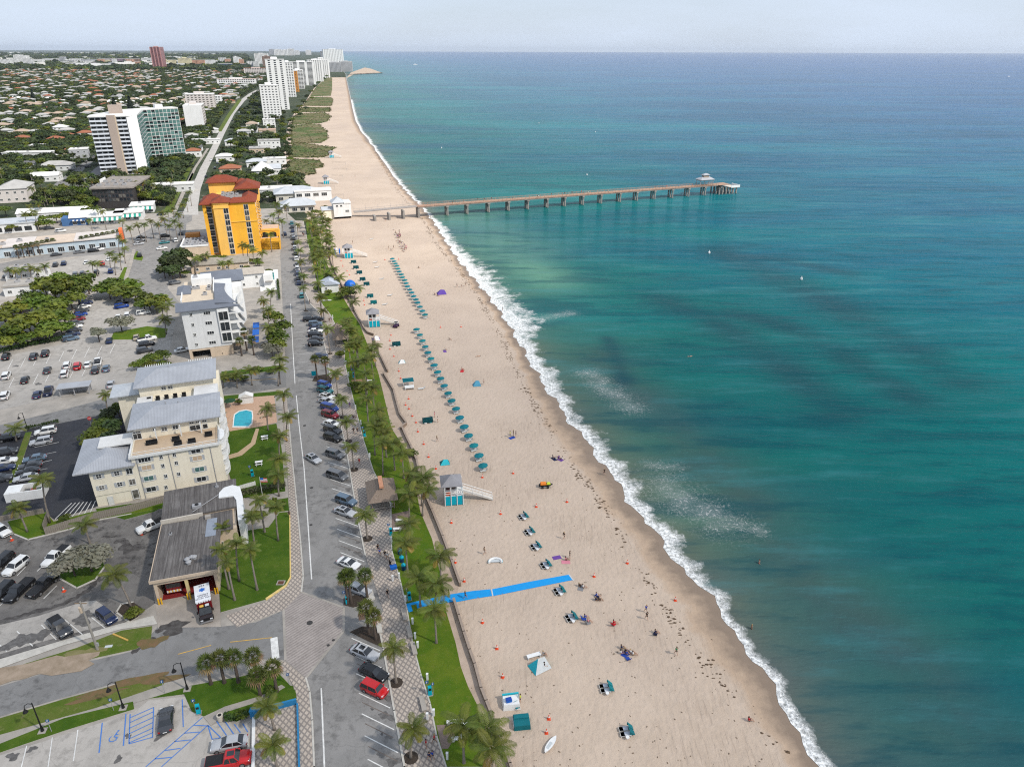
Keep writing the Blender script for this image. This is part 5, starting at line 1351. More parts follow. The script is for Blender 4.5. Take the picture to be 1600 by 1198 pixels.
win(r,'S',1.8,1.9,0,.9,1.1,2,2);win(r,'E',2.7,1.9,6.5,.9,1.1,2,2)
f=Frame(G(95,620)[:2],17)
r=f.root('bus_shelter','small open shelter with grey corrugated roof beside the public lot','shelter')
mb=MB()
for u in(0,3.5,7):
 for v in(0,2.6):mb.box(u-.1,v-.1,0,u+.1,v+.1,2.4)
mb.build('post',STL,r);MB().box(-.5,-.6,2.4,7.5,3.2,2.6).build('roof',SEM,r);MB().box(0,2.5,0,7,2.59,2.2).build('rear_panel',STL,r)
f=Frame(G(10,786)[:2],17)
r=f.root('bin_store','white walled open topped bin store in the dark yard','bin store')
mb=MB();mb.box(0,0,0,7,.25,2.1);mb.box(0,3.2,0,7,3.45,2.1);mb.box(0,.25,0,.25,3.2,2.1);mb.box(6.75,.25,0,7,3.2,2.1);mb.box(.26,.26,1.3,2.9,3.19,2.2);mb.build('wall',WHT,r)
for i,c in enumerate(((.1,.1,.1),(.25,.06,.04),(.05,.08,.06))):
 w=f.o+f.e*(3.6+i*1.1)+f.n*1.8
 o=thing('waste_bin',['black wheeled bin inside the white bin store','dull red wheeled bin inside the white bin store','dark green wheeled bin inside the white bin store'][i],'bin',(w[0],w[1],.05),f.a)
 MB().rbox(0,0,0,1.2,.8,1.2,0,0,1.1).build('bin_body',mat('bin_%d'%i,c,.5),o);MB().box(-.46,-.68,1.2,.46,.68,1.3).build('lid',MATS['bin_%d'%i],o)
def fence(name,label,pts,h,bw,m,gap=.012,posts=3.,th=.06):
 p0=G(*pts[0])[:2]
 r=thing(name,label,'fence',(p0[0],p0[1],0))
 mesh=None;cnt=0
 for a,b in zip(pts[:-1],pts[1:]):
  p,q_=G(*a)[:2]-p0,G(*b)[:2]-p0
  ln=np.linalg.norm(q_-p);ang=math.atan2(q_[1]-p[1],q_[0]-p[0]);n=int(ln/bw)
  if mesh is None:mesh=MB().box(-bw/2+gap,-th/2,0,bw/2-gap,th/2,h).mesh('board',m)
  for i in range(n):
   c=p+(q_-p)*(i+.5)/n;cnt+=1
   put('board',mesh,r,(c[0],c[1],RU(-.03,.03)+.08),ang)
  for i in range(int(ln/posts)+1):
   c=p+(q_-p)*min(1,i*posts/ln);MB().box(-.06,-.06,0,.06,.06,h+.1).build('post',m,r,(c[0],c[1],0),ang)
 return r
M_WOODF=mat('grey_fence_wood',(.27,.235,.2),.9,(.2,.175,.15),1.2)
fence('timber_fence','long grey timber fence between the cream block and the station yard',[(72,836),(110,824),(150,812),(205,800),(268,782)],1.7,.34,M_WOODF)
fence('timber_fence','short timber fence panel at the hatched corner of the yard',[(70,830),(78,806)],1.7,.34,M_WOODF)
fence('timber_fence','low timber fence behind the bin store',[(-40,822),(0,815),(70,802)],1.2,.4,M_WOODF)
f=Frame(G(352,655)[:2],17)
fence('garden_fence','white picket fence along the garden of the cream block by the pavement',[(366,768),(400,758)],1.,.3,WHT)
PLK=mat('pier_planks',(.42,.27,.19),.85,(.31,.2,.145),.5)
M_PILE=mat('pier_concrete',(.33,.31,.285),.9,(.2,.185,.17),.5)
PZ=6.2
pa,pb,pe=G(651,322,PZ)[:2],G(1078,291,PZ)[:2],G(1120,288.5,PZ)[:2]
pdir=(pb-pa)/np.linalg.norm(pb-pa);PL=float(np.linalg.norm(pe-pa));pn=np.array([-pdir[1],pdir[0]])
PA=math.atan2(pdir[1],pdir[0])
pier=thing('fishing_pier','long timber decked fishing pier on concrete piles running out to sea','pier',(pa[0],pa[1],0),PA)
land=G(553,331,2.6)[:2];ld=land-pa;lx,ly=float(ld@pdir),float(ld@pn)
PW=6.
nseg=30
for i in range(nseg):
 mb=MB();x0,x1=PL*i/nseg,PL*(i+1)/nseg
 for j in range(5):mb.box(x0+(x1-x0)*j/5+.03,-PW/2,PZ-.16,x0+(x1-x0)*(j+1)/5-.03,PW/2,PZ+.01*(j%2))
 mb.build('deck_section',PLK,pier)
MB().box(0,-PW/2+.2,PZ-.7,PL,-PW/2+.7,PZ-.17).box(0,PW/2-.7,PZ-.7,PL,PW/2-.2,PZ-.17).build('girder',M_PILE,pier)
rail_n=[]
for sgn in(-1,1):
 y=sgn*(PW/2-.12)
 MB().box(0,y-.14,PZ+1.,PL,y+.14,PZ+1.08).box(0,y-.04,PZ+.5,PL,y+.04,PZ+.6).build('handrail',PLK,pier)
 mb=MB()
 for i in range(int(PL/2.4)+1):mb.box(i*2.4-.07,y-.07,PZ,i*2.4+.07,y+.07,PZ+1.)
 stuff(mb.build('railing_posts',PLK,pier))
pile_px=[692,722,754,784,813,842,868,895,922,950,975,1001,1027,1051,1075,1098]
pile_me=None
for i,x in enumerate(pile_px):
 yy=332-(x-692)*(332-296)/(1098-692)
 g=G(x,yy)[:2]-pa;u=float(g@pdir)
 MB().box(u-.75,-PW/2+.1,PZ-1.5,u+.75,PW/2-.1,PZ-.7).build('pile_cap',M_PILE,pier)
 if pile_me is None:pile_me=MB().cyl(0,0,-3,PZ-1.5,.5,8).mesh('pile',M_PILE)
 for v in(-2.3,0,2.3):put('pile',pile_me,pier,(u,v,0))
for u,vv in((.5,0),(-8,.3),(-16,.6),(-24,.8)):
 MB().box(u-.5,-2.4+vv*.5,0,u+.5,2.4+vv*.5,PZ-.7 if u>0 else max(2.,PZ-.8-abs(u)*.11)).build('pile_cap',M_PILE,pier)
n=10
for i in range(n):
 t0,t1=i/n,(i+1)/n
 x0,x1=lx*(1-t0),lx*(1-t1);y0,y1=ly*(1-t0),ly*(1-t1);z0,z1=2.6+(PZ-2.6)*t0,2.6+(PZ-2.6)*t1
 mb=MB();w=2.2
 mb.add([(x0,y0-w,z0-.25),(x1,y1-w,z1-.25),(x1,y1+w,z1-.25),(x0,y0+w,z0-.25),(x0,y0-w,z0),(x1,y1-w,z1),(x1,y1+w,z1),(x0,y0+w,z0)],[(0,3,2,1),(4,5,6,7),(0,1,5,4),(2,3,7,6)])
 mb.build('deck_section',mat('grey_ramp_boards',(.34,.3,.27),.9),pier)
 for sgn in(-1,1):
  mb=MB();mb.tube([(x0,y0+sgn*w,z0+1.05),(x1,y1+sgn*w,z1+1.05)],.05,4);mb.tube([(x0,y0+sgn*w,z0),(x0,y0+sgn*w,z0+2.6 if sgn>0 and i%2==0 else z0+1.05)],.05,4);mb.build('handrail',STL,pier)
hx=PL
for i in range(6):
 MB().box(hx+i*1.5+.02,-3.6-i*.1,PZ-.18,hx+(i+1)*1.5-.02,3.6+i*.2,PZ).build('deck_section',PLK,pier)
MB().box(hx+9.1,-4.6,PZ-2.2,hx+16,4,PZ-1.9).build('lower_deck',mat('pale_pier_deck',(.56,.52,.46),.85),pier)
mb=MB();mb.box(hx+9.1,-4.6,PZ-1.9,hx+16,-4.4,PZ-.6);mb.box(hx+15.8,-4.4,PZ-1.9,hx+16,4,PZ-.6);mb.build('white_rail',WHT,pier)
for i in range(6):
 for v in(-2.4,.6,3.4,6.4):
  if i<5 or v>-3:put('pile',pile_me,pier,(hx+.8+i*2.7,v-1,-.3 if i<3 else-.75))
sh=thing('pier_pavilion','open pavilion with two tiered white hip roof standing on the pier','pavilion',tuple(pa+pdir*float((G(1092,287,PZ)[:2]-pa)@pdir))+(PZ+.011,),PA)
mb=MB()
for u in(-4.8,-1.6,1.6,4.8):
 for v in(-2.2,2.2):mb.box(u-.12,v-.12,0,u+.12,v+.12,3.6)
mb.build('post',STL,sh)
MB().box(-5.,-2.5,3.1,5.,2.5,3.59).build('beam',STL,sh)
MB().hip(-4.6,-2.6,4.6,2.6,3.6,1.7,.7,run=2.8).build('roof',SEM,sh);MB().box(-1.9,-1.1,4.9,1.9,1.1,6.3).build('lantern_wall',mat('lantern_tan',(.36,.28,.22),.8),sh)
MB().hip(-1.9,-1.1,1.9,1.1,6.3,.9,.5).build('upper_roof',SEM,sh)
f=Frame(G(523,343)[:2],20)
r=f.root('pier_building','two storey white pier entrance building with grey pyramid roof on stilts','building')
MB().box(0,0,1.2,9.5,8,8.2).build('wall',WHT,r);MB().box(.3,1.2,0,9.2,7.8,1.2).build('dark_base',M_DARK,r)  # near-black block between the ground and the raised floor
MB().hip(0,1.,5.6,8,8.6,2.6,.9,run=3).build('roof',M_SEAML,r);MB().box(.4,1.4,8.2,5.2,7.6,8.6).build('upper_wall',M_CREAM,r)
MB().box(-6,1.5,0,-.01,8,5).build('side_wing_wall',M_CREAM,r);MB().gable(-6,1.5,-.4,8,5,1.5,.4).build('roof',M_SEAML,r)
win(r,'S',2.,7.2,0,1.3,1.1,2);win(r,'S',4.2,7.2,0,1.3,1.1,2);win(r,'S',7.3,4.2,0,2.2,1.3,4,2)
MB().box(5.8,-.3,8.2,9.6,8,9.1).build('roof_deck',WHT,r)
M_TEAL=mat('tower_teal',(0.,.36,.47),.55,(0.,.32,.42),.6)
M_ROOFG=mat('tower_grey_roof',(.27,.265,.28),.8,(.225,.22,.235),.8)
def lifeguard(label,base,ang,sc=1.,far=False):
 r=thing('lifeguard_tower',label,'lifeguard tower',tuple(G(*base)[:2])+(.03,),R_(ang))
 r.scale=(sc,)*3
 W_,D_=3.7,3.7
 for i in range(3):
  mb=MB();mb.box(.12+i*W_/3,.02,.15,(i+1)*W_/3-.06,.07,2.25);mb.build('teal_panel',M_TEAL,r)
 for i in range(3):
  MB().box(.03,.12+i*D_/3,.15,.08,(i+1)*D_/3-.06,2.25).build('teal_panel',M_TEAL,r)
  MB().box(W_-.08,.12+i*D_/3,.15,W_-.03,(i+1)*D_/3-.06,2.25).build('teal_panel',M_TEAL,r)
 for(u,v)in((0,0),(W_/3,0),(2*W_/3,0),(W_,0),(0,D_),(W_,D_),(0,D_/2),(W_,D_/2)):
  MB().box(u-.08,v-.08,0,u+.08,v+.08,4.6 if u in(0,)or v in(D_,)or u<2 else 3.6).build('post',WHT,r)
 MB().box(.09,.09,2.25,W_-.09,D_-.09,2.4).build('deck',WHT,r)
 MB().box(.1,1.3,2.41,2.6,D_-.1,4.5).build('cabin_wall',mat('tower_white',(.66,.67,.66),.6),r)
 mb=MB();mb.box(.3,1.24,3.2,1.1,1.29,4.1);mb.box(1.5,1.24,3.2,2.3,1.29,4.1);mb.build('window',GLS,r)
 MB().box(.3,.15,2.41,1.2,.8,2.85).build('orange_float',mat('float_orange',(.72,.10,.03),.5),r)
 mb=MB()
 for z in(2.9,3.4):mb.box(-.05,-.06,z,W_+.05,.06,z+.1);mb.box(W_-.05,.07,z,W_+.05,1.2,z+.1);mb.box(-.06,.07,z,.06,D_,z+.1)
 mb.build('railing',WHT,r)
 MB().hip(-.0,.6,2.9,D_,4.6,1.5,.75,th=.12).build('roof',M_ROOFG,r)
 mb=MB()
 mb.add([(W_+.1,1.4,2.3),(W_+6.2,.6,.02),(W_+6.2,1.9,.02),(W_+.1,2.7,2.3),(W_+.1,1.4,2.42),(W_+6.2,.6,.14),(W_+6.2,1.9,.14),(W_+.1,2.7,2.42)],[(0,3,2,1),(4,5,6,7),(0,1,5,4),(1,2,6,5),(2,3,7,6),(3,0,4,7)])
 mb.build('ramp',mat('ramp_boards',(.58,.53,.47),.8),r)
 for dy in(0,1.3):
  mb=MB();mb.tube([(W_+.1,1.4+dy,3.5),(W_+6.2,.6+dy,1.15)],.07,4);mb.tube([(W_+.1,1.4+dy,2.9),(W_+6.2,.6+dy,.6)],.05,4)
  for t in(0,.33,.66,1):mb.tube([(W_+.1+6.1*t,1.4-.8*t+dy,2.4-2.3*t),(W_+.1+6.1*t,1.4-.8*t+dy,3.5-2.35*t)],.06,4)
  mb.build('ramp_rail',WHT,r)
 return r
lifeguard('nearest teal and white lifeguard tower with grey peaked roof and long ramp',(696,791),9)
lifeguard('teal lifeguard tower beside the teal cabanas, second from the near end',(577,512),11)
lifeguard('teal lifeguard tower with blue surfboards leaning beside it below the pier',(539,404),12)
lifeguard('teal lifeguard tower among the volleyball nets just north of the pier',(506,288),12)
lifeguard('farthest teal lifeguard tower at the tip of the brown dune plants',(515,247),12)
def m_thatch():
 m,t,b=_nodes('thatch')
 co=objco(t)
 n1=noise(t,mapping(t,co,sc=(1,1,.12)),5.,5,.7);n2=noise(t,co,.8,4)
 c=mix(t,ramp(t,n1,[(.3,0),(.7,1)]),(.155,.115,.09),(.285,.225,.18))
 c=mix(t,ramp(t,n2,[(.4,0),(.7,.4)]),c,(.2,.165,.135))
 FIN(t,b,c,.95)
 bump(t,b,n1,.8,.1)
 return m
M_THATCH=m_thatch()
def tiki(label,o,ang,w,d,ridge=True):
 r=thing('thatched_hut',label,'thatched hut',(o[0],o[1],.1),R_(ang))
 mb=MB();nl=6;k=min(w,d)/2
 for i in range(nl):
  t0,t1=i/nl,(i+1)/nl;ov=.12
  x0,y0=k*t0,k*t0;x1,y1=k*t1*.96,k*t1*.96
  z0,z1=2.5+2.3*t0-ov*.6,2.5+2.3*t1
  a=[(x0-.0-ov,y0-ov,z0),(w-x0+ov,y0-ov,z0),(w-x0+ov,d-y0+ov,z0),(x0-ov,d-y0+ov,z0)]
  b_=[(x1,y1,z1),(w-x1,y1,z1),(w-x1,d-y1,z1),(x1,d-y1,z1)]
  mb.add(a+b_,[(0,1,5,4),(1,2,6,5),(2,3,7,6),(3,0,4,7)])
 mb.build('thatched_roof',M_THATCH,r)
 if ridge:MB().box(w/2-.42,k*.55,4.55,w/2+.42,d-k*.8,4.95).build('ridge_cap',mat('ridge_tiles',(.50,.25,.15),.85,(.42,.20,.12),2.),r)
 for u in(.7,w-.7):
  for v in(.8,d/2,d-.8):MB().cyl(0,0,0,2.7,.12,7).build('post',mat('hut_post',(.25,.20,.16),.9),r,(u,v,0))
 mb=MB();mb.box(.9,1.2,.7,w-.9,1.6,.8);mb.box(1.,1.3,0,1.1,1.5,.7);mb.box(w-1.1,1.3,0,w-1.,1.5,.7);mb.box(.9,.5,.45,w-.9,.85,.52);mb.build('picnic_table',CNC,r)
 return r
tiki('large thatched hut with orange ridge tiles on the promenade edge',G(576,787,2.5)[:2],15,5.8,8.2)
tiki('smaller thatched hut half hidden by palms farther up the promenade',G(520.5,532,2.5)[:2],15,5.,7.,False)
tiki('thatched hut whose roof tops lean behind the smaller hut',G(517,520,2.5)[:2],15,4.4,4.6,False)
M_WALLB=mat('beach_wall',(.25,.185,.14),.9,(.19,.14,.105),1.)
def wall_line(label,pts,h=.85,t=.32):
 p0=G(*pts[0])[:2]
 r=thing('beach_wall',label,'wall',(p0[0],p0[1],0.))
 mb=MB();cp=MB()
 for a,b in zip(pts[:-1],pts[1:]):
  p,q_=G(*a)[:2]-p0,G(*b)[:2]-p0;c=(p+q_)/2;ln=float(np.linalg.norm(q_-p));ang=math.atan2(q_[1]-p[1],q_[0]-p[0])
  mb.rbox(c[0],c[1],0,h,ln+.05,t,ang);cp.rbox(c[0],c[1],h,h+.07,ln+.12,t+.1,ang)
 mb.build('wall_body',M_WALLB,r);cp.build('coping',mat('wall_coping',(.33,.26,.21),.85),r)
wall_line('low brown beach wall beside the second lifeguard tower',[(514,392),(518,412),(524,427),(537,452),(551,480),(559,496),(569,515),(575,522),(584,525)])
wall_line('short low beach wall between two gaps in the lawn edge',[(584,528),(589,547),(597,563),(606,582)])
wall_line('low beach wall with a dog leg beside the teal cabana hire',[(599,585),(615,612),(620,632),(625,650),(635,664),(626,672)])
wall_line('long low beach wall from the near tower to the blue mat',[(629,672),(634,684),(642,700),(651,722),(657,750),(665,777),(675,800),(692,842),(706,880),(719,916)])
wall_line('long low beach wall running from the blue mat to the photo bottom',[(709,940),(717,966),(725,992),(734,1020),(742,1042),(752,1080),(760,1100),(772,1130),(783,1160),(797,1198),(812,1240)])
def m_leaf(name,c1,c2,rand=.3,tr=.25,sc=.8):
 m,t,b=_nodes(name)
 co=objco(t);n1=noise(t,co,sc,4,.6);n2=noise(t,co,sc*7,3,.6)
 c=mix(t,ramp(t,n1,[(.35,0),(.65,1)]),c1,c2)
 c=mix(t,ramp(t,n2,[(.4,0),(.8,.4)]),c,tuple(x*.5 for x in c1))
 oi=t.nodes.new('ShaderNodeObjectInfo');hs=t.nodes.new('ShaderNodeHueSaturation')
 t.links.new(c,hs.inputs['Color'])
 v=math_(t,'MULTIPLY_ADD',oi.outputs['Random'],rand*2);t.nodes[-1].inputs[2].default_value=1-rand
 t.links.new(v,hs.inputs['Value'])
 h=math_(t,'MULTIPLY_ADD',math_(t,'FRACT',MUL(t,oi.outputs['Random'],7.31)),.05);t.nodes[-1].inputs[2].default_value=.475
 t.links.new(h,hs.inputs['Hue'])
 t.links.new(hs.outputs['Color'],b.inputs['Base Color']);b.inputs['Roughness'].default_value=.55
 b.inputs['Specular IOR Level'].default_value=.3
 tl=t.nodes.new('ShaderNodeBsdfTranslucent');t.links.new(hs.outputs['Color'],tl.inputs['Color'])
 ms=t.nodes.new('ShaderNodeMixShader');ms.inputs[0].default_value=tr
 out=[n for n in t.nodes if n.type=='OUTPUT_MATERIAL'][0]
 t.links.new(b.outputs['BSDF'],ms.inputs[1]);t.links.new(tl.outputs['BSDF'],ms.inputs[2]);t.links.new(ms.outputs[0],out.inputs['Surface'])
 return m
M_FROND=m_leaf('palm_frond',(.085,.118,.016),(.15,.165,.026),.30)
M_FRONDY=m_leaf('yellowing_frond',(.25,.2,.035),(.32,.22,.05),.2)
M_FAN=m_leaf('fan_leaf',(.07,.1,.018),(.12,.14,.03),.25)
M_DEAD=m_leaf('dry_fan_leaf',(.3,.2,.1),(.22,.14,.07),.2)
M_BARK=mat('palm_bark',(.27,.235,.2),.95,(.17,.145,.125),2.5)
M_BARKD=mat('dark_bark',(.11,.085,.07),.95,(.07,.055,.045),2.5)
BRD=m_leaf('broad_leaf',(.07,.108,.01),(.15,.17,.022),.3)
M_DARKL=m_leaf('dark_tree_leaf',(.036,.058,.018),(.062,.082,.026),.35)
M_SILVER=m_leaf('silver_leaf',(.17,.175,.12),(.24,.235,.175),.12)
M_PINE=m_leaf('pine_needles',(.012,.022,.014),(.022,.034,.02),.2)
M_HEDGE=m_leaf('hedge_leaf',(.035,.065,.014),(.06,.09,.02),.15)
def frond_mesh(seed,L=2.75,m=None):
 rn=random.Random(seed);mb=MB()
 n=9;droop=rn.uniform(1.,1.5)
 pts=[]
 for i in range(n):
  t=i/(n-1);pts.append(Vector((L*t*(1-.10*t*t),rn.uniform(-.02,.02)*t,.55*t*L*.5-droop*t*t*L*.36)))
 mb.tube(pts,[.045*(1-.8*i/(n-1))for i in range(n)],3,0,False)
 k=19
 for s in(-1,1):
  for i in range(k):
   t=.10+.88*i/(k-1);x=t*(n-1);a=int(min(x,n-2));p=pts[a].lerp(pts[a+1],x-a)
   d=(pts[a+1]-pts[a]).normalized();ll=L*.30*math.sin(math.pi*min(.97,.16+.80*t))**.7*rn.uniform(.85,1.1)
   side=Vector((0,s,0));tip=p+side*ll*.84+d*ll*.46-Vector((0,0,ll*rn.uniform(.30,.55)))
   mid=p+side*ll*.5+d*ll*.2-Vector((0,0,ll*.08))
   wv=d*.056
   mb.add([p-wv*.6,p+wv*.6,mid+wv,mid-wv,tip],[(0,1,2,3),(3,2,4)]if s>0 else[(3,2,1,0),(4,2,3)])
 return mb.mesh('frond',m or M_FROND)
FRONDS=[frond_mesh(i)for i in range(4)]
FRONDY=[frond_mesh(11,2.4,M_FRONDY)]
def crown_layout(rn,n):
 out=[]
 for i in range(n):
  az=i*2.39996+rn.uniform(-.25,.25);t=i/(n-1)
  tilt=.85-1.55*t+rn.uniform(-.15,.15)
  out.append((az,tilt,rn.uniform(.86,1.1)))
 return out
def crown_mesh(seed,n=15,yellow=1):
 rn=random.Random(seed);V,Fc,Mi=[],[],[]
 for i,(az,tilt,s)in enumerate(crown_layout(rn,n)):
  ye=i>=n-yellow
  me=FRONDY[0]if ye else FRONDS[rn.randrange(4)]
  M_=Matrix.Rotation(az,4,'Z')@Matrix.Rotation(-tilt*.8,4,'Y')@Matrix.Scale(s,4)
  o=len(V);V+=[tuple(M_@v.co)for v in me.vertices]
  for p in me.polygons:Fc.append(tuple(v+o for v in p.vertices));Mi.append(1 if ye else 0)
 mb=MB();mb.v,mb.f,mb.m=V,Fc,Mi
 return mb.mesh('crown',[M_FROND,M_FRONDY])
CROWNS=[crown_mesh(s,15,y)for s,y in((1,1),(2,2),(3,1),(4,0))]
def trunk_mesh(seed,lean,m=None,r0=.19,r1=.12,h=1.):
 rn=random.Random(seed);mb=MB();n=7
 pts=[(lean*(t*t*.75+.25*t),rn.uniform(-.01,.01),t*h)for t in[i/(n-1)for i in range(n)]]
 mb.tube(pts,[r0*(1.35 if i==0 else 1)+(r1-r0)*i/(n-1)for i in range(n)],6)
 return mb.mesh('trunk',m or M_BARK,True)
TRUNKS=[trunk_mesh(i,0)for i in range(2)]
def palm_at(g,top,label,group,detail,s=1.,name='coconut_palm',seed=0):
 """g foot on the ground, top = crown centre in world coordinates"""
 rn=random.Random(seed*13+5)
 r=thing(name,label,'palm tree',(g[0],g[1],.08),0,group)
 h=float(top[2])-.08;dx,dy=float(top[0]-g[0]),float(top[1]-g[1]);lean=math.hypot(dx,dy)
 me=trunk_mesh(seed,lean,h=h)if lean>.35 else TRUNKS[seed%2]
 t=put('trunk',me,r,(0,0,0),math.atan2(dy,dx)if lean>.35 else 0);t.scale=(1,1,h if lean<=.35 else 1)
 if lean<=.35:dx=dy=0
 if detail:
  for i,(az,tilt,q_)in enumerate(crown_layout(rn,15+seed%4)):
   ye=i>=14 and seed%3!=0
   f_=put('frond',FRONDY[0]if ye else FRONDS[rn.randrange(4)],r,(dx,dy,h))
   f_.rotation_euler=(0,-tilt*.8,az+seed);f_.scale=(q_*s,)*3
  nut=put('coconuts',NUTS,r,(dx,dy,h-.1))
 else:
  c=put('crown',CROWNS[seed%4],r,(dx,dy,h),seed*1.7);c.scale=(s,s,s)
 return r
_n=MB()
for i in range(6):
 a=i*1.05;_n.add([(math.cos(a)*.22+x*.11,math.sin(a)*.22+y*.11,-.1+z*.14)for x,y,z in((1,0,0),(-1,0,0),(0,1,0),(0,-1,0),(0,0,1),(0,0,-1))],[(0,2,4),(2,1,4),(1,3,4),(3,0,4),(2,0,5),(1,2,5),(3,1,5),(0,3,5)])
NUTS=_n.mesh('coconuts',mat('coconut_husk',(.20,.19,.06),.6))
def fan_crown(seed,n=30,R=1.75):
 rn=random.Random(seed);mb=MB()
 for i in range(n):
  t=i/(n-1);el=1.25-1.9*t+rn.uniform(-.15,.15);az=i*2.39996+rn.uniform(-.2,.2)
  dry=1 if t>.70 and rn.random()<.75 else 0
  d=Vector((math.cos(el)*math.cos(az),math.cos(el)*math.sin(az),math.sin(el)));s=Vector((-math.sin(az),math.cos(az),0));u=d.cross(s)
  b0=d*R*rn.uniform(.34,.48);mb.tube([(0,0,0),b0],.02,3,dry,False)
  m_=7
  for k in range(m_):
   a=(k/(m_-1)-.5)*2.3;dd=(d*math.cos(a)+s*math.sin(a));ln=R*.62*rn.uniform(.8,1.1)*(1-.12*abs(a));p1=b0+dd*ln-Vector((0,0,.16*ln+(.25 if dry else 0)*ln))
   wv=(s*math.cos(a)-d*math.sin(a))*.085*R/1.75
   mb.add([b0,b0+dd*ln*.55+wv,p1,b0+dd*ln*.55-wv],[(0,1,2,3)],dry)
 return mb.mesh('crown',[M_FAN,M_DEAD])
FANS=[fan_crown(i)for i in range(3)]
def sabal(base,crown,label,group,seed=0,s=1.):
 g=G(*base)[:2];h=max(2.2,HT(base[0],base[1],crown[1]));r=thing('cabbage_palm',label,'palm tree',(g[0],g[1],.1),0,group)
 t=put('trunk',BOOT,r);t.scale=(1,1,h)
 c=put('crown',FANS[seed%3],r,(0,0,h),seed*1.3);c.scale=(s,s,s)
 return r
BOOT=trunk_mesh(99,0,M_BARKD,.24,.20)
def palms(lst,noun,group,detail,s=1.,H=None,seed0=0,fmt='coconut palm {o} from the near end of the {n}'):
 """entries: (crown x, crown y) or (crown x, crown y, base x, base y)"""
 lst=sorted(lst,key=lambda p:-p[1])
 for i,p in enumerate(lst):
  sd=seed0+i;rn=random.Random(sd*7+3)
  if len(p)==4:
   g=G(p[2],p[3])[:2];hh=HT(p[2],p[3],p[1]);hh=min(max(hh,3.),13)
   tp=G(p[0],p[1],hh)
   d=np.array(tp[:2])-g
   if np.linalg.norm(d)>.45*hh:tp=np.append(g+d/np.linalg.norm(d)*.45*hh,hh)
  else:
   hh=(H or 8.5)*rn.uniform(.88,1.12);tp=G(p[0],p[1],hh);a=rn.uniform(0,6.28);l=rn.uniform(0,.9);g=np.array(tp[:2])+np.array([math.cos(a),math.sin(a)])*l
  palm_at(g,tp,fmt.format(o=nth(i)if i<50 else 'fiftieth',n=noun),group,detail,s*rn.uniform(.9,1.1),seed=sd)
palms([(645,1137,642,1184),(616,1011,619,1067),(569,803,574,842),(549,697,553,733),(541,658,544,690),(534,623,536,652),(524,583,528,618)],'promenade pit row','promenade pit palms',True,.92,seed0=1)
palms([(511,513,516,553),(506,485,507,503),(500,465,502,488),(474,449,478,486),(474,431,475,441),(471,409,472,427),(469,391,470,406),(466,378,467,393),(465,351,466,374)],'far promenade pit row','far promenade pit palms',False,.92,seed0=20)
palms([(727,1132,725,1192),(765,1137,762,1202),(772,1168,770,1236),(677,950,682,1005),(682,912,681,962),(655,902,657,948),(689,867,689,905),(635,847,637,895),(640,817,641,862),(667,765,660,806),(662,745,659,790),(640,770,640,812),(642,738,641,780),(630,707,631,748),(616,692,617,735),(602,672,604,715),(585,665,586,712)],'near beach lawn','near beach lawn palms',True,1.12,seed0=40)
palms([(591,640,590,676),(573,622),(581,603),(573,582),(551,565),(579,557),(584,540),(556,537),(551,520),(540,507),(554,530),(548,514),(540,501),(578,547),(559,536),(570,600),(594,655),(598,690),(546,540),(568,562)],'middle beach lawn','middle beach lawn palms',True,1.,seed0=70,H=7.5)
palms([(552,471,551,486),(502,463),(559,449,554,468),(530,434,528,452),(512,430,514,447),(490,406),(500,400),(490,396),(504,388),(516,388,515,402),(493,386),(510,374),(496,374),(512,366),(500,357),(509,353),(488,356),(494,345),(504,342),(485,334),(502,334),(494,364),(482,345),(515,378),(498,380),(507,410),(496,420),(486,376),(519,395),(506,395),(490,340),(512,345),(520,420),(497,442)],'far beach lawn','far beach lawn palms',False,1.15,seed0=100,H=8)
palms([(437,575,435,603),(392,577,394,602),(370,584,371,606),(350,588,349,606),(443,615,445,648),(417,637,419,673),(450,650,448,690),(437,680,437,715),(435,716,436,752),(435,740,436,775)],'cream block garden','cream block garden palms',True,.95,seed0=140)
palms([(348,822,350,856),(343,857,358,921),(356,877,367,938),(369,847,374,908),(387,857,402,922),(394,805,398,853),(406,780,414,832),(431,791,435,845)],'fire station lawn','fire station palms',True,.78,seed0=160)
palms([(66,748,78,817),(26,793,43,831),(131,818,141,850),(178,896,205,948)],'station yard verge','yard verge palms',True,.95,seed0=180)
palms([(417,1103,429,1140),(422,1163,433,1200)],'paved ramp plaza','ramp plaza palms',True,.85,seed0=190)
palms([(424,456,424,492),(419,484,421,520),(419,511,421,545),(437,560,438,600),(412,470,412,500)],'slate roofed block','slate roofed block palms',True,1.05,seed0=200)
palms([(379,383,381,408),(395,390,397,413),(387,384,388,410),(311,401,313,424),(321,399,323,424),(348,411,350,430),(357,410,358,428),(306,404,306,428),(410,395,410,412),(402,408,403,424)],'ochre hotel planting','hotel palms',False,1.,seed0=220)
palms([(165,616,168,641),(24,668,26,690)],'back street','back street palms',True,.9,seed0=240)
palms([(254,480,256,505),(262,475,262,500),(258,498,260,522)],'slate block side garden','side garden palms',False,1.,seed0=250)
palms([(15,421,17,440),(24,424,26,444),(33,420,35,440),(48,418,50,440),(58,421,60,441),(70,415,72,434),(144,411,147,432),(152,411,153,432),(180,404,181,430),(172,396,173,420),(192,376,193,402),(186,370,187,398),(195,388,196,412),(188,398,190,422)],'north parking lot edge','north lot palms',False,.9,seed0=260)
palms([(262,330),(270,326),(278,335),(255,342),(285,320),(272,345),(264,352),(290,312),(296,300),(252,332),(246,350),(280,352),(225,350),(214,352),(202,356)],'hotel street corner','street corner palms',False,1.,seed0=290,H=8)
palms([(428,350),(436,330),(422,366),(432,318),(415,345),(440,345),(426,335),(446,322),(418,358)],'hotel turning circle','turning circle palms',False,1.,seed0=310,H=8)
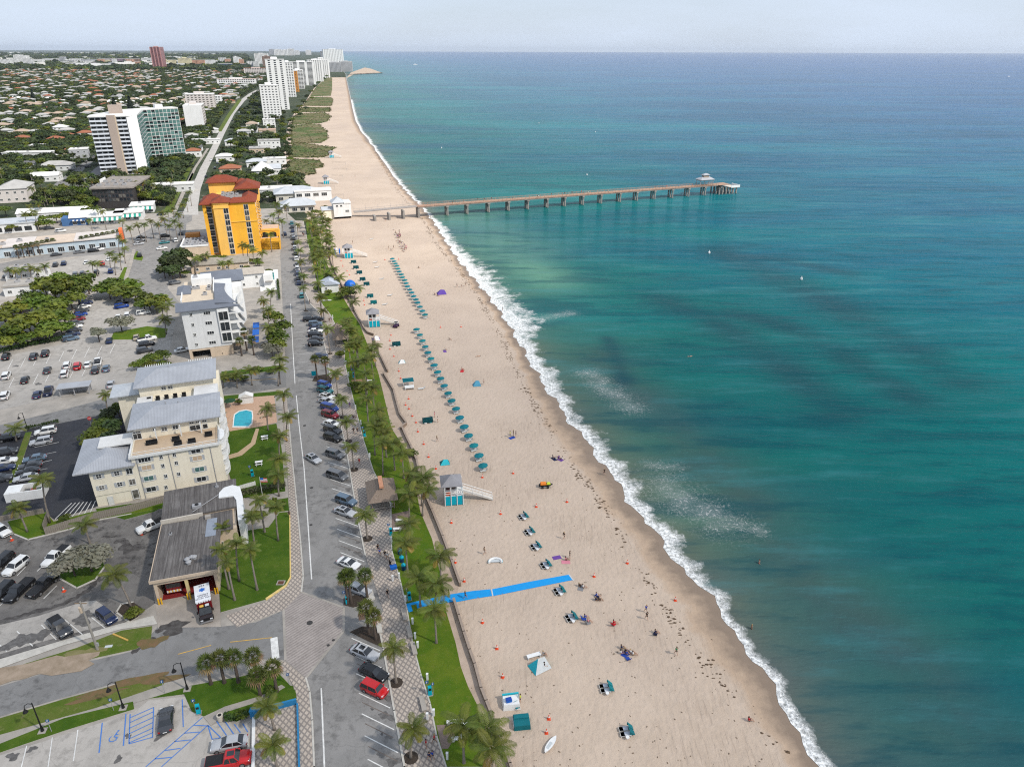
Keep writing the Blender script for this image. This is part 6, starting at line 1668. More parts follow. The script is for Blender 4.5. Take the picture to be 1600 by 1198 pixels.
palms([(160,330),(140,344),(190,345),(235,345),(52,330),(60,318),(66,310),(46,322),(38,334),(76,300),(82,312),(122,246),(132,244),(150,325),(142,282)],'motel gardens below the tower','motel garden palms',False,1.,seed0=330,H=9)
SAB=[((330,1069),(321,1037)),((351,1067),(347,1030)),((373,1066),(372,1028)),((402,1060),(401,1026)),((407,1087),(403,1056)),((433,1081),(429,1044))]
for i,(b_,c)in enumerate(SAB):sabal(b_,c,f'bushy cabbage palm, {["first","second","third","fourth","fifth","last"][i]} from the left on the corner lawn','corner lawn cabbage palms',i)
SAB=[((544,943),(541,903),'cabbage palm at the left of the planter north of the crossing'),((549,943),(547,900),'cabbage palm paired beside the left planter palm'),((574,935),(572,900),'cabbage palm at the right of the planter north of the crossing'),((576,989),(572,950),'taller cabbage palm in the planter south of the crossing'),((587,999),(587,963),'shorter cabbage palm in the planter south of the crossing'),((496,593),(493,562),'cabbage palm left of the sign in the upper planter'),((511,593),(509,564),'cabbage palm right of the sign in the upper planter'),((386,548),(385,519),'cabbage palm right of the slate roofed block, tallest of three'),((378,556),(374,534),'cabbage palm at the left of three by the slate roofed block'),((397,555),(396,532),'cabbage palm at the right of three by the slate roofed block')]
for i,(b_,c,lb)in enumerate(SAB):sabal(b_,c,lb,'planter cabbage palms',i+1)
for i in range(16):
 x=30+i*8.2;y=404-i*1.5
 if i>7:x+=36;y-=2
 sabal((x,y),(x-3,y-17),f'small cabbage palm, {nth(i)} from the left before the long shop strip','shop strip cabbage palms',i,.95)
def leaf_crown(seed,lobes,R=1.,nleaf=420,size=.16,flat=.75,mat_=None,name='crown'):
 """a crown of many small leaf sprays, thicker toward the outside of several uneven lobes"""
 rn=np.random.default_rng(seed);mb=MB()
 cs=[]
 for i in range(lobes):
  a=rn.uniform(0,6.28);q_=rn.uniform(.15,.62)
  cs.append((math.cos(a)*q_,math.sin(a)*q_,rn.uniform(-.18,.40)*flat,rn.uniform(.34,.62)))
 cs.append((0,0,.12,.66))
 V,Fc=[],[]
 for k in range(nleaf):
  c=cs[rn.integers(len(cs))]
  d=rn.normal(size=3);d/=np.linalg.norm(d)
  if d[2]<-.35:d[2]*=-.6
  rad=c[3]*(rn.uniform(.70,1.06))
  p=np.array(c[:3])+d*rad*np.array([1,1,flat])
  nrm=d+rn.normal(size=3)*.55+np.array([0,0,.35]);nrm/=np.linalg.norm(nrm)
  t1=np.cross(nrm,rn.normal(size=3));t1/=np.linalg.norm(t1);t2=np.cross(nrm,t1);s=size*rn.uniform(.6,1.35)
  o=len(V)
  V+=[p+t1*s,p+t2*s*.7+nrm*s*.2,p-t1*s*.9,p-t2*s*.7-nrm*s*.15]
  Fc.append((o,o+1,o+2,o+3))
 mb.v=[tuple(v*R)for v in V];mb.f=Fc;mb.m=[0]*len(Fc)
 return mb.mesh(name,mat_ or BRD)
BROAD=[leaf_crown(i,7,1,620,.13)for i in range(4)]
DARKC=[leaf_crown(20+i,5,1,420,.155,.9,M_DARKL)for i in range(3)]
SILV=[leaf_crown(40,8,1,900,.095,.7,M_SILVER)]
PINEC=None
def pine_mesh():
 rn=np.random.default_rng(3);mb=MB();V,Fc=[],[]
 for k in range(420):
  t=rn.uniform(0,1);r_=(1-t)*.26+.02;a=rn.uniform(0,6.28);q_=r_*rn.uniform(.6,1.)
  p=np.array([math.cos(a)*q_,math.sin(a)*q_,t]);n_=np.array([math.cos(a),math.sin(a),.5])+rn.normal(size=3)*.4;n_/=np.linalg.norm(n_)
  t1=np.cross(n_,[0,0,1.]);t1/=np.linalg.norm(t1);t2=np.cross(n_,t1);s=.055*rn.uniform(.6,1.3);o=len(V)
  V+=[p+t1*s,p+t2*s,p-t1*s,p-t2*s];Fc.append((o,o+1,o+2,o+3))
 mb.v=[tuple(v)for v in V];mb.f=Fc;mb.m=[0]*len(Fc)
 return mb.mesh('crown',M_PINE)
_t=MB();_t.tube([(0,0,0),(.01,.02,.45),(.05,.0,1.)],[.07,.05,.02],6);_t.tube([(.0,.01,.35),(.25,.1,.85)],[.04,.015],5);_t.tube([(.0,.01,.4),(-.2,-.16,.9)],[.04,.015],5);_t.tube([(0,.01,.5),(-.05,.25,.9)],[.035,.012],5)
LIMBS=_t.mesh('trunk',M_BARKD)
def tree(g,R,h,crowns,label,group=None,name='tree',seed=0,cat='tree'):
 r=thing(name,label,cat,(g[0],g[1],.05),0,group)
 t=put('trunk',LIMBS,r,(0,0,0),seed*1.1);t.scale=(max(1.2,h*.55),max(1.2,h*.55),h*.8)
 c=put('crown',crowns[seed%len(crowns)],r,(0,0,h*.62),seed*2.1);c.scale=(R,R,max(h*.55,R*.62))
 return r
def treepx(lst,crowns,fmt,group,name='tree',z=.5,seed0=0,cat='tree'):
 for i,(x,y,R,h)in enumerate(sorted(lst,key=lambda p:-p[1])):
  g=G(x,y,h*z)[:2];tree(g,R,h,crowns,fmt.format(o=nth(i)),group,name,seed0+i,cat)
treepx([(20,520,6,7),(45,508,6.5,8),(8,500,6,7),(70,500,6,8),(95,515,4,5),(30,485,6,8),(62,478,6,9),(92,482,6,8),(110,470,5,7),(85,458,7,10),(112,448,6,9),(70,450,5.5,8),(136,444,5,8),(50,470,5,7),(100,498,5,7),(14,535,4,4.5),(60,525,4.5,5),(35,530,4,4.5),(122,455,5,8),(78,515,5,6),(4,525,4,5),(96,440,5,8)],BROAD,'broad leaved green tree, {o} from the near end of the dense hedge by the lot','dense hedge trees by the public lot',seed0=0)
treepx([(180,450,7,7),(205,448,6,7),(192,460,5.5,6.5),(212,463,5,6),(170,456,5,6)],BROAD,'spreading green tree, {o} nearest of the clump over the lot entrance','lot entrance trees',seed0=30)
treepx([(232,472,5,6),(243,478,5,6),(225,478,4,5),(250,470,4,5)],BROAD,'low green tree, {o} from the near end beside the corner street','corner street trees',seed0=40)
treepx([(262,415,5.5,9),(270,408,6,10),(279,418,5.5,9),(284,405,5,9),(256,424,4,6),(268,426,5,7)],DARKC,'dark dense tree, {o} nearest of the clump by the hotel annex','hotel annex trees',seed0=50)
treepx([(188,506,5,5.5)],SILV,'wide silver green buttonwood tree in the lot island',None,seed0=1)
treepx([(153,523,3.6,5)],SILV,'round silver green tree alone in the lot',None,seed0=2)
treepx([(112,882,4.2,5),(138,874,4.6,5.4)],SILV,'silver leaved buttonwood tree, {o} of two in the station yard island','station yard silver trees',seed0=3)
treepx([(424,548,4.5,4.5)],SILV,'silver buttonwood shrub by the road at the grey block',None,seed0=5)
treepx([(432,528,4,6),(436,515,4,6),(434,540,3.4,4.5),(428,500,3.6,6)],BROAD,'sea grape tree, {o} from the near end of the grey block frontage','grey block frontage trees',seed0=60)
treepx([(152,680,3.4,4),(162,664,3.2,4),(172,650,3.2,4.5),(140,690,2.6,3),(176,668,3,4.5),(168,684,2.8,3.5),(184,640,2.4,4)],[BROAD[1],DARKC[0]],'shrub tree, {o} from the near end of the bed west of the cream block','west bed shrubs',seed0=70)
treepx([(240,560,3,3.4),(226,566,2.6,3),(252,556,3,3.6),(234,570,2.4,2.6),(256,570,2.6,3),(215,572,2.2,2.6)],BROAD,'green shrub, {o} from the near end behind the cream block pergola','pergola shrubs',seed0=80,name='shrub',cat='shrub')
treepx([(404,578,2.,1.6),(366,590,1.8,1.4),(352,590,1.8,1.4),(380,592,1.6,1.3),(425,581,1.6,1.2),(395,806,1.5,1.8),(409,804,1.3,1.4),(429,786,1.4,1.6),(440,788,1.2,1.4),(352,676,1.2,1.3),(372,629,1.4,1.4),(424,1078,1.2,1.),(376,1116,1.1,.9),(212,958,1.6,1.3),(206,962,1.2,1.1),(100,812,1.4,1.8)],[BROAD[0],BROAD[2]],'clipped green shrub, {o} of the small garden shrubs counted from the near end','garden shrubs',name='shrub',seed0=90,cat='shrub')
treepx([(541,455,3.4,3.4),(533,462,3,3),(548,460,2.6,2.6),(512,458,2.,2.),(497,452,2,2)],BROAD,'sea grape shrub, {o} from the near end around the white hut','white hut shrubs',name='shrub',seed0=110,cat='shrub')
treepx([(345,404,2,2),(352,403,2,2),(360,404,2,2),(368,404,2,2),(384,406,2,2),(392,408,2,2.2),(400,408,2.2,2.4),(338,402,2,2),(330,404,2.2,2.4),(318,430,2.4,2.4),(290,428,2.4,3),(405,412,2,2.2),(372,424,2,2),(384,420,2.2,2.4),(398,424,2.4,2.6),(412,430,2.4,2.6),(420,424,2,2.4)],BROAD,'green shrub, {o} from the near end along the foot of the hotel','hotel foot shrubs',name='shrub',seed0=125,cat='shrub')
treepx([(555,603,2.2,1.8),(530,555,2,1.6),(560,610,1.8,1.5),(492,332,3,3),(506,326,3,3),(512,345,2.6,2.6),(548,500,1.8,1.6),(562,530,1.6,1.5),(502,350,2.6,2.6),(510,362,2.6,2.6),(516,372,2.4,2.4),(498,365,2.4,2.4),(548,530,2,2),(640,708,1.8,1.5),(648,755,1.8,1.5)],BROAD,'green shrub, {o} from the near end of the beach lawn border','beach lawn shrubs',name='shrub',seed0=120,cat='shrub')
treepx([(142,317,5.5,8),(132,326,5,7),(140,334,5,7),(120,322,5,7),(128,312,5,7),(60,345,4.5,5),(72,350,4.5,5),(88,342,4,5),(100,340,4.5,5),(20,356,4,4.5),(36,352,4,4.5),(8,330,5,6),(60,352,4,4.5),(108,330,4,6),(46,340,4,5)],BROAD,'round green tree, {o} nearest of the belt left of the dark glass office','glass office trees',seed0=130)
treepx([(228,268,5,7),(240,276,5,7),(252,270,5,7),(222,284,4.5,6),(236,290,4.5,6),(262,262,4.5,6),(250,286,4.5,6),(270,276,4,6),(262,296,4,5)],DARKC,'dark green tree, {o} nearest in the park at the foot of the tower','tower park trees',seed0=150)
treepx([(362,240,6,8),(370,248,5.5,8),(376,238,6,8),(352,258,5,7),(366,262,5,7),(382,228,6,9),(394,226,5,8),(372,222,6,9),(386,206,6,9),(378,214,6,9),(360,225,5,8),(398,214,4,6),(448,226,4,5),(452,206,4,6),(452,190,5,7),(462,176,6,9)],[BROAD[0],DARKC[1]],'leafy tree, {o} nearest between the coast road and the dune villas','coast road trees',seed0=170)
treepx([(420,306,5,5),(410,308,5,5.5),(402,312,5,5),(428,310,4,4.5)],DARKC,'dense dark tree, {o} nearest in the clump right of the hotel','hotel side trees',seed0=190)
treepx([(462,290,4,3),(470,296,4,3),(476,302,4,3),(466,304,4,3),(456,284,3.5,2.6),(484,298,3.4,2.4),(478,292,3.5,2.5)],[BROAD[3]],'yellow green dune shrub, {o} nearest in the clump above the pier house','dune shrubs',name='shrub',seed0=195,cat='shrub')
for i,(x,y,h)in enumerate(((183,183,24),(207,181,25),(54,160,20))):
 g=G(x,y)[:2];r=thing('conifer_tree',['dark slim conifer rising left above the tower roof','dark slim conifer rising right above the tower roof','dark slim conifer among the far left houses'][i],'tree',(g[0],g[1],0))
 if PINEC is None:PINEC=pine_mesh()
 t=put('trunk',LIMBS,r);t.scale=(3,3,h*.5);c=put('crown',PINEC,r,(0,0,1));c.scale=(h,h,h)
def hedge(name,label,pts,h,w,m=None,step=.16):
 p0=G(*pts[0])[:2];mb=MB();rn=random.Random(len(label))
 for a,b in zip(pts[:-1],pts[1:]):
  p,q_=G(*a)[:2]-p0,G(*b)[:2]-p0;ln=np.linalg.norm(q_-p);d=(q_-p)/ln;nn=np.array([-d[1],d[0]])
  for i in range(int(ln*w*55)):
   c=p+d*rn.uniform(0,ln)+nn*rn.uniform(-w/2,w/2);z=h*(rn.random()**.4)+rn.uniform(-.1,.12);s=rn.uniform(.10,.22);t=Vector((rn.gauss(0,1),rn.gauss(0,1),rn.gauss(0,.6))).normalized();u=t.cross(Vector((rn.gauss(0,1),rn.gauss(0,1),1))).normalized()
   c=Vector((c[0],c[1],max(.06,z)));mb.add([c+t*s,c+u*s,c-t*s,c-u*s],[(0,1,2,3)])
 o=mb.build(name,m or M_HEDGE,None,(p0[0],p0[1],.1));return tag(o,label,'hedge')
treepx([(x_,y_,r_,h_)for x_,y_,r_,h_ in[(452,250,4,5),(451,238,4,6),(449,262,4,5),(450,215,5,6),(454,200,5,7),(457,188,5,7),(462,178,6,8),(468,168,6,8),(474,160,6,9),(480,152,6,9),(486,144,7,9),(492,136,7,10),(498,130,7,10),(505,124,8,10),(511,120,8,10),(470,180,5,6),(478,170,5,6),(488,154,6,7)]],[DARKC[1],BROAD[3]],'dark tree, {o} from the near end of the line behind the dunes','tree line behind the dunes',seed0=400)
hedge('hedge','clipped green hedge below the white garden fence',[(366,778),(384,774),(404,770),(447,762)],1.3,1.6,m_leaf('grey_hedge',(.08,.09,.045),(.11,.115,.06),.1))
hedge('hedge','low green hedge along the dark yard edge by the back street',[(40,672),(60,668),(92,660)],.8,1.)
hedge('hedge','curved dark green hedge rounding the corner lawn',[(354,1120),(360,1128),(380,1122),(398,1114)],.9,.9)
hedge('hedge','green hedge along the foot of the public lot',[(0,552),(50,540),(105,530)],1.2,2.)
hedge('hedge','narrow green hedge beside the beach road and the white house',[(434,440),(437,470)],1.2,.8)
HW=[(WHT,WRF,'flat','white flat roofed'),(WHT,WRF,'hip','white hip roofed'),(GRW,M_GRR,'hip','grey hip roofed'),(BGE,M_TERRA2,'hip','terracotta roofed'),(M_CREAM,mat('tan_tile',(.40,.31,.24),.85),'hip','tan roofed'),(WHT,WRF,'gable','white gabled'),(GRW,mat('dark_shingle',(.13,.13,.135),.85),'gable','dark shingled')]
HPROB=[.20,.17,.21,.15,.13,.07,.07]
road_c=np.array([G(x,y)[:2]for x,y,w in A1A]+[G(418,132)[:2],G(432,112)[:2]])
def left_of_road(p):
 """metres west of the coast road (negative = east)"""
 yy=road_c[:,1];x=np.interp(p[1],yy,road_c[:,0]);return x-p[0]
FP=[]
for n_ in bpy.data.objects:
 if n_.parent is None and n_.get('category')in('apartment block','tower block','office','hotel','shops','shop','restaurant','cafe','office tower','pavilion','house','palm tree','tree'):
  ct=n_.get('category');hs=ct=='house';FP.append((n_.location.x+6*hs,n_.location.y+4*hs,13 if hs else 6 if 'tree' in ct else 22,ct))
FPa=np.array([(a,b,c)for a,b,c,_ in FP])
for k in 'abcdegh':FPa=np.vstack([FPa,[P_[k][0],P_[k][1],16]])
FPa=np.vstack([FPa]+[[G(x,y)[0],G(x,y)[1],12]for x,y in((120,290),(135,275),(148,262),(160,285),(180,285),(110,275),(130,255),(90,290),(70,300),(100,302),(140,302),(165,302),(190,300),(172,268),(200,285),(150,242),(120,268))])
FPa=np.vstack([FPa]+[[gx[0]+fx*w_*math.cos(R_(an))-fy*d_*math.sin(R_(an)),gx[1]+fx*w_*math.sin(R_(an))+fy*d_*math.cos(R_(an)),7.]for(bp,w_,d_,h_,an,*_q)in HSE for gx in[G(*bp)[:2]]for fx in np.linspace(0,1,max(2,int(w_/6)))for fy in(-.9,-.2,.5,1.)])
def clear(p,extra=0):
 return np.all((FPa[:,0]-p[0])**2+(FPa[:,1]-p[1])**2>(FPa[:,2]+extra)**2)
def inview(p,z=0,m=20):
 x,y=proj([p[0],p[1],z]);return-m<x<1600+m and y<1230
cand=[]
ca,sa_=math.cos(R_(14)),math.sin(R_(14))
for i in range(-10,140):
 for j in range(0,180):
  u=-i*23.-(8 if i%2 else 0);v=380+j*27.
  x=ca*u-sa_*v+RU(-3,3);y=sa_*u+ca*v+RU(-4,4)
  if y<430 or y>3600:continue
  d=left_of_road((x,y))
  if d<22 and not(-60<d<-14 and 520<y<900):continue
  if d>22 and random.random()<(.15 if y<900 else .3):continue
  if not inview((x,y)):continue
  if not clear((x,y),10):continue
  cand.append((y,x))
cand.sort()
near_h,far_h=cand[:265],cand[265:]
def zone(x,y):
 px,py=proj([x,y,3]);d=left_of_road((x,y))
 if d<0:return 'between the coast road and the dunes'
 if y<560:return 'just left of the tower street' if px<130 else 'in the park below the tower'
 if y<740:return 'at the left edge level with the tower' if px<70 else('hidden behind the angled tower' if px<290 else 'beside the coast road past the tower')
 if y<950:return 'left above the angled tower roof' if px<150 else('right above the angled tower roof' if px<300 else 'west of the coast road bend')
 return 'far inland left of the conifers' if px<180 else('far inland right of the conifers' if px<330 else 'far up beside the coast road')
protos,HCH={},{}
for n_i,(y,x)in enumerate(near_h):
 q_=random.choices(range(len(HW)),HPROB)[0];wl,rf,kd_,ds=HW[q_]
 lab=f'{ds} suburban house among trees {zone(x, y)}';hg='suburban houses '+zone(x,y)
 rz=R_(14)+(math.pi/2 if random.random()<.4 else 0)
 if q_ not in protos or n_i<60 and random.random()<.35:
  r=house('house',lab,(x,y),0,RU(11,17),RU(8,11),random.choice((3.4,3.6,3.8,6.2)),wl,rf,kd_,'house',hg,wins=n_i<70)
  r.rotation_euler.z=rz;protos[q_]=r
 else:
  src=protos[q_]
  if src.name not in HCH:HCH[src.name]=[(c,[])for c in bpy.data.objects if c.parent==src]
  ch=HCH[src.name]
  ch2=[(c,[])for c,_ in ch if not c.name.startswith('window')]if n_i>120 else ch
  dup(src,(x,y,0),rz,lab,hg,(RU(.9,1.25),RU(.9,1.2),RU(.9,1.1)),ch2)
mb=MB()
for y,x in far_h:
 if random.random()<min(.5,(y-900)/3600):continue
 q_=random.choices(range(4),(.36,.30,.17,.17))[0];w=RU(10,22);d=RU(8,13);h=random.choice((3.4,3.6,6.5,7));a=R_(14)+(math.pi/2 if random.random()<.4 else 0)
 mb.rbox(x,y,0,h,w,d,a,0);mb.rbox(x,y,h,h+(.4 if q_==0 else 2.),w+1,d+1,a,1+q_,1. if q_==0 else .35)
for i in range(520):
 y=3600+13000*random.random()**1.4;x=-y*RU(.38,.82)
 if left_of_road((x,min(y,5000)))<60:continue
 w=RU(20,90)*(1+y/16000);mb.rbox(x,y,0,random.choice((6,8,10,14,22)),w,w*.5,RU(0,1),0 if random.random()<.5 else 1)
stuff(mb.build('distant_houses',[GRW,WRF,M_GRR,M_TERRA2,MATS['tan_tile']]))
cand=[]
for i in range(60000):
 y=430+3500*random.random()**1.75;x=-y*RU(.20,.80)
 if not inview((x,y),0,40):continue
 d=left_of_road((x,y))
 if-12<d<12:continue
 if d<0:
  lim=46 if y<1300 else 20
  if d<-lim*1.6 or random.random()<.80:continue
 if y<640 and random.random()<.55:continue
 if not clear((x,y),1.5):continue
 cand.append((y,x))
cand.sort()
hp=np.array([(x,y)for y,x in near_h+far_h])
def off_house(x,y,r=6.):
 m=np.abs(hp[:,1]-y)<r
 return not np.any((hp[m,0]-x)**2+(hp[m,1]-y)**2<r*r)
cand=[c for c in cand if off_house(c[1],c[0])]
keep=[];cells={}
for y,x in cand:
 s=4.6 if y<1200 else 6.;k=(int(x/s),int(y/s))
 if k in cells:continue
 cells[k]=1;keep.append((y,x))
near_t,far_t=keep[:230],keep[230:]
TSET=[(DARKC[0],'dark green tree'),(DARKC[1],'dark green tree'),(BROAD[0],'mid green bushy tree'),(BROAD[2],'mid green bushy tree'),(None,'tall coconut palm')]
for i,(y,x)in enumerate(near_t):
 cr,nm=TSET[random.choices(range(5),(.26,.24,.17,.15,.18))[0]]
 lab=f'{nm} among the suburban houses {zone(x, y)}';hg='suburban trees '+zone(x,y)
 if cr is None:palm_at(np.array([x,y]),np.array([x+RU(-.3,.3),y,RU(8,12)]),lab,hg.replace('trees','palms'),False,1.1,seed=i)
 else:tree((x,y),RU(3.,5.2),RU(5,9),[cr],lab,hg,'tree',i)
src=bpy.data.collections.new('wood_crowns')
def wood_src(me,k):
 o=bpy.data.objects.new('wood_crown',me);src.objects.link(o);return o
for k in range(3):wood_src(leaf_crown(60+k,4,1,150,.24,.9,M_DARKL),k)
wood_src(leaf_crown(64,4,1,150,.24,.85,BRD),3)
pts,scs=[],[]
for y,x in far_t:
 pts.append((x,y,RU(2.6,4.5)));scs.append(RU(3.4,6.)*(1 if y<1500 else 1.25))
for i in range(5200):
 y=3300+9000*random.random()**1.5;x=-y*RU(.34,.82);pts.append((x,y,4));scs.append(RU(10,26)*(.7+y/9000))
me=bpy.data.meshes.new('far_woodland');me.from_pydata(pts,[],[])
at=me.attributes.new('size','FLOAT','POINT');at.data.foreach_set('value',np.array(scs,np.float32))
wood=put('far_woodland',me);stuff(wood)
scrub_src=bpy.data.collections.new('scrub_crowns')
for k in range(3):
 o=bpy.data.objects.new('scrub_crown',leaf_crown(80+k,4,1,60,.3,.6,[BRD,M_DARKL,m_leaf('dry_scrub_leaf',(.15,.12,.055),(.20,.15,.075),.3)][k]));scrub_src.objects.link(o)
sp,ss=[],[]
def inside(p,poly):
 c=False;j=len(poly)-1
 for i in range(len(poly)):
  a,b=poly[i],poly[j]
  if(a[1]>p[1])!=(b[1]>p[1])and p[0]<(b[0]-a[0])*(p[1]-a[1])/(b[1]-a[1])+a[0]:c=not c
  j=i
 return c
for w in DUNES:
 q_=np.array(w);lo,hi=q_.min(0),q_.max(0);ar=(hi-lo).prod();cen=q_.mean(0)
 for k in range(int(min(2600,ar*.55))):
  p=lo+(hi-lo)*rng.random(2)
  if inside(p,w)or(inside(cen+(p-cen)*.93,w)and rng.random()<.5):sp.append((p[0],p[1],.35));ss.append(.35+1.*rng.random()**2)
me2=bpy.data.meshes.new('dune_scrub');me2.from_pydata(sp,[],[])
at=me2.attributes.new('size','FLOAT','POINT');at.data.foreach_set('value',np.array(ss,np.float32))
scrub=put('dune_scrub',me2);stuff(scrub)
def scatter(wood,src):
 ng=bpy.data.node_groups.new('scatter_crowns','GeometryNodeTree')
 ng.interface.new_socket('Geometry',in_out='INPUT',socket_type='NodeSocketGeometry');ng.interface.new_socket('Geometry',in_out='OUTPUT',socket_type='NodeSocketGeometry')
 gi=ng.nodes.new('NodeGroupInput');go=ng.nodes.new('NodeGroupOutput');ip=ng.nodes.new('GeometryNodeInstanceOnPoints');ci=ng.nodes.new('GeometryNodeCollectionInfo')
 ci.inputs['Collection'].default_value=src;ci.inputs['Separate Children'].default_value=True;ci.inputs['Reset Children'].default_value=True
 ip.inputs['Pick Instance'].default_value=True
 na=ng.nodes.new('GeometryNodeInputNamedAttribute');na.data_type='FLOAT';na.inputs['Name'].default_value='size'
 rv=ng.nodes.new('FunctionNodeRandomValue');rv.data_type='FLOAT_VECTOR';rv.inputs[0].default_value=(0,0,0);rv.inputs[1].default_value=(0,0,6.28)
 cx=ng.nodes.new('ShaderNodeCombineXYZ')
 fz=ng.nodes.new('ShaderNodeMath');fz.operation='MULTIPLY';fz.inputs[1].default_value=.72
 l2=ng.links.new
 l2(na.outputs['Attribute'],cx.inputs[0]);l2(na.outputs['Attribute'],cx.inputs[1]);l2(na.outputs['Attribute'],fz.inputs[0]);l2(fz.outputs[0],cx.inputs[2])
 l2(gi.outputs[0],ip.inputs['Points']);l2(ci.outputs[0],ip.inputs['Instance']);l2(rv.outputs[0],ip.inputs['Rotation']);l2(cx.outputs[0],ip.inputs['Scale']);l2(ip.outputs[0],go.inputs[0])
 md=wood.modifiers.new('scatter','NODES');md.node_group=ng
scatter(wood,src);scatter(scrub,scrub_src)
def paint(name,c,rough=.28):
 return mat('paint_'+name,c,rough,tuple(x*.93 for x in c),.3,coat=.6)
PAINT=dict(white=paint('white',(.70,.70,.69)),black=paint('black',(.012,.012,.014)),silver=paint('silver',(.40,.41,.43),.3),grey=paint('grey',(.13,.135,.145),.3),charcoal=paint('charcoal',(.045,.048,.055),.3),red=paint('red',(.48,.012,.015)),maroon=paint('maroon',(.20,.012,.02)),blue=paint('blue',(.012,.05,.26)),navy=paint('navy',(.012,.022,.07)),steel=paint('steel blue',(.10,.15,.21)),teal=paint('teal',(.03,.17,.19)),tan=paint('tan',(.38,.33,.25)),olive=paint('olive',(.07,.075,.04)),orange=paint('orange',(.60,.14,.02)))
M_CGLASS=mat('car_glass',(.012,.014,.017),.06,(.02,.022,.026),.5,spec=.8)
M_TYRE=mat('tyre',(.014,.014,.014),.9);M_RIM=mat('rim',(.30,.30,.31),.35,metal=.6);M_HEADL=mat('headlight',(.62,.64,.66),.15);M_TAILL=mat('taillight',(.30,.01,.01),.25);M_TRIM=mat('dark_trim',(.02,.02,.022),.6)
KINDS_=dict(sedan=(4.75,1.84,1.45,.92,.86,(.10,.24,.54,.72),.90),suv=(4.75,1.92,1.74,1.08,1.02,(.02,.07,.60,.74),1.06),hatch=(4.15,1.8,1.62,1.,.95,(.02,.06,.66,.78),.98),van=(5.05,1.98,1.78,1.06,.98,(.02,.06,.66,.84),1.04),sports=(4.55,1.95,1.22,.80,.66,(.12,.36,.52,.76),.84),pickup=(5.75,2.02,1.88,1.14,1.1,(.42,.46,.66,.76),1.14))
CARS={}
def car_parts(kind):
 if kind in CARS:return CARS[kind]
 L_,W_,H_,belt,hood,(rb,rt,ft,fb),tail=KINDS_[kind]
 x=lambda t:-L_/2+L_*t
 hw=W_/2;gz=.22
 prof=[(0,.62*tail,.80),(.015,.93*tail,.90),(.06,tail,.96),(rb+.02,max(tail,belt),1),((rb+fb)/2,belt,1),(fb,belt,1),(.86,hood,.985),(.955,hood*.90,.93),(.99,hood*.78,.84),(1,hood*.62,.76)]
 if kind=='pickup':prof=[(0,.9,.93),(.01,1.12,.97),(.03,1.14,.985),(.40,1.14,1),(.42,1.14,1),(.74,1.14,1),(.86,1.08,.99),(.96,1.,.96),(.99,.86,.92),(1,.6,.86)]
 mb=MB();V=[]
 for t,zt,wk in prof:
  w=hw*wk
  lo=gz+(.10 if t<.02 or t>.985 else 0)
  half=[(w*.93,lo),(w*.985,lo+.12),(w,gz+(zt-gz)*.45),(w*.985,gz+(zt-gz)*.78),(w*.90,zt-.035),(w*.72,zt+.012),(0,zt+.03)]
  V.append([(x(t),-p[0],p[1])for p in half]+[(x(t),p[0],p[1])for p in half[-2::-1]])
 m_=len(V[0]);mb.v=[p for r_ in V for p in r_]
 for i in range(len(V)-1):
  for k in range(m_-1):mb.f.append((i*m_+k,(i+1)*m_+k,(i+1)*m_+k+1,i*m_+k+1)[::-1])
  mb.f.append((i*m_+m_-1,(i+1)*m_+m_-1,(i+1)*m_,i*m_)[::-1])
 mb.f.append(tuple(range(m_)));mb.f.append(tuple(range((len(V)-1)*m_+m_-1,(len(V)-1)*m_-1,-1)));mb.m=[0]*len(mb.f)
 body=mb.mesh('body',PAINT['white'],True)
 wb,wt=hw*.93,hw*.72
 zr=H_-.07
 c=[(x(rb),-wb,belt-.02),(x(fb),-wb,belt-.02),(x(fb),wb,belt-.02),(x(rb),wb,belt-.02),(x(rt),-wt,zr),(x(ft),-wt,zr),(x(ft),wt,zr),(x(rt),wt,zr)]
 gl=MB().add(c,[(0,1,5,4),(1,2,6,5),(2,3,7,6),(3,0,4,7),(4,5,6,7)]).mesh('window',M_CGLASS)
 rf=MB()
 a,b_,ws=x(rt)-.03,x(ft)+.05,wt+.02
 rf.add([(a,-ws,zr),(b_,-ws,zr),(b_,ws,zr),(a,ws,zr),(a+.08,-ws*.86,zr+.055),(b_-.14,-ws*.86,zr+.06),(b_-.14,ws*.86,zr+.06),(a+.08,ws*.86,zr+.055),((a+b_)/2,0,zr+.085)],[(0,1,5,4),(1,2,6,5),(2,3,7,6),(3,0,4,7),(4,5,8),(5,6,8),(6,7,8),(7,4,8),(0,3,2,1)])
 for s in(-1,1):
  for(t0,t1)in((rb,rt),(fb,ft),((rb*.55+fb*.45),(rt*.55+ft*.45))):
   p,q_=Vector((x(t0),s*(wb+.004),belt-.03)),Vector((x(t1),s*(wt+.012),zr+.01));dx=.05
   rf.add([p-Vector((dx,0,0)),p+Vector((dx,0,0)),q_+Vector((dx,0,0)),q_-Vector((dx,0,0)),p-Vector((dx,s*.05,0)),p+Vector((dx,-s*.05,0)),q_+Vector((dx,-s*.05,0)),q_-Vector((dx,s*.05,0))],[(0,1,2,3),(3,2,6,7),(0,3,7,4),(1,5,6,2)])
 roof=rf.mesh('roof',PAINT['white'])
 wr=.33 if kind not in('pickup','suv','van')else .375
 ty=MB();n=14
 for(r0,y0,r1,y1)in((wr,-.11,wr,.11),(wr,.11,wr*.66,.115),(wr*.66,-.115,wr,-.11)):
  vs=[(r0*math.cos(6.2832*k/n),y0,r0*math.sin(6.2832*k/n))for k in range(n)]+[(r1*math.cos(6.2832*k/n),y1,r1*math.sin(6.2832*k/n))for k in range(n)]
  ty.add(vs,[(k,n+k,n+(k+1)%n,(k+1)%n)for k in range(n)])
 tyre=ty.mesh('wheel',M_TYRE)
 ri=MB()
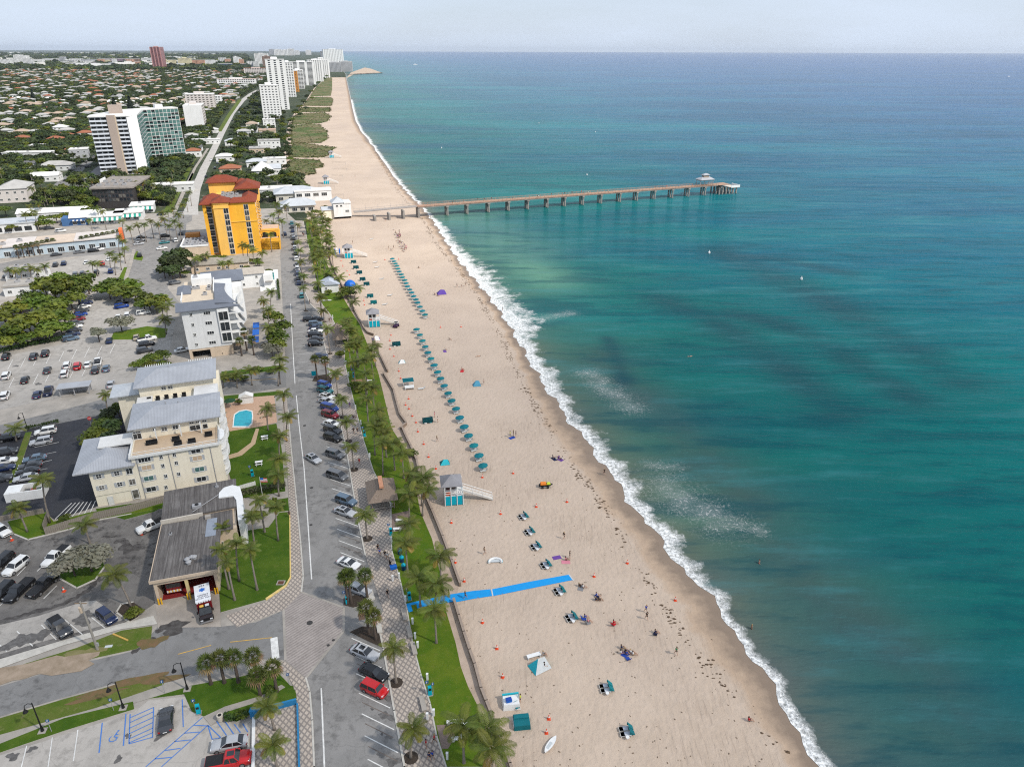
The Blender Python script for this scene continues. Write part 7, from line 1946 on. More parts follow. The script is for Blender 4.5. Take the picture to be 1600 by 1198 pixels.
 for s in(-1,1):
  vs=[(0,s*.10,0)]+[(wr*.67*math.cos(6.2832*k/10),s*.112,wr*.67*math.sin(6.2832*k/10))for k in range(10)]
  ri.add(vs,[(0,1+k,1+(k+1)%10)if s<0 else(0,1+(k+1)%10,1+k)for k in range(10)])
 rim=ri.mesh('rim',M_RIM)
 hl=MB().box(-.10,-.19,-.07,.06,.19,.07).mesh('headlight',M_HEADL);tl=MB().box(-.05,-.14,-.10,.08,.14,.10).mesh('taillight',M_TAILL)
 mr=MB().box(-.09,-.07,-.06,.09,.09,.07).mesh('mirror',PAINT['white'])
 pl=MB().box(-.02,-.26,-.06,.02,.26,.06).mesh('number_plate',WHT)
 bp=MB().box(-.06,-hw*.72,-.10,.05,hw*.72,.08).mesh('bumper',M_TRIM)
 bed=None
 if kind=='pickup':bed=MB().box(x(.02),-hw*.80,1.1,x(.40),hw*.80,1.185).mesh('cargo_bed',M_TRIM)
 sun_=MB().box(-.45,-.38,0,.45,.38,.012).mesh('sunroof',M_CGLASS)
 CARS[kind]=dict(body=body,gl=gl,roof=roof,tyre=tyre,rim=rim,hl=hl,tl=tl,mr=mr,pl=pl,bp=bp,bed=bed,sun=sun_,L=L_,W=W_,H=H_,hood=hood,tail=tail,wr=wr,fb=fb,rt=rt,ft=ft,belt=belt,zr=zr)
 return CARS[kind]
def colour(o,m):
 o.material_slots[0].link='OBJECT';o.material_slots[0].material=m
def car(kind,col,at,head,label,group=None,detail=2,sunroof=False,z=.05,roofcol=None):
 K=car_parts(kind);g=G(at[0],at[1],.6 if detail else .5)
 nm=dict(sedan='sedan_car',suv='sport_utility_car',hatch='hatchback_car',van='passenger_van',sports='sports_car',pickup='pickup_truck')[kind]
 r=thing(nm,label,dict(van='van',pickup='pickup truck').get(kind,'car'),(g[0],g[1],z),head,group)
 colour(put('body',K['body'],r),PAINT[col]);put('window',K['gl'],r);colour(put('roof',K['roof'],r),PAINT[roofcol or col])
 xs=(-K['L']*.30,K['L']*.31)
 if not detail:
  for s in(-1,1):
   for x in xs:put('wheel',K['tyre'],r,(x,s*(K['W']/2-.12),K['wr']))
 else:
  for s in(-1,1):
   for x in xs:put('rim',K['rim'],put('wheel',K['tyre'],r,(x,s*(K['W']/2-.10),K['wr'])))
   put('headlight',K['hl'],r,(K['L']*.468,s*K['W']*.355,K['hood']*.80));put('taillight',K['tl'],r,(-K['L']*.487,s*K['W']*.37,K['tail']*.80))
   colour(put('mirror',K['mr'],r,(K['L']*(K['fb']-.5)-.18,s*(K['W']/2+.04),K['belt']+.04)),PAINT[col])
  put('number_plate',K['pl'],r,(-K['L']*.5,0,K['tail']*.62));put('bumper',K['bp'],r,(K['L']*.487,0,.42))
  if sunroof:put('sunroof',K['sun'],r,(K['L']*((K['rt']+K['ft'])/2-.5)+.1,0,K['zr']+.075))
 if K['bed']:put('cargo_bed',K['bed'],r)
 return r
CN=dict(sedan='sedan',suv='estate car',hatch='hatchback',van='minivan',sports='sports car',pickup='pickup truck')
def hd(*p):return wdir(*p)
HB=BAY
row=[('sedan','silver',570,1019,'silver sedan parked just south of the planter by the crossing',True),('sedan','black',584,1050,'black sedan between the silver sedan and the red car',False),('hatch','red',585,1076,'bright red boxy hatchback in the angled beach road bays',False),('sports','white',545,879,'white low sports car in the angled bays',False),('sedan','silver',560,920,'silver sedan half hidden under the planter palms',False),('sedan','silver',539,799,'silver sedan with dark sunroof opposite the thatched hut',True),('suv','steel',541,782,'pale blue grey car touching the silver sunroof sedan',False),('van','grey',527,743,'grey minivan with roof bars in the angled bays',False),('suv','grey',524,710,'grey sport utility car between empty bays',False),('suv','black',520,684,'black sport utility car ending the packed angled row',False),('suv','charcoal',520,672,'charcoal car second from the near end of the packed row',False),('sedan','white',518,662,'white sedan with black glass in the packed angled row',False),('suv','maroon',516,648,'dark red sport utility car in the packed angled row',False),('van','blue',515,637,'bright blue van beside the dark red car',False),('sedan','silver',510,627,'silver sedan next north of the bright blue van',False),('sedan','white',511,619,'white sedan with dark roof north of the silver sedan',True),('suv','teal',508,610,'dark green grey car beside the blue car near the upper planter',False),('hatch','blue',507,601,'blue car at the far end of the packed angled row',False)]
for kd_,c,x,y,lb,sr in row:car(kd_,c,(x,y),HB,lb,'cars in the angled beach road bays',2,sr)
car('sedan','silver',(489.5,716),hd(478,708,502,723),'silver sedan turning alone across the beach road',None,2,True)
HR=math.atan2(EA[1],EA[0])
for i,(kd_,c,x,y)in enumerate([('suv','black',484,499),('sedan','charcoal',495,498),('suv','steel',493,506),('sedan','navy',494,512),('sedan','white',493,517),('suv','black',493,523),('sedan','charcoal',494,529),('suv','black',493,537),('sedan','navy',500,556)]):
 car(kd_,c,(x,y),HR-.12,f'{c if c != "steel" else "blue grey"} {CN[kd_]}, {FIRST[i]} from far end of the row above the upper planter','cars in the short row by the thatched huts',1)
HN=math.atan2(NA[1],NA[0])
par=[('suv','teal',349),('suv','charcoal',355),('sedan','navy',361),('sedan','silver',367.5),('suv','charcoal',373),('sedan','black',380),('suv','white',387.5),('suv','olive',396),('suv','white',404.5),('sedan','grey',413),('suv','white',420),('suv','navy',428),('suv','charcoal',435),('sedan','navy',442),('suv','teal',462)]
for i,(kd_,c,y)in enumerate(par[::-1]):
 x=np.interp(y,[349,372,404,442,462],[456,458.5,463,466.5,471.5])
 car(kd_,c,(x,y),HN,f'{c} {CN[kd_]} parked along the upper beach road kerb, {nth(i)} from the near end','cars parked along the upper beach road',0)
car('suv','navy',(445,366),HN,'dark car driving alone up the beach road past the hotel',None,0)
car('suv','white',(25,885),hd(42,870,10,895),'white sport utility car in the station yard at the left edge',None,2)
car('pickup','white',(88,869),hd(108,852,70,886),'white pickup truck with open black bed in the station yard',None,2)
car('pickup','black',(30,922),hd(46,905,8,941),'black pickup truck second from the silver tree in the station yard',None,2)
car('pickup','black',(67,915),hd(50,930,86,898),'black pickup truck with red tail lamps beside the silver trees',None,2)
car('suv','black',(3,925),hd(14,912,-12,938),'black sport utility car cut by the left edge below the trucks',None,2)
car('suv','black',(3,878),hd(14,868,-12,890),'black sport utility car with roof rack at the left edge',None,2)
car('pickup','charcoal',(94,979),hd(82,966,106,992),'dark grey pickup truck beside the utility pole',None,2)
car('hatch','navy',(167,963),hd(154,952,184,976),'dark blue compact car near the round palm island',None,2)
car('pickup','white',(238,821),hd(250,816,222,827),'white pickup truck poking out behind the fire station',None,2)
car('suv','white',(2,829),hd(-10,822,12,836),'white car under a cover at the left edge of the yard',None,1)
car('sports','charcoal',(259,1123),hd(258,1142,261,1100),'dark blue black coupe alone in the blue lined bays',None,2)
car('sedan','silver',(358,1161),hd(384,1155,334,1164),'silver sedan above the red pickup in the corner lot',None,2)
car('pickup','red',(357,1188),hd(330,1194,388,1183),'red pickup truck with black bed cover at the photo bottom',None,2,True)
HY=hd(40,690,86,682)
yard=[('suv','white',71,674),('suv','silver',64,690),('sedan','steel',54,716),('sedan','charcoal',47,727),('sedan','black',43,736),('sedan','silver',40,746)]
for i,(kd_,c,x,y)in enumerate(yard[::-1]):car(kd_,c,(x,y),HY+math.pi,f'{c} {CN[kd_]}, {nth(i)} from the near end on the right of the grass strip','cars right of the grass strip in the dark yard',2)
yard=[('suv','black',14,684),('suv','charcoal',10,706),('sedan','white',8,720),('sedan','navy',5,731),('suv','charcoal',0,748)]
for i,(kd_,c,x,y)in enumerate(yard[::-1]):car(kd_,c,(x,y),HY,f'{c} {CN[kd_]}, {nth(i)} from the near end on the left of the grass strip','cars left of the grass strip in the dark yard',2)
HU=hd(35,592,44,570)
pub=[('suv','white',10,587),('sedan','black',39,593),('sedan','charcoal',74,578),('suv','white',105,571),('suv','white',101,584),('suv','red',121,572),('sedan','white',137,569),('pickup','white',153,566),('suv','charcoal',149,578),('sedan','steel',166,575),('suv','black',10,557),('suv','charcoal',53,557),('suv','black',71,552),('sedan','navy',58,616),('pickup','navy',76,611),('sedan','silver',173,600),('suv','white',8,618)]
PL_=['white {k} alone at the left edge in the middle row of the public lot','black sedan right of the lone white car in the public lot','charcoal sedan alone between black and white cars of the public lot','white {k} behind another white one left of the red car','white {k} nose to tail in front of another, left of the red car','red {k} in the public lot','white sedan just right of the red car in the public lot','white pickup truck behind a charcoal car in the public lot','charcoal {k} in front of the white pickup of the public lot','blue grey sedan at the right end of the middle row of the public lot','black {k} at the left edge below the hedge','charcoal {k} of a dark pair below the hedge','black {k} of a dark pair below the hedge','navy sedan left of the navy pickup by the shelter','navy pickup truck beside the grey shelter','silver sedan tucked by the cream block north corner','white {k} at the left edge near the back street palms']
for(kd_,c,x,y),lb in zip(pub,PL_):car(kd_,c,(x,y),HU,lb.format(k=CN[kd_]),'cars in the public lot',1)
HH=hd(112,500,130,497)
hr=[('suv','navy',134,473),('sedan','white',131,479),('sedan','charcoal',128,485),('sedan','blue',125,491),('sedan','maroon',122,498),('suv','grey',119,505),('sedan','white',117,510),('suv','charcoal',116,516),('sedan','navy',113,522),('suv','steel',111,529)]
for i,(kd_,c,x,y)in enumerate(hr[::-1]):car(kd_,c,(x,y),HH,f'{"blue grey" if c == "steel" else c} {CN[kd_]} packed beside the dense hedge, {nth(i)} from the near end','cars packed beside the dense hedge',1)
md_=[('sedan','black',190,473,0,'black sedan shaded by the trees over the lot entrance'),('suv','blue',190,479,0,'blue {k} just below the shaded black sedan'),('sedan','white',185,495,1,'white sedan left of a pair below the lot entrance trees'),('suv','white',199,493,1,'white {k} right of a pair below the lot entrance trees'),('suv','white',224,489,0,'white {k} beside the low trees of the corner street'),('sedan','tan',213,527,1,'pale sedan right of the silver tree island'),('pickup','white',230,530,0,'white pickup truck right of the silver tree island'),('suv','black',229,538,0,'black {k} below the white pickup by the silver tree island'),('sedan','navy',171,532,1,'navy sedan beside the lone round silver tree'),('suv','charcoal',226,548,0,'charcoal {k} by the pergola shrubs'),('sedan','white',285,547,0,'white sedan in the drive of the slate roofed block'),('suv','grey',273,442,0,'grey {k} below the dark clump by the hotel'),('suv','black',218,399,1,'black {k} parked on the street island'),('sedan','black',221,371,0,'black sedan at the top of the street corner bays'),('sedan','grey',219,376,0,'grey sedan second in the street corner bays'),('sedan','silver',217,381,0,'silver sedan third in the street corner bays'),('suv','black',258,369,0,'black {k} across from the street corner bays'),('sedan','teal',257,379,0,'teal sedan below the black car across from the bays'),('sedan','white',253,388,0,'white sedan near the hotel drive entrance'),('suv','white',275,376,1,'white {k} in the hotel drive'),('suv','charcoal',283,365,1,'charcoal {k} in the hotel drive'),('sedan','navy',252,335,0,'navy sedan waiting at the top of the street corner'),('suv','charcoal',87,414,1,'charcoal {k} left of a dark pair in the north lot'),('suv','navy',100,412,1,'navy {k} right of a dark pair in the north lot'),('sedan','white',135,410,1,'white sedan alone in the middle of the north lot'),('suv','red',160,412,1,'red {k} in the north lot under palms'),('sedan','white',170,405,1,'white sedan by the palms at the right of the north lot'),('suv','grey',118,429,1,'grey {k} at the left of the near row of the north lot'),('suv','charcoal',129,428,1,'charcoal {k} second in the near row of the north lot'),('suv','charcoal',151,426,1,'charcoal {k} third in the near row of the north lot'),('suv','blue',173,424,1,'blue {k} at the right end of the north lot'),('suv','white',21,435,0,'white {k} uppermost of three at the left of the north lot'),('suv','white',22,440,0,'white {k} middle of three at the left of the north lot'),('sedan','white',38,448,0,'white sedan nearest of three at the left of the north lot'),('sedan','grey',14,431,0,'grey sedan half under trees at the left of the north lot'),('sedan','charcoal',88,398,0,'charcoal sedan before the left part of the shop strip'),('sedan','grey',124,394,0,'grey sedan before the middle of the shop strip'),('suv','black',146,392,0,'black {k} before the right of the shop strip'),('suv','white',154,390,0,'white {k} before the right of the shop strip'),('van','white',95,361,0,'white van behind the shop strip'),('suv','charcoal',77,357,0,'charcoal {k} behind the shop strip'),('sedan','black',104,282,0,'black sedan lowest on the tower side street'),('suv','black',116,274,0,'black {k} middle of the tower side street'),('suv','charcoal',137,261,0,'charcoal {k} highest on the tower side street'),('sedan','black',111,266,0,'black sedan in the motel parking by the tower street'),('suv','navy',96,264,0,'navy {k} in the motel parking left of the black sedan'),('sedan','charcoal',119,254,0,'charcoal sedan by the blue grey block near the tower'),('sedan','grey',127,253,0,'grey sedan beside the charcoal sedan near the tower')]
HC_=hd(278,400,300,390)
for kd_,c,x,y,o_,lb in md_:car(kd_,c,(x,y),HU if o_ else HH,lb.format(k=CN[kd_]),'cars of the inland lots and streets',0)
for i,(kd_,c,x,y)in enumerate([('suv','navy',347,245),('sedan','charcoal',340,255),('suv','black',336,263),('sedan','grey',367,196),('suv','black',363,189),('sedan','white',330,250),('sedan','black',322,276),('suv','white',374,176),('sedan','grey',352,222)]):
 car(kd_,c,(x,y),math.atan2(-1,.33)if i%2 else math.atan2(1,-.33),f'{c} {CN[kd_]} on the coast road, {["second","third","fourth","seventh","eighth","fifth","nearest","farthest","sixth"][i]} from the near end','cars on the coast road',0)
M_AMBW=mat('ambulance_white',(.72,.73,.76),.4);M_AMBR=mat('ambulance_red',(.17,.008,.012),.35,coat=.4);M_BLUEE=mat('emblem_blue',(.03,.14,.50),.6);M_INK=mat('lettering_ink',(.03,.03,.06),.7);M_AMBER=mat('amber_lamp',(.75,.45,.10),.3)
HA=hd(313,906,321,970);AM=G(316,925.5,2.9)[:2]+1.25*np.array([math.cos(HA),math.sin(HA)])
am=thing('ambulance','white roofed red ambulance nosing out of the right engine bay','ambulance',(AM[0],AM[1],.06),HA)
MB().box(-3.4,-1.15,.5,.9,1.15,2.75).build('patient_box',M_AMBR,am)
MB().box(-3.45,-1.2,2.75,.95,1.2,2.9).build('roof_panel',M_AMBW,am)
mb=MB();mb.add([(.95,-1.05,.45),(3.3,-1.,.45),(3.3,1.,.45),(.95,1.05,.45),(.95,-1.05,1.25),(3.25,-.95,1.15),(3.25,.95,1.15),(.95,1.05,1.25)],[(0,3,2,1),(4,5,6,7),(0,1,5,4),(1,2,6,5),(2,3,7,6),(3,0,4,7)]);mb.build('cab',mat('ambulance_black',(.02,.012,.013),.35,coat=.4),am)
mb=MB();mb.add([(.98,-.98,1.26),(2.35,-.95,1.2),(2.35,.95,1.2),(.98,.98,1.26),(.98,-.8,2.05),(1.65,-.78,2.03),(1.65,.78,2.03),(.98,.8,2.05)],[(0,1,5,4),(1,2,6,5),(2,3,7,6),(4,5,6,7)]);mb.build('cab_window',M_CGLASS,am)
MB().box(.98,-.8,2.06,1.6,.8,2.14).build('cab_roof',BLK,am)
for i in range(6):MB().box(-.07,-.13,-.06,.07,.13,.06).build('beacon',M_HEADL,am,(1.03,-.95+i*.38,2.72))
for s in(-1,1):
 MB().box(-.1,-.2,-.08,.1,.2,.08).build('headlight',M_HEADL,am,(3.28,s*.72,.85));MB().box(-.25,-.3,0,.25,.3,.1).build('beacon_bar',M_AMBER if s<0 else M_HEADL,am,(1.3,s*.42,2.15));MB().box(-.12,-.1,-.2,.12,.1,.2).build('mirror',BLK,am,(1.9,s*1.2,1.5))
 for x in(-2.1,2.4):put('rim',CARS['pickup']['rim'],put('wheel',CARS['pickup']['tyre'],am,(x,s*.98,.42)))
MB().box(3.2,-.98,.32,3.42,.98,.62).build('bumper',mat('chrome',(.5,.5,.52),.2,metal=.8),am)
MB().box(3.26,-.42,.68,3.34,.42,1.05).build('grille',BLK,am)
GLY={'A':['010','101','111','101','101'],'B':['110','101','110','101','110'],'C':['011','100','100','100','011'],'D':['110','101','101','101','110'],'E':['111','100','110','100','111'],'F':['111','100','110','100','100'],'H':['101','101','111','101','101'],'I':['111','010','010','010','111'],'N':['101','111','111','111','101'],'O':['111','101','101','101','111'],'R':['110','101','110','101','101'],'S':['011','100','010','001','110'],'U':['101','101','101','101','111'],'W':['101','101','111','111','101'],'4':['101','101','111','001','001'],'2':['110','001','010','100','111'],'1':['010','110','010','010','111'],'0':['111','101','101','101','111'],' ':['000']*5}
def lettering(txt,par,x,y,z,h,m,name='lettering',flip=True):
 """block letters lying on a roof; flip: tops toward +x end"""
 u=h/5;mb=MB();wtot=len(txt)*4*u-u
 for i,ch in enumerate(txt):
  for r_,line in enumerate(GLY[ch]):
   for c,b in enumerate(line):
    if b=='1':
     yy=-wtot/2+(i*4+c)*u;xx=(4-r_)*u
     if flip:yy=-yy-u
     mb.box(x+(xx if flip else-xx),y+yy,z,x+(xx if flip else-xx)+u*.98,y+yy+u*.98,z+.006)
 return mb.build(name,m,par)
lettering('BROWARD',am,-.75,0,2.902,.30,M_INK,flip=True);lettering('SHERIFF',am,-.32,0,2.902,.30,M_INK,flip=True);lettering('FIRE RESCUE',am,.14,0,2.902,.27,M_INK,flip=True)
lettering('102',am,-3.2,0,2.902,.42,M_INK,flip=True)
mb=MB()
for k in range(3):mb.rbox(-1.95,0,2.902+.002*k,2.909+.002*k,.95,.30,math.pi/3*k)
mb.build('star_emblem',M_BLUEE,am)
fe=FS.o+FS.e*2.6+FS.n*5.2
en=thing('fire_engine','red fire engine with striped front parked inside the left bay','fire engine',(fe[0],fe[1],.07),FS.a-math.pi/2)
MB().box(-4.5,-1.2,.5,2.,1.2,2.9).build('body',M_AMBR,en);MB().box(2.01,-1.2,.5,3.9,1.2,2.6).build('cab',M_AMBR,en);MB().box(3.2,-1.1,1.6,3.93,1.1,2.45).build('cab_window',M_CGLASS,en)
for i in range(9):MB().box(3.93,-1.15+i*.255,.7,3.99,-.92+i*.255,1.1).build('chevron_stripe',M_AMBER if i%2 else WHT,en)
MB().box(2.2,-.9,2.61,2.7,.9,2.8).build('beacon_bar',M_HEADL,en)
for s in(-1,1):
 for x in(-2.8,2.9):put('rim',CARS['pickup']['rim'],put('wheel',CARS['pickup']['tyre'],en,(x,s*1.05,.45)))
SKIN=[mat('skin_a',(.46,.28,.20),.6),mat('skin_b',(.30,.17,.11),.6),mat('skin_c',(.12,.065,.04),.6)]
CLOTH={k:mat('cloth_'+k,c,.85)for k,c in dict(black=(.012,.012,.014),white=(.68,.68,.66),red=(.50,.02,.03),blue=(.02,.06,.32),navy=(.012,.02,.07),green=(.03,.16,.07),grey=(.22,.22,.23),pink=(.60,.22,.28),lime=(.50,.60,.05),tan=(.35,.27,.18),teal=(.02,.25,.28),purple=(.14,.06,.28)).items()}
HAIR=[mat('hair_dark',(.015,.011,.009),.7),mat('hair_brown',(.07,.04,.022),.7),mat('hair_blond',(.36,.25,.11),.7)]
def skin_mesh(name,verts,edges,root=0,lev=1):
 me=bpy.data.meshes.new(name);me.from_pydata([v[:3]for v in verts],edges,[])
 o=bpy.data.objects.new(name,me);COL.objects.link(o)
 md=o.modifiers.new('skin','SKIN');md.use_smooth_shade=True
 for i,v in enumerate(verts):
  sv=me.skin_vertices[0].data[i];sv.radius=(v[3],v[3]if len(v)<5 else v[4]);sv.use_root=(i==root)
 if lev:o.modifiers.new('sub','SUBSURF').levels=lev
 dg=bpy.context.evaluated_depsgraph_get();out=bpy.data.meshes.new_from_object(o.evaluated_get(dg))
 bpy.data.objects.remove(o);bpy.data.meshes.remove(me);out.name=name
 return out
POSES={}
def limb(a,b,t):return tuple(a[i]+(b[i]-a[i])*t for i in range(3))
def pose_mesh(name):
 if name in POSES:return POSES[name]
 J=dict(pel=(0,0,.95),wa=(0,0,1.1),ch=(.01,0,1.3),nk=(.01,0,1.47),hd=(.03,0,1.6),tp=(.02,0,1.71))
 for s,k in((1,'l'),(-1,'r')):
  J['hip'+k]=(0,s*.10,.91);J['kn'+k]=(.02,s*.11,.50);J['an'+k]=(0,s*.12,.09);J['to'+k]=(.17,s*.14,.035);J['sh'+k]=(0,s*.19,1.41);J['el'+k]=(-.02,s*.25,1.13);J['wr'+k]=(.06,s*.27,.89)
 def leg(k,s,hip,kn,an,to):J['hip'+k]=hip;J['kn'+k]=kn;J['an'+k]=an;J['to'+k]=to
 if name=='walk':
  J['knl']=(.20,.11,.52);J['anl']=(.30,.11,.11);J['tol']=(.47,.12,.08);J['knr']=(-.02,-.11,.50);J['anr']=(-.30,-.11,.16);J['tor']=(-.17,-.12,.03);J['ell']=(-.15,.24,1.15);J['wrl']=(-.10,.26,.92);J['elr']=(.10,-.24,1.14);J['wrr']=(.28,-.22,.98)
 if name in('sit','chair'):
  dz=.83 if name=='sit' else .52;lean=-.10
  for q_ in('pel','wa','ch','nk','hd','tp'):J[q_]=(J[q_][0]+lean*(J[q_][2]-.95)*1.3,J[q_][1],J[q_][2]-dz)
  for s,k in((1,'l'),(-1,'r')):
   J['hip'+k]=(.03,s*.10,.93-dz);J['sh'+k]=(-.06,s*.19,1.4-dz);J['el'+k]=(-.02,s*.26,1.13-dz)
   if name=='sit':J['kn'+k]=(.40,s*.15,.36);J['an'+k]=(.66,s*.12,.07);J['to'+k]=(.82,s*.13,.05);J['wr'+k]=(.22,s*.20,.34)
   else:J['kn'+k]=(.46,s*.13,.47);J['an'+k]=(.52,s*.13,.09);J['to'+k]=(.69,s*.14,.04);J['wr'+k]=(.24,s*.2,.60)
 if name=='lie':
  for q_,v in list(J.items()):J[q_]=(v[2]-.9,v[1],.13+v[0]*.5)
  for k in 'lr':J['to'+k]=(-.88,J['to'+k][1],.22)
 if name=='wave':J['elr']=(.10,-.33,1.52);J['wrr']=(.16,-.30,1.76)
 if name=='phone':
  J['ell']=(.06,.24,1.14);J['wrl']=(.26,.12,1.2);J['elr']=(.06,-.24,1.14);J['wrr']=(.26,-.12,1.2)
 V,E_,ix=[],[],{}
 def v(n_,p,r_,r2=None):ix[n_]=len(V);V.append(tuple(p)+(r_,r2 or r_));return ix[n_]
 def e(a,b):E_.append((ix[a],ix[b]))
 v('pel',J['pel'],.125,.155);v('wa',J['wa'],.10,.13);v('ch',J['ch'],.12,.165);v('nk',J['nk'],.052);v('hd',J['hd'],.085,.078);v('tp',J['tp'],.06)
 for a,b in(('pel','wa'),('wa','ch'),('ch','nk'),('nk','hd'),('hd','tp')):e(a,b)
 up=Vector(J['tp'])-Vector(J['nk']);fw=Vector((1,0,0))if name!='lie' else Vector((0,0,1))
 v('no',tuple(Vector(J['hd'])+fw*.105+up*.02),.018);e('hd','no')
 for s,k in((1,'l'),(-1,'r')):
  v('hip'+k,J['hip'+k],.088);v('kn'+k,J['kn'+k],.056);v('an'+k,J['an'+k],.037);v('to'+k,J['to'+k],.032);v('cf'+k,limb(J['kn'+k],J['an'+k],.3),.056)
  v('sh'+k,J['sh'+k],.062);v('el'+k,J['el'+k],.042);v('wr'+k,J['wr'+k],.027)
  for a,b in(('pel','hip'+k),('hip'+k,'kn'+k),('kn'+k,'cf'+k),('cf'+k,'an'+k),('an'+k,'to'+k),('ch','sh'+k),('sh'+k,'el'+k),('el'+k,'wr'+k)):e(a,b)
  d=(Vector(J['wr'+k])-Vector(J['el'+k])).normalized();sd=d.cross(Vector((0,1,0)));sd=sd.normalized()if sd.length>.1 else Vector((1,0,0));fl=Vector((0,-s,0));W0=Vector(J['wr'+k])
  v('pa'+k,tuple(W0+d*.06),.034,.022);e('wr'+k,'pa'+k)
  for f_ in range(4):
   off=sd*(.030-.020*f_);ln=(.075,.085,.08,.06)[f_]
   v(f'f{f_}a{k}',tuple(W0+d*.10+off),.0095);v(f'f{f_}b{k}',tuple(W0+d*(.10+ln)+off+fl*.018),.0085);e('pa'+k,f'f{f_}a{k}');e(f'f{f_}a{k}',f'f{f_}b{k}')
  v('tha'+k,tuple(W0+d*.05+sd*.05),.011);v('thb'+k,tuple(W0+d*.09+sd*.065+fl*.012),.009);e('pa'+k,'tha'+k);e('tha'+k,'thb'+k)
 body=skin_mesh('body',V,E_,0,1)
 S=[J['pel']+(.150,.178),J['wa']+(.122,.152),J['ch']+(.140,.186),limb(J['ch'],J['nk'],.62)+(.085,.10)]
 Es=[(0,1),(1,2),(2,3)]
 for k in 'lr':S+=[J['sh'+k]+(.082,),limb(J['sh'+k],J['el'+k],.62)+(.066,)];Es+=[(2,len(S)-2),(len(S)-2,len(S)-1)]
 shirt=skin_mesh('shirt',S,Es,0,1)
 T=[J['pel']+(.155,.180)];Et=[]
 for k in 'lr':T+=[J['hip'+k]+(.112,),limb(J['hip'+k],J['kn'+k],.72)+(.088,)];Et+=[(0,len(T)-2),(len(T)-2,len(T)-1)]
 T.append(limb(J['pel'],J['wa'],.45)+(.128,.158));Et.append((0,len(T)-1))
 shorts=skin_mesh('shorts',T,Et,0,1)
 h0=Vector(J['hd'])+up*.10-fw*.022
 hm=MB();n=8
 rings=[[h0+fw*.0+(fw*math.cos(6.2832*i/n)*rr*1.05+Vector((0,1,0))*math.sin(6.2832*i/n)*rr)+up*hh for i in range(n)]for rr,hh in((.098,-.25),(.104,.02),(.092,.28),(.05,.48))]
 for r_ in rings:hm.v+=[tuple(p)for p in r_]
 for a in range(3):
  for i in range(n):hm.f.append((a*n+i,a*n+(i+1)%n,(a+1)*n+(i+1)%n,(a+1)*n+i))
 hm.f.append(tuple(range(3*n,4*n)));hm.m=[0]*len(hm.f)
 POSES[name]=(body,shirt,shorts,hm.mesh('hair',HAIR[0],True))
 return POSES[name]
def person(at,pose,top,bottom,label,face=0.,sk=0,hair=0,group=None,z=.03,hz=None,s=1.):
 g=G(at[0],at[1])[:2]if hz is None else at
 B,S,T,Hh=pose_mesh(pose)
 r=thing('person',label,'person',(g[0],g[1],z),face,group);r.scale=(s,s,s)
 colour(put('body',B,r),SKIN[sk])
 if top:
  o=put('shirt',S,r);o.data=S
  if not S.materials:S.materials.append(CLOTH['white'])
  colour(o,CLOTH[top])
 if not T.materials:T.materials.append(CLOTH['black'])
 colour(put('shorts',T,r),CLOTH[bottom]);colour(put('hair',Hh,r),HAIR[hair])
 return r
for p in('stand','walk','sit','chair','lie','wave','phone'):
 for me in pose_mesh(p)[:3]:
  if not me.materials:me.materials.append(SKIN[0])
SW=math.atan2(-1,0)
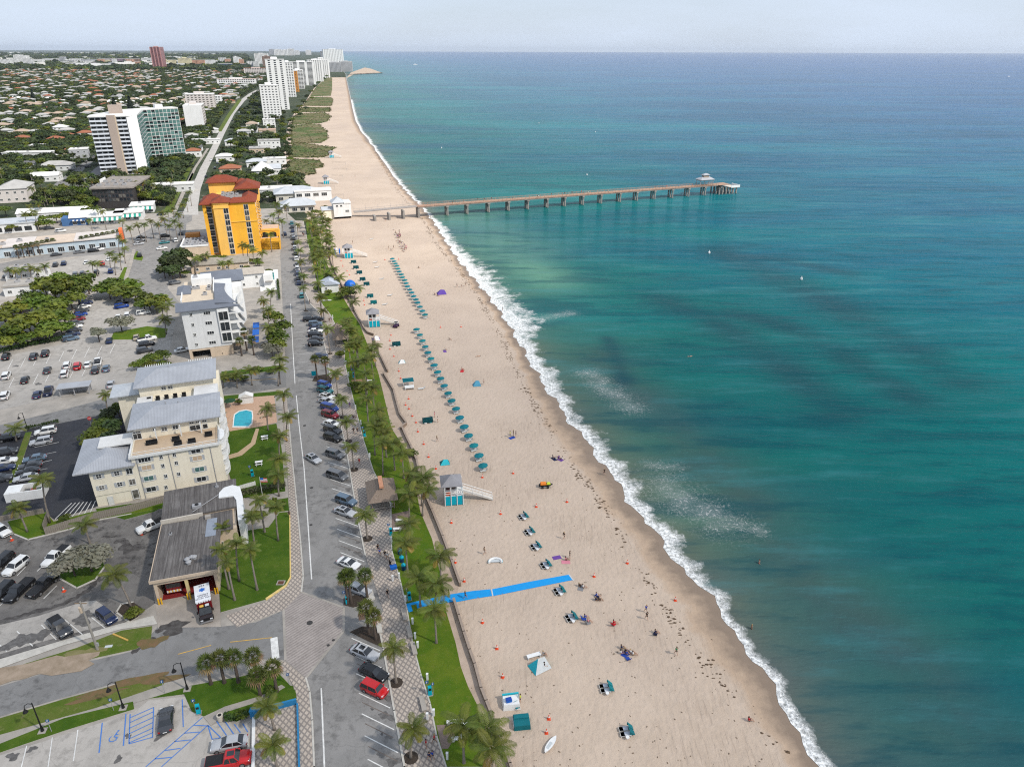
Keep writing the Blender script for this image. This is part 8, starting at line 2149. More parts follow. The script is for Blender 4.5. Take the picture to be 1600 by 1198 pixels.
PEO=[(591,862,'walk','black','navy','person in black walking first in the promenade group',2.,1),(594,869,'walk','blue','tan','person in a bright blue top and tan shorts on the promenade',2.,0),(602,872,'walk','black','grey','person in black beside one in white near the teal bins',-1.2,0),(606,875,'walk','white','tan','person in a white shirt and pale shorts on the promenade',-1.2,0),(610,887,'stand','black','black','person in black standing by the blue cart at the lawn edge',1,2),(606,933,'walk','black','black','person in black walking alone on the diamond pavers',-1.4,0),(562,726,'walk','red','red','person in red walking alone on the upper promenade',1.8,0),(666,1168,'stand','red','tan','person in a red shirt standing at the bottom of the promenade',0,0),(679,1160,'walk','red','black','person in a red top with a red bag by the paved court',3,1),(671,1188,'walk','navy','black','person in navy at the very bottom of the promenade',2.2,0),(676,1186,'walk','blue','black','person in a blue top at the very bottom of the promenade',2.2,0),(552,653,'sit','black','black','person sitting on the promenade edge beneath the lawn palms',0,1),(557,651,'stand','grey','black','person in grey standing with others beneath the lawn palms',0,0),(553,678,'walk','black','black','left person in black of two walking on the upper promenade',1.8,1),(559,678,'walk','black','navy','right person in black of two walking on the upper promenade',1.8,0),(547,638,'walk','purple','grey','person in purple walking on the upper promenade',1.9,0),(484,475,'stand','black','black','person in black standing alone on the far promenade',0,1),(515,504,'walk','black','black','left person in black of a pair near the thatched huts',1.9,0),(518,503,'walk','maroon' if 0 else 'purple','black','right person in purple of a pair near the thatched huts',1.9,0),(473,368,'walk','black','black','left person of two on the promenade near the hotel',1.9,0),(475,370,'walk','red','black','right person of two on the promenade near the hotel',1.9,0),(453,809-0,'walk','black','black','person in black on the pavement by the fire station lawn',1.9,0),(485,543,'walk','white','black','person in white among the cars near the upper planter',1,0),(727,935,'walk','black','black','person in black walking on the blue beach mat',0,1),(701,933,'stand','black','navy','dark clothed person standing at the wall end of the blue mat',0,1),(757,866,'walk','tan','grey','person in tan walking toward the beach near the white boat',.4,0),(881,842,'walk','black','black','person in black walking past the four lounger pairs',.6,0),(884,875,'sit','pink','black','person sitting on a pink towel above the blue mat end',0,1),(890,872,'stand','black','black','person in black standing beside the pink towel',0,0),(1009,957,'walk','blue','grey','person in blue walking with another near the wrack line',1.9,0),(1010,968,'walk','black','black','person in black walking with another near the wrack line',1.9,0),(1056,1023,'walk','green','black','person in green walking alone near the wrack line',1.9,0),(944,742,'walk','black','black','person in black walking on wet sand by the surf',1.9,0),(797,683,'stand','lime','black','person in lime standing left at the blue beach blanket',0,0),(806,683,'stand','navy','black','person in navy standing right at the blue beach blanket',0,0),(802,681,'stand','black','black','person in black standing between two at the blue beach blanket',0,1),(756,601,'stand',None,'black','bare backed person standing beside the small blue tent',0,0),(1186,880,'stand',None,'red','bather in red standing waist deep off the near beach',0,0),(1174,982,'stand',None,'black','bather in black standing in the shallows off the near beach',0,1),(1170,1126,'sit','red','black','person in red sitting by the wrack line near the bottom',0,0),(1024,989,'sit','navy','black','person in navy sitting in a low beach chair near the wrack line',0,0),(931,938,'sit','navy','black','left dark figure seated below the blue mat end',0,1),(936,938,'sit','black','black','right dark figure seated below the blue mat end',0,1),(932,931,'sit','blue','white','figure seated under a pale blue towel below the blue mat',0,0),(905,916,'sit','black','black','dark haired person seated left below the tip of the blue mat',0,1),(911,918,'sit','white','grey','person in white seated right below the tip of the blue mat',0,0),(914,965,'sit','blue','blue','person in blue seated above a blue grey chair beside the loungers',0,0),(919,972,'sit','pink','grey','person in pink seated beside the blue grey chair',0,0),(959,974,'sit','red','red','person in red seated alone on a red chair',0,0),(971,1013,'sit','navy','grey','person in navy seated at the back of the beach group',0,1),(977,1018,'sit','black','black','person in black seated in the middle of the beach group',0,0),(970,1021,'sit','white','purple','person in white seated left in the beach group',0,0),(979,1022,'sit','blue','blue','person in blue seated at the front of the beach group',0,0),(985,1020,'sit','white','white','person in white seated right in the beach group',0,0),(989,1023,'sit','white','tan','person in white and tan at the right end of the beach group',0,0),(813,1097,'stand','lime','black','person in lime at the white hire table near the bottom',3,0),(849,1025,'chair','grey','black','person in grey seated in front of the teal and white canopy',0,0),(851,1043,'chair','black','black','person in black seated below another at the teal and white canopy',0,0),(702,531,'sit','black','white','dark haired person seated on the middle beach, left of two groups',0,0),(695,547,'sit','white','grey','person in white seated on the middle beach below another group',0,0),(722,578,'sit','red','tan','person in red seated alone on the middle beach',0,0),(747,557,'lie',None,'tan','sunbather lying alone high on the middle beach',.5,0),(683,690,'walk','tan','grey','person in tan bending on sand above the near lifeguard tower',.3,0),(679,652,'stand','pink','pink','person in pink standing beside the dark teal cabana',0,0),(684,660,'stand','white','tan','person in white standing right of the dark teal cabana',0,0),(679,461,'sit','navy','purple','person in navy seated left of the purple sunshade',0,0),(684,463,'sit','black','purple','person in black seated below the purple sunshade',0,0),(714,449,'walk','black','navy','left person in black of a group at the far surf',0,0),(721,449,'walk','white','black','person in white of a group at the far surf',0,0),(727,447,'walk','black','black','right person in black of a group at the far surf',0,0),(752,457,'stand','black','black','person in black standing at the edge of the far surf',0,0),(765,472,'stand','navy','black','person standing in the far surf foam',0,0),(785,486,'stand','black','black','person in black wading into the far surf foam',0,0),(686,383,'stand','black','black','person standing by the wrack line below the pier',0,0),(669,342,'walk','black','black','left person of a pair under the sea end of the ramp',0,0),(673,342,'walk','navy','black','right person of a pair under the sea end of the ramp',0,0),(602,346,'walk','black','navy','person walking on bright sand just below the pier ramp',1,0),(607,390,'stand','black','grey','left person of three near the volleyball crowd',0,0),(611,392,'sit','navy','grey','middle person of three near the volleyball crowd',0,0),(615,389,'walk','black','black','right person of three near the volleyball crowd',0,0),(551,381,'stand','black','black','person behind the third lifeguard tower',0,0),(654,419,'sit','black','tan','person sitting alone right of the umbrella row top',0,0),(611,267,'walk','black','black','left walker of three on sand north of the pier',1.9,0),(614,267,'walk','navy','black','right walker of three on sand north of the pier',1.9,0),(608,266,'walk','white','black','walker in white of three on sand north of the pier',1.9,0),(555,277,'stand','black','black','person standing between the nets north of the pier',0,0),(1078,557,'lie',None,'navy','swimmer floating on the open water beyond the surf',.3,0)]
for i,(x,y,ps,tp,bt,lb,fc,sk)in enumerate(PEO):
 z=.11 if x<630 and y>340 and x<700 else .04
 if lb.startswith('bather'):z=-.75
 if lb.startswith('swimmer'):z=-.05
 if 'surf foam' in lb:z=-.2
 person((x,y),ps,tp,bt,lb,fc,sk,i%3,None,z)
for i in range(46):
 t=rng.random();x=619+14*t+rng.normal()*2.2;y=362+32*t+rng.normal()*2.5
 person((x,y),('sit','stand','sit','walk')[i%4],('white','pink','white','purple','white','grey')[i%6],('white','navy','tan')[i%3],'small figure in the pale crowd on bright sand below the pier',rng.uniform(0,6),i%2,i%3,'pale crowd on the bright sand below the pier',.04)
for i in range(24):
 u=rng.uniform(20,PL);v=rng.choice([-2.2,2.2,0])+rng.normal()*.2;w=pa+pdir*u+pn*v
 person(w,'stand' if i%3 else 'walk',('white','navy','red','black','grey')[i%5],('tan','black','navy')[i%3],'small figure standing on the fishing pier deck',rng.uniform(0,6),0,i%3,'people on the fishing pier',PZ+.012,hz=True)
TLC=mat('teal_canvas',(.006,.155,.185),.75,(.005,.125,.15),1.2,rand=.12);M_TEALD=mat('dark_teal_canvas',(.006,.095,.11),.75,(.005,.07,.085),1.2)
LNG=mat('white_lounger',(.62,.62,.60),.6);M_CUSH=mat('pale_blue_cushion',(.50,.53,.58),.8)
def lounger_pair(at,label,group,ang=0.,hood=True):
 """two low loungers side by side with teal sun hoods at the sea end and a little white table"""
 g=G(*at)[:2];r=thing('lounger_pair',label,'beach loungers',(g[0],g[1],.03),ang,group)
 for s in(-1,1):
  y=s*.42
  mb=MB();mb.box(-1.,y-.34,.22,.55,y+.34,.30);mb.add([(-.95,y-.33,.30),(-.95,y+.33,.30),(-.35,y+.33,.30),(-.35,y-.33,.30)],[(0,3,2,1)])
  for x in(-.9,.45):
   for q_ in(-.3,.3):mb.box(x-.04,y+q_-.04,0,x+.04,y+q_+.04,.22)
  mb.build('lounger_frame',LNG,r)
  MB().box(-.4,y-.31,.302,.5,y+.31,.37).build('cushion',M_CUSH,r)
  hb=MB();n=6
  pts=[(1.02-.80*math.sin(math.pi/2*i/n)*1.+.0,.30+.85*math.sin(math.pi/2*i/n))for i in range(n+1)]
  vs=[(p[0],y-.36,p[1])for p in pts]+[(p[0],y+.36,p[1])for p in pts]
  hb.add(vs,[(i,i+1,n+2+i,n+1+i)for i in range(n)]);hb.add([(1.02,y-.36,.30)]+[(p[0],y-.36,p[1])for p in pts[1:]]+[(.22,y-.36,.5)],[tuple(range(n+2))]);hb.add([(1.02,y+.36,.30)]+[(p[0],y+.36,p[1])for p in pts[1:]]+[(.22,y+.36,.5)],[tuple(range(n+1,-1,-1))])
  hb.build('sun_hood',TLC,r)
 MB().cyl(0,0,.45,.50,.27,10).cyl(0,0,0,.45,.04,6).build('side_table',WHT,r,(-.15,-1.08,0))
 return r
def umbrella_pair(at,label,group,ang=0.):
 """teal square beach umbrella tilted over two loungers"""
 g=G(at[0],at[1]+2.5)[:2];r=thing('beach_umbrella',label,'beach umbrella',(g[0],g[1],.03),ang,group)
 MB().tube([(0,0,0),(-.12,0,1.7)],.035,5).build('pole',WHT,r)
 mb=MB();R1=1.12;n=8
 ap=Vector((-.14,0,1.8));rim=[]
 for i in range(n):
  a=6.2832*(i+.5)/n;rim.append(Vector((-.1+R1*math.cos(a),R1*.95*math.sin(a),1.36+.10*math.cos(a))))
 mb.add([ap]+rim+[p-Vector((0,0,.14))for p in rim],[(0,1+i,1+(i+1)%n)for i in range(n)]+[(1+i,1+n+i,1+n+(i+1)%n,1+(i+1)%n)for i in range(n)])
 mb.build('canopy',TLC,r)
 for s in(-1,1):
  lo=MB();lo.box(-.85,s*.42-.28,.2,.45,s*.42+.28,.28);lo.add([(.4,s*.42-.28,.28),(.4,s*.42+.28,.28),(.85,s*.42+.28,.65),(.85,s*.42-.28,.65)],[(0,3,2,1)])
  for x in(-.7,.35):lo.box(x-.04,s*.42-.26,0,x+.04,s*.42+.26,.2)
  lo.build('lounger',LNG,r)
 return r
z1=lambda a,b:(500+a/5.323,300+b/5.323)
z2=lambda a,b:(530+a/3.9925,500+b/3.9925)
z3=lambda a,b:(600+a/3.9925,780+b/3.9925)
z4_=lambda a,b:(600+a/4,1000+b/4)
UM=[z1(*p)for p in((605,572),(620,593),(632,612),(643,633),(652,657),(663,680),(680,705),(690,728),(708,753),(720,778),(732,805),(750,832),(766,858),(782,888),(802,915),(815,942),(835,975),(855,1010),(877,1042))]
UM+=[z2(*p)for p in((485,72),(506,105),(522,143),(540,180),(556,218),(575,255),(595,298),(617,340),(635,382),(658,425),(682,472),(704,520),(732,570),(755,627),(783,685),(810,740),(843,802),(875,865),(900,928))]
UH=math.atan2(EA[1],EA[0])
proto=None
for i,p in enumerate(UM[::-1]):
 lb=f'teal beach umbrella over loungers, {nth(i)} from the near end of the long row'
 if proto is None:
  proto=umbrella_pair(p,lb,'teal umbrellas in the long beach row',UH)
  PCH=[(c,[])for c in bpy.data.objects if c.parent==proto]
 else:
  g=G(p[0],p[1]+2.5-1.*(p[1]<500))[:2];dup(proto,(g[0],g[1],.03),UH+RU(-.15,.15),lb,None,RU(.95,1.05),PCH)
for i,p in enumerate([z3(870,108),z3(908,203),z3(948,295),z3(1010,410),z3(1095,572),z3(1170,738),z4_(1390,300),z4_(1515,570)]):
 lounger_pair((p[0],p[1]+1.5),'pair of white loungers with teal hoods and white table, '+['first below the near lifeguard tower','second below the near lifeguard tower','third below the near lifeguard tower','last above the blue mat','just below the blue mat','beside seated bathers in blue','alone below the seated group','nearest the photo bottom'][i],'lounger pairs with teal hoods',hd(p[0],p[1],p[0]+20,p[1]-(2 if i>5 else 5)))
def cabana(at,label,w=2.2,d=1.5,h=1.5,m=None,ang=.3,group='teal cabanas by the beach wall',lining=True):
 g=G(*at)[:2];r=thing('beach_cabana',label,'cabana',(g[0],g[1],.03),ang,group)
 mb=MB();n=7
 vs=[]
 for s in(-1,1):
  for i in range(n+1):
   a=math.pi*.95*i/n;vs.append((s*w/2,d*.55*math.cos(a)*(1 if i else 1)+.1,.06+h*math.sin(a)*.95))
 mb.add(vs,[(i,i+1,n+2+i,n+1+i)for i in range(3,n)]+[(i,n+1+i,n+2+i,i+1)for i in range(3,n)])
 mb.add([vs[i]for i in range(3,n+1)]+[(-w/2,.1,.1)],[tuple(range(n-1))]);mb.add([vs[n+1+i]for i in range(3,n+1)]+[(w/2,.1,.1)],[tuple(range(n-2,-1,-1))])
 mb.build('hood',m or M_TEALD,r)
 for s in(-1,1):
  MB().box(s*w*.25-.32,-.9,.2,s*w*.25+.32,.55,.3).box(s*w*.25-.3,-.85,.3,s*w*.25+.3,.2,.36).build('lounger',LNG if s<0 else TLC,r)
  for y in(-.8,.4):MB().box(s*w*.25-.3,y-.04,0,s*w*.25+.3,y+.04,.2).build('leg',LNG,r)
 return r
for i,(p,lb)in enumerate([(z1(280,592),'dark teal cabana just below the third lifeguard tower'),(z1(300,638),'dark teal cabana with white loungers, second below the third tower'),(z1(328,680),'dark teal cabana, third below the third tower'),(z1(355,736),'dark teal cabana, fourth below the third tower'),(z1(388,776),'grey teal cabana near the blue dome tent'),(z1(418,876),'teal cabana with open hood above the second tower'),(z1(447,930),'teal cabana just behind the second lifeguard tower'),(z2(357,160),'dark teal double cabana below the second lifeguard tower'),(z2(552,638),'dark teal double cabana with visitors above the wall dog leg')]):
 cabana(p,lb,2.6 if i>6 else 2.3,1.6,1.35,TLC if i in(5,6)else None,.3)
def canopy_tent(name,label,at,roof,m1,m2=None,ang=.2,h=2.,w=2.4,cat='tent'):
 g=G(*at)[:2];r=thing(name,label,cat,(g[0],g[1],.03),ang)
 mb=MB();n=8;R1=w/2
 if roof=='dome':
  for k in range(4):
   a0,a1=math.pi/2*k/4,math.pi/2*(k+1)/4
   vs=[(R1*math.cos(a0)*math.cos(6.2832*i/n),R1*math.cos(a0)*math.sin(6.2832*i/n),.02+h*math.sin(a0))for i in range(n)]+[(R1*math.cos(a1)*math.cos(6.2832*i/n),R1*math.cos(a1)*math.sin(6.2832*i/n),.02+h*math.sin(a1))for i in range(n)]
   mb.add(vs,[(i,(i+1)%n,n+(i+1)%n,n+i)for i in range(n)],k%2 if m2 else 0)
 else:
  mb.add([(-R1,-R1*.8,.05),(R1,-R1*.8,.05),(R1,R1*.8,.05),(-R1,R1*.8,.05),(-R1*.2,0,h),(R1*.6,0,h*.9)],[(0,1,5,4),(1,2,5),(2,3,4,5),(3,0,4)]);mb.m[-2]=1 if m2 else 0;mb.m[-4]=1 if m2 else 0
 mb.build('canopy',[m1,m2 or m1],r)
 MB().cyl(0,0,0,h*.9,.03,5).build('pole',WHT,r)
 return r
M_BLUET=mat('blue_nylon',(.01,.12,.50),.5);M_PURP=mat('purple_nylon',(.10,.05,.30),.6);M_AQUA=mat('aqua_nylon',(.02,.40,.48),.55);M_PGREY=mat('pale_nylon',(.50,.53,.54),.6);M_LBLUE=mat('steel_blue_nylon',(.07,.27,.40),.6)
canopy_tent('dome_tent','bright blue dome tent among the palms by the white hut',(547,446),'dome',M_BLUET,h=2.2,w=4.6)
canopy_tent('beach_tent','small steel blue beach tent on the middle beach',(745,602),'wedge',M_LBLUE,h=1.5,w=2.2)
canopy_tent('sunshade','purple pop up sunshade near the far surf',(690,459),'wedge',M_PURP,h=1.7,w=3.6)
canopy_tent('sunshade','striped blue and white sunshade below the second tower',(588,531),'wedge',MATS['cloth_purple'],WHT,h=1.4,w=2.4)
canopy_tent('beach_cabana','teal sunshade on sand above the near lifeguard tower',(695,724),'wedge',TLC,M_AQUA,h=1.1,w=2.2,cat='cabana')
canopy_tent('beach_cabana','aqua and white sunshade at the upper beach wall',(628,567),'wedge',M_AQUA,WHT,h=1.1,w=2.,cat='cabana')
ct=canopy_tent('beach_canopy','large aqua and white fabric canopy beside a white board on sand',(843,1042),'wedge',M_AQUA,M_PGREY,ang=.55,h=1.9,w=2.9)
g=G(834,1027)[:2]
o=thing('white_bench','long white bench board tucked behind the aqua canopy','bench',(g[0],g[1],.03),.35);MB().box(-1.1,-.35,.5,1.1,.35,.58).build('seat',WHT,o)
for s in(-1,1):MB().box(s*.95-.05,-.3,0,s*.95+.05,.3,.5).build('leg',WHT,o)
g=G(799,1101)[:2]
o=thing('hire_stand','white cloth hire table with a blue cooler near the photo bottom','table',(g[0],g[1],.03),.15)
mb=MB();mb.add([(-1.3,-.9,.0),(1.2,-1.,.0),(1.25,1.,.0),(-1.3,1.,.0),(-1.15,-.7,.95),(1.05,-.8,.95),(1.1,.85,1.),(-1.15,.85,1.)],[(4,5,6,7),(0,1,5,4),(1,2,6,5),(2,3,7,6),(3,0,4,7)]);mb.build('table_cloth',WHT,o)
MB().box(-1.2,.9,.3,1.2,1.1,1.2).build('banner',M_AQUA,o)
g2=G(795,1095,1.)[:2];o=thing('cooler','blue cooler on top of the white hire table','cooler',(g2[0],g2[1],1.),.3);MB().rbox(0,0,0,.42,.8,.55,0,0,1.05).build('cooler_body',M_BLUET,o);MB().box(-.41,-.29,.42,.41,.29,.5).build('lid',mat('deep_blue',(.015,.06,.32),.5),o)
g=G(808,1107)[:2];o=thing('beach_chair','teal folding chair in front of the white hire table','chair',(g[0],g[1],.03),.5)
MB().box(-.3,-.3,.38,.3,.3,.44).build('seat',TLC,o);MB().add([(-.3,.25,.44),(.3,.25,.44),(.3,.5,1.),(-.3,.5,1.),(-.3,.29,.43),(.3,.29,.43),(.3,.54,.99),(-.3,.54,.99)],[(0,1,2,3),(4,7,6,5),(3,2,6,7)]).build('backrest',TLC,o)
for sx in(-.26,.26):
 for sy in(-.26,.26):MB().box(sx-.02,sy-.02,0,sx+.02,sy+.02,.38).build('leg',STL,o)
g=G(815,1131)[:2];o=thing('lounger_stack','square teal covered stack of loungers near the photo bottom','covered stack',(g[0],g[1],.03),.12)
mb=MB();mb.rbox(0,0,.0,.85,2.3,2.,0,0,.96);mb.rbox(0,.55,.85,1.,2.2,.75,0,0,.95);mb.build('cover',TLC,o);MB().box(-1.22,-.7,.05,-1.12,.8,.5).build('stacked_frames',LNG,o)
g=G(639,606)[:2];o=thing('hire_stand','teal roofed hire stand with white table by the beach wall','stall',(g[0],g[1],.03),.25)
MB().box(-1.5,.2,1.7,1.5,2.2,1.85).box(-1.5,1.2,1.86,1.5,2.2,2.05).build('canopy',TLC,o);MB().box(-1.2,-1.4,.5,1.3,.1,.8).build('table',WHT,o)
for x in(-1.4,1.4):
 for y in(.3,2.1):MB().cyl(0,0,0,1.7,.04,5).build('post',WHT,o,(x,y,0))
for x in(-1.1,1.2):MB().box(x-.05,-1.3,0,x+.05,0,.5).build('leg',WHT,o)
for i,p in enumerate([z1(475,630),z1(515,726),z1(583,864),z1(460,588),z1(540,940),z2(515,432),z1(430,395)]):
 g=G(*p)[:2];o=thing('sun_lounger','loose white lounger on sand, '+['second in the column right of the cabanas','third in the column right of the cabanas','fourth in the column right of the cabanas','first in the column right of the cabanas','near the second lifeguard tower','right of the white hire table by the wall','farthest up on the bright sand'][i],'sun lounger',(g[0],g[1],.03),.25,'loose white loungers')
 MB().box(-.95,-.32,.25,.5,.32,.33).build('seat',LNG,o);MB().add([(.5,-.32,.33),(.5,.32,.33),(1.,.32,.72),(1.,-.32,.72),(.5,-.32,.27),(.5,.32,.27),(1.,.32,.66),(1.,-.32,.66)],[(0,3,2,1),(4,5,6,7),(3,7,6,2)]).build('backrest',LNG,o)
 for x in(-.85,.4):MB().box(x-.04,-.3,0,x+.04,.3,.25).build('leg',LNG,o)
for i,(x,y,c,lb)in enumerate([(884,878,'pink','pink towel above the end of the blue mat'),(870,871,'purple','dark purple blanket left of the pink towel'),(800,684,'blue','blue blanket under the standing group'),(978,1021,'blue','blue blanket under the seated beach group'),(908,918,'grey','grey blanket below the tip of the blue mat'),(722,580,'red','red towel under a lone bather'),(695,549,'purple','purple towel on the middle beach'),(866,717,'navy','dark blanket at the wrack line, left'),(875,718,'purple','lilac blanket at the wrack line, right')]):
 g=G(x,y)[:2];o=MB().rbox(0,0,.0,.03,1.6,1.,.3*i).build('beach_towel',CLOTH[c],None,(g[0],g[1],.03));tag(o,lb,'beach towel')
for i,(x,y,tp)in enumerate(((864,716,'navy'),(869,718,'white'),(873,716,'purple'),(878,718,'white'))):person((x,y),'sit',tp,('grey','white','navy','purple')[i],'person in '+tp+', '+['left end','second','third','right end'][i]+' of the four seated at the wrack line',1.*i,0,i%3,None,.06)
for i,(x,y,c,lb)in enumerate([(913,968,'blue','blue low beach chair beside a pair of loungers'),(919,974,'grey','blue grey low beach chair beside a pair of loungers'),(959,976,'red','red low beach chair on open sand'),(1024,991,'navy','navy low beach chair near the wrack line'),(932,932,'blue','pale blue low beach chair below the blue mat'),(981,1030,'blue','blue cooler bag in front of the seated group')]):
 g=G(x,y)[:2];o=thing('beach_chair',lb,'beach chair' if i<5 else 'cooler bag',(g[0],g[1],.03),.4*i)
 MB().box(-.32,-.3,.14,.32,.3,.2).build('seat',CLOTH[c],o);MB().add([(-.32,-.3,.2),(-.32,.3,.2),(-.62,.3,.8),(-.62,-.3,.8),(-.36,-.3,.2),(-.36,.3,.2),(-.66,.3,.8),(-.66,-.3,.8)],[(0,1,2,3),(4,7,6,5),(3,2,6,7)]).build('backrest',CLOTH[c],o)
 for y_ in(-.27,.27):MB().box(-.3,y_-.02,0,.3,y_+.02,.14).build('leg',STL,o)
M_MAT=mat('blue_mat',(.010,.285,.66),.8,(.012,.25,.60),1.5)
def matstrip(pts,label,z=.05):
 w=PX(pts);mb=MB();mb.prism(w,z,z+.025)
 tag(mb.build('beach_mat',M_MAT),label,'beach mat','sections of the blue beach mat')
matstrip([(769,920.5),(826,909),(890,897.5),(895,906),(830,919),(771,931)],'longest section of bright blue beach mat, toward the sea')
matstrip([(697,929.5),(740,923),(766,920.5),(769,931),(742,935),(711,941)],'middle section of bright blue mat at the beach wall')
matstrip([(650,941),(672,936),(696,930),(709,940.5),(676,945),(652,951)],'short section of bright blue mat between the wall ends',.13)
mb=MB();mb.prism(PX([(634,944),(660,938),(668,937),(668,940),(642,946),(645,955),(639,957)]),.1,.14);tag(mb.build('beach_mat',M_MAT),'angled blue mat corner meeting the promenade pavers','beach mat','sections of the blue beach mat')
for(a,b)in(((768,920.5),(770,931)),((889,897.5),(896,907))):
 p,q_=G(*a)[:2],G(*b)[:2];c=(p+q_)/2;o=MB().rbox(c[0],c[1],.05,.085,float(np.linalg.norm(p-q_)),.22,math.atan2(*(q_-p)[::-1])).build('mat_joint',M_PGREY);tag(o,'pale joint strip across the blue mat, '+('middle' if a[0]<800 else 'sea end'),'mat joint')
M_CONE=mat('cone_orange',(.72,.085,.03),.6);M_CONEW=mat('cone_band',(.7,.7,.68),.6)
cn_b=MB().cyl(0,0,.04,.75,.17,9,r2=.035).box(-.22,-.22,0,.22,.22,.04).mesh('cone_body',M_CONE);cn_w=MB().cyl(0,0,.34,.52,.125,9,r2=.085).mesh('cone_band',M_CONEW)
CO=[z2(*p)for p in((323,96),(316,130),(317,183),(341,228),(372,320),(383,365),(433,493),(414,531),(435,555),(456,600),(479,640),(491,697),(527,775),(557,855),(603,928),(893,982),(1085,957),(1420,1135),(1228,1165),(632,48),(760,44))]
CO+=[z3(*p)for p in((420,147),(727,92),(445,395),(500,512),(614,770),(704,932),(740,1110),(1310,482),(950,48))]+[z4_(1030,492),z4_(1015,580)]+[z1(*p)for p in((365,905),(370,940),(175,575),(190,620),(225,660),(245,690),(540,565),(655,562))]+[(1055,938),(980,880)]
for i,p in enumerate(sorted(CO,key=lambda q_:-q_[1])):
 g=G(*p)[:2];r=thing('traffic_cone',f'small orange beach cone, {nth(i)} counted up the sand from the photo bottom','cone',(g[0],g[1],.03),RU(0,1.5),'orange cones on the sand');put('cone_body',cn_b,r);put('cone_band',cn_w,r);r.scale=(1.15,)*3
for p,lb in((q7(302,373),'orange cone beside the silver trees in the station yard'),(q7(668,105),'orange cone by the white pickup behind the fire station'),(q7(57,133),'orange cone beside the covered car at the yard edge')):
 g=G(*p)[:2];r=thing('traffic_cone',lb,'cone',(g[0],g[1],.05));put('cone_body',cn_b,r);put('cone_band',cn_w,r);r.scale=(1.3,)*3
g=G(852,761)[:2];r=thing('jet_ski','orange and lime rescue jet ski with seat cover on a wheeled dolly','jet ski',(g[0],g[1],.03),.12)
mb=MB();st=[(-1.4,.34,.42,.70),(-.6,.52,.36,.82),(.5,.52,.36,.82),(1.1,.34,.44,.78),(1.6,.04,.62,.72)]
for x,w,a,b in st:mb.v+=[(x,-w,b),(x,-w*.7,a),(x,w*.7,a),(x,w,b)]
for i in range(4):
 for k in range(3):mb.f.append((i*4+k,i*4+k+1,(i+1)*4+k+1,(i+1)*4+k))
 mb.f.append((i*4,(i+1)*4,(i+1)*4+3,i*4+3))
mb.f.append((0,3,2,1));mb.m=[0]*len(mb.f);mb.build('hull',BLK,r)
MB().rbox(-.45,0,.83,1.2,1.3,.9,0,0,.85).build('orange_cover',mat('cover_orange',(.75,.22,.03),.6),r);MB().rbox(.65,0,.8,1.1,.9,.75,0,0,.7).build('cowling',CLOTH['lime'],r);MB().tube([(.3,-.4,1.25),(.35,0,1.2),(.3,.4,1.25)],.03,5).build('handlebar',BLK,r)
for x in(-.7,.5):
 for s in(-1,1):put('wheel',CARS['hatch']['tyre'],r,(x,s*.55,.28)).scale=(.8,.8,.8)
MB().box(-1.1,-.5,.26,.9,.5,.34).build('dolly_frame',STL,r)
def hull(name,label,at,L_,W_,ang,m,cat,inner=None,z=.03):
 g=G(*at)[:2];r=thing(name,label,cat,(g[0],g[1],z),ang);mb=MB();S=[]
 for i in range(9):
  t=-1+2*i/8;w=W_/2*(1-abs(t)**2.6)+.03;S.append((t*L_/2,w,.10+.10*t*t,.42+.06*t*t))
 for x,w,a,b in S:mb.v+=[(x,-w,b),(x,-w*.65,a),(x,w*.65,a),(x,w,b)]
 for i in range(8):
  for k in range(3):mb.f.append((i*4+k,i*4+k+1,(i+1)*4+k+1,(i+1)*4+k))
  mb.f.append((i*4,(i+1)*4,(i+1)*4+3,i*4+3))
 mb.m=[0]*len(mb.f);mb.build('hull',m,r);MB().rbox(-.1*L_,0,.43,.47,L_*.4,W_*.5,0,0,.9).build('cockpit',inner or M_PGREY,r)
 return r
hull('rowing_boat','upturned white boat on the sand near the photo bottom',(860,1165),3.,.8,hd(852,1176,868,1153),WHT,'boat')
hull('kayak','white kayak lying on the lawn by the upper planter',(566,567),2.6,.7,.2,WHT,'kayak',z=.12)
hull('kayak','white kayak lying on the bright grass near the white hut',(509,471),4.2,.8,.15,WHT,'kayak',z=.12)
g=G(774,878)[:2];r=thing('inflatable_boat','white and blue horseshoe shaped inflatable boat on the sand','inflatable boat',(g[0],g[1],.03),.05)
mb=MB();pts=[(1.15*math.cos(a),1.*math.sin(a)-.2,.25)for a in np.linspace(-.25,math.pi+.25,12)];mb.tube(pts,.22,8);mb.build('tube',WHT,r);MB().tube([(p[0]*1.17,p[1]*1.17+.03,.3)for p in pts],.05,5).build('rub_strip',M_AQUA,r);MB().box(-.9,-.2,.12,.9,.55,.2).build('floor',M_PGREY,r)
for i,(x,y)in enumerate(((527,392),(531,394),(536,393),(524,395))):
 g=G(x,y+4)[:2];o=MB().add([(.3*math.sin(math.pi*k/8)*s,.35*k/8*1.2,2.7*k/8)for s in(-1,1)for k in range(9)]+[(.3*math.sin(math.pi*k/8)*s,.35*k/8*1.2-.07,2.7*k/8)for s in(-1,1)for k in range(9)],[(k,k+1,10+k,9+k)for k in range(8)]+[(18+k,27+k,28+k,19+k)for k in range(8)]+[(k,18+k,19+k,k+1)for k in range(8)]+[(9+k,10+k,28+k,27+k)for k in range(8)]).build('surfboard',M_BLUET if i%2 else WHT,None,(g[0],g[1],.04),.3);o.scale=(1.2,)*3
 tag(o,['blue','white'][1-i%2]+' surfboard leaning by the third lifeguard tower, '+FIRST[i]+' of the rack','surfboard','surfboards by the third tower')
g=G(634,506+5)[:2];g=G(619,511)[:2];r=thing('utility_cart','dark purple four wheeled beach buggy right of the second tower ramp','beach buggy',(g[0],g[1],.03),1.3)
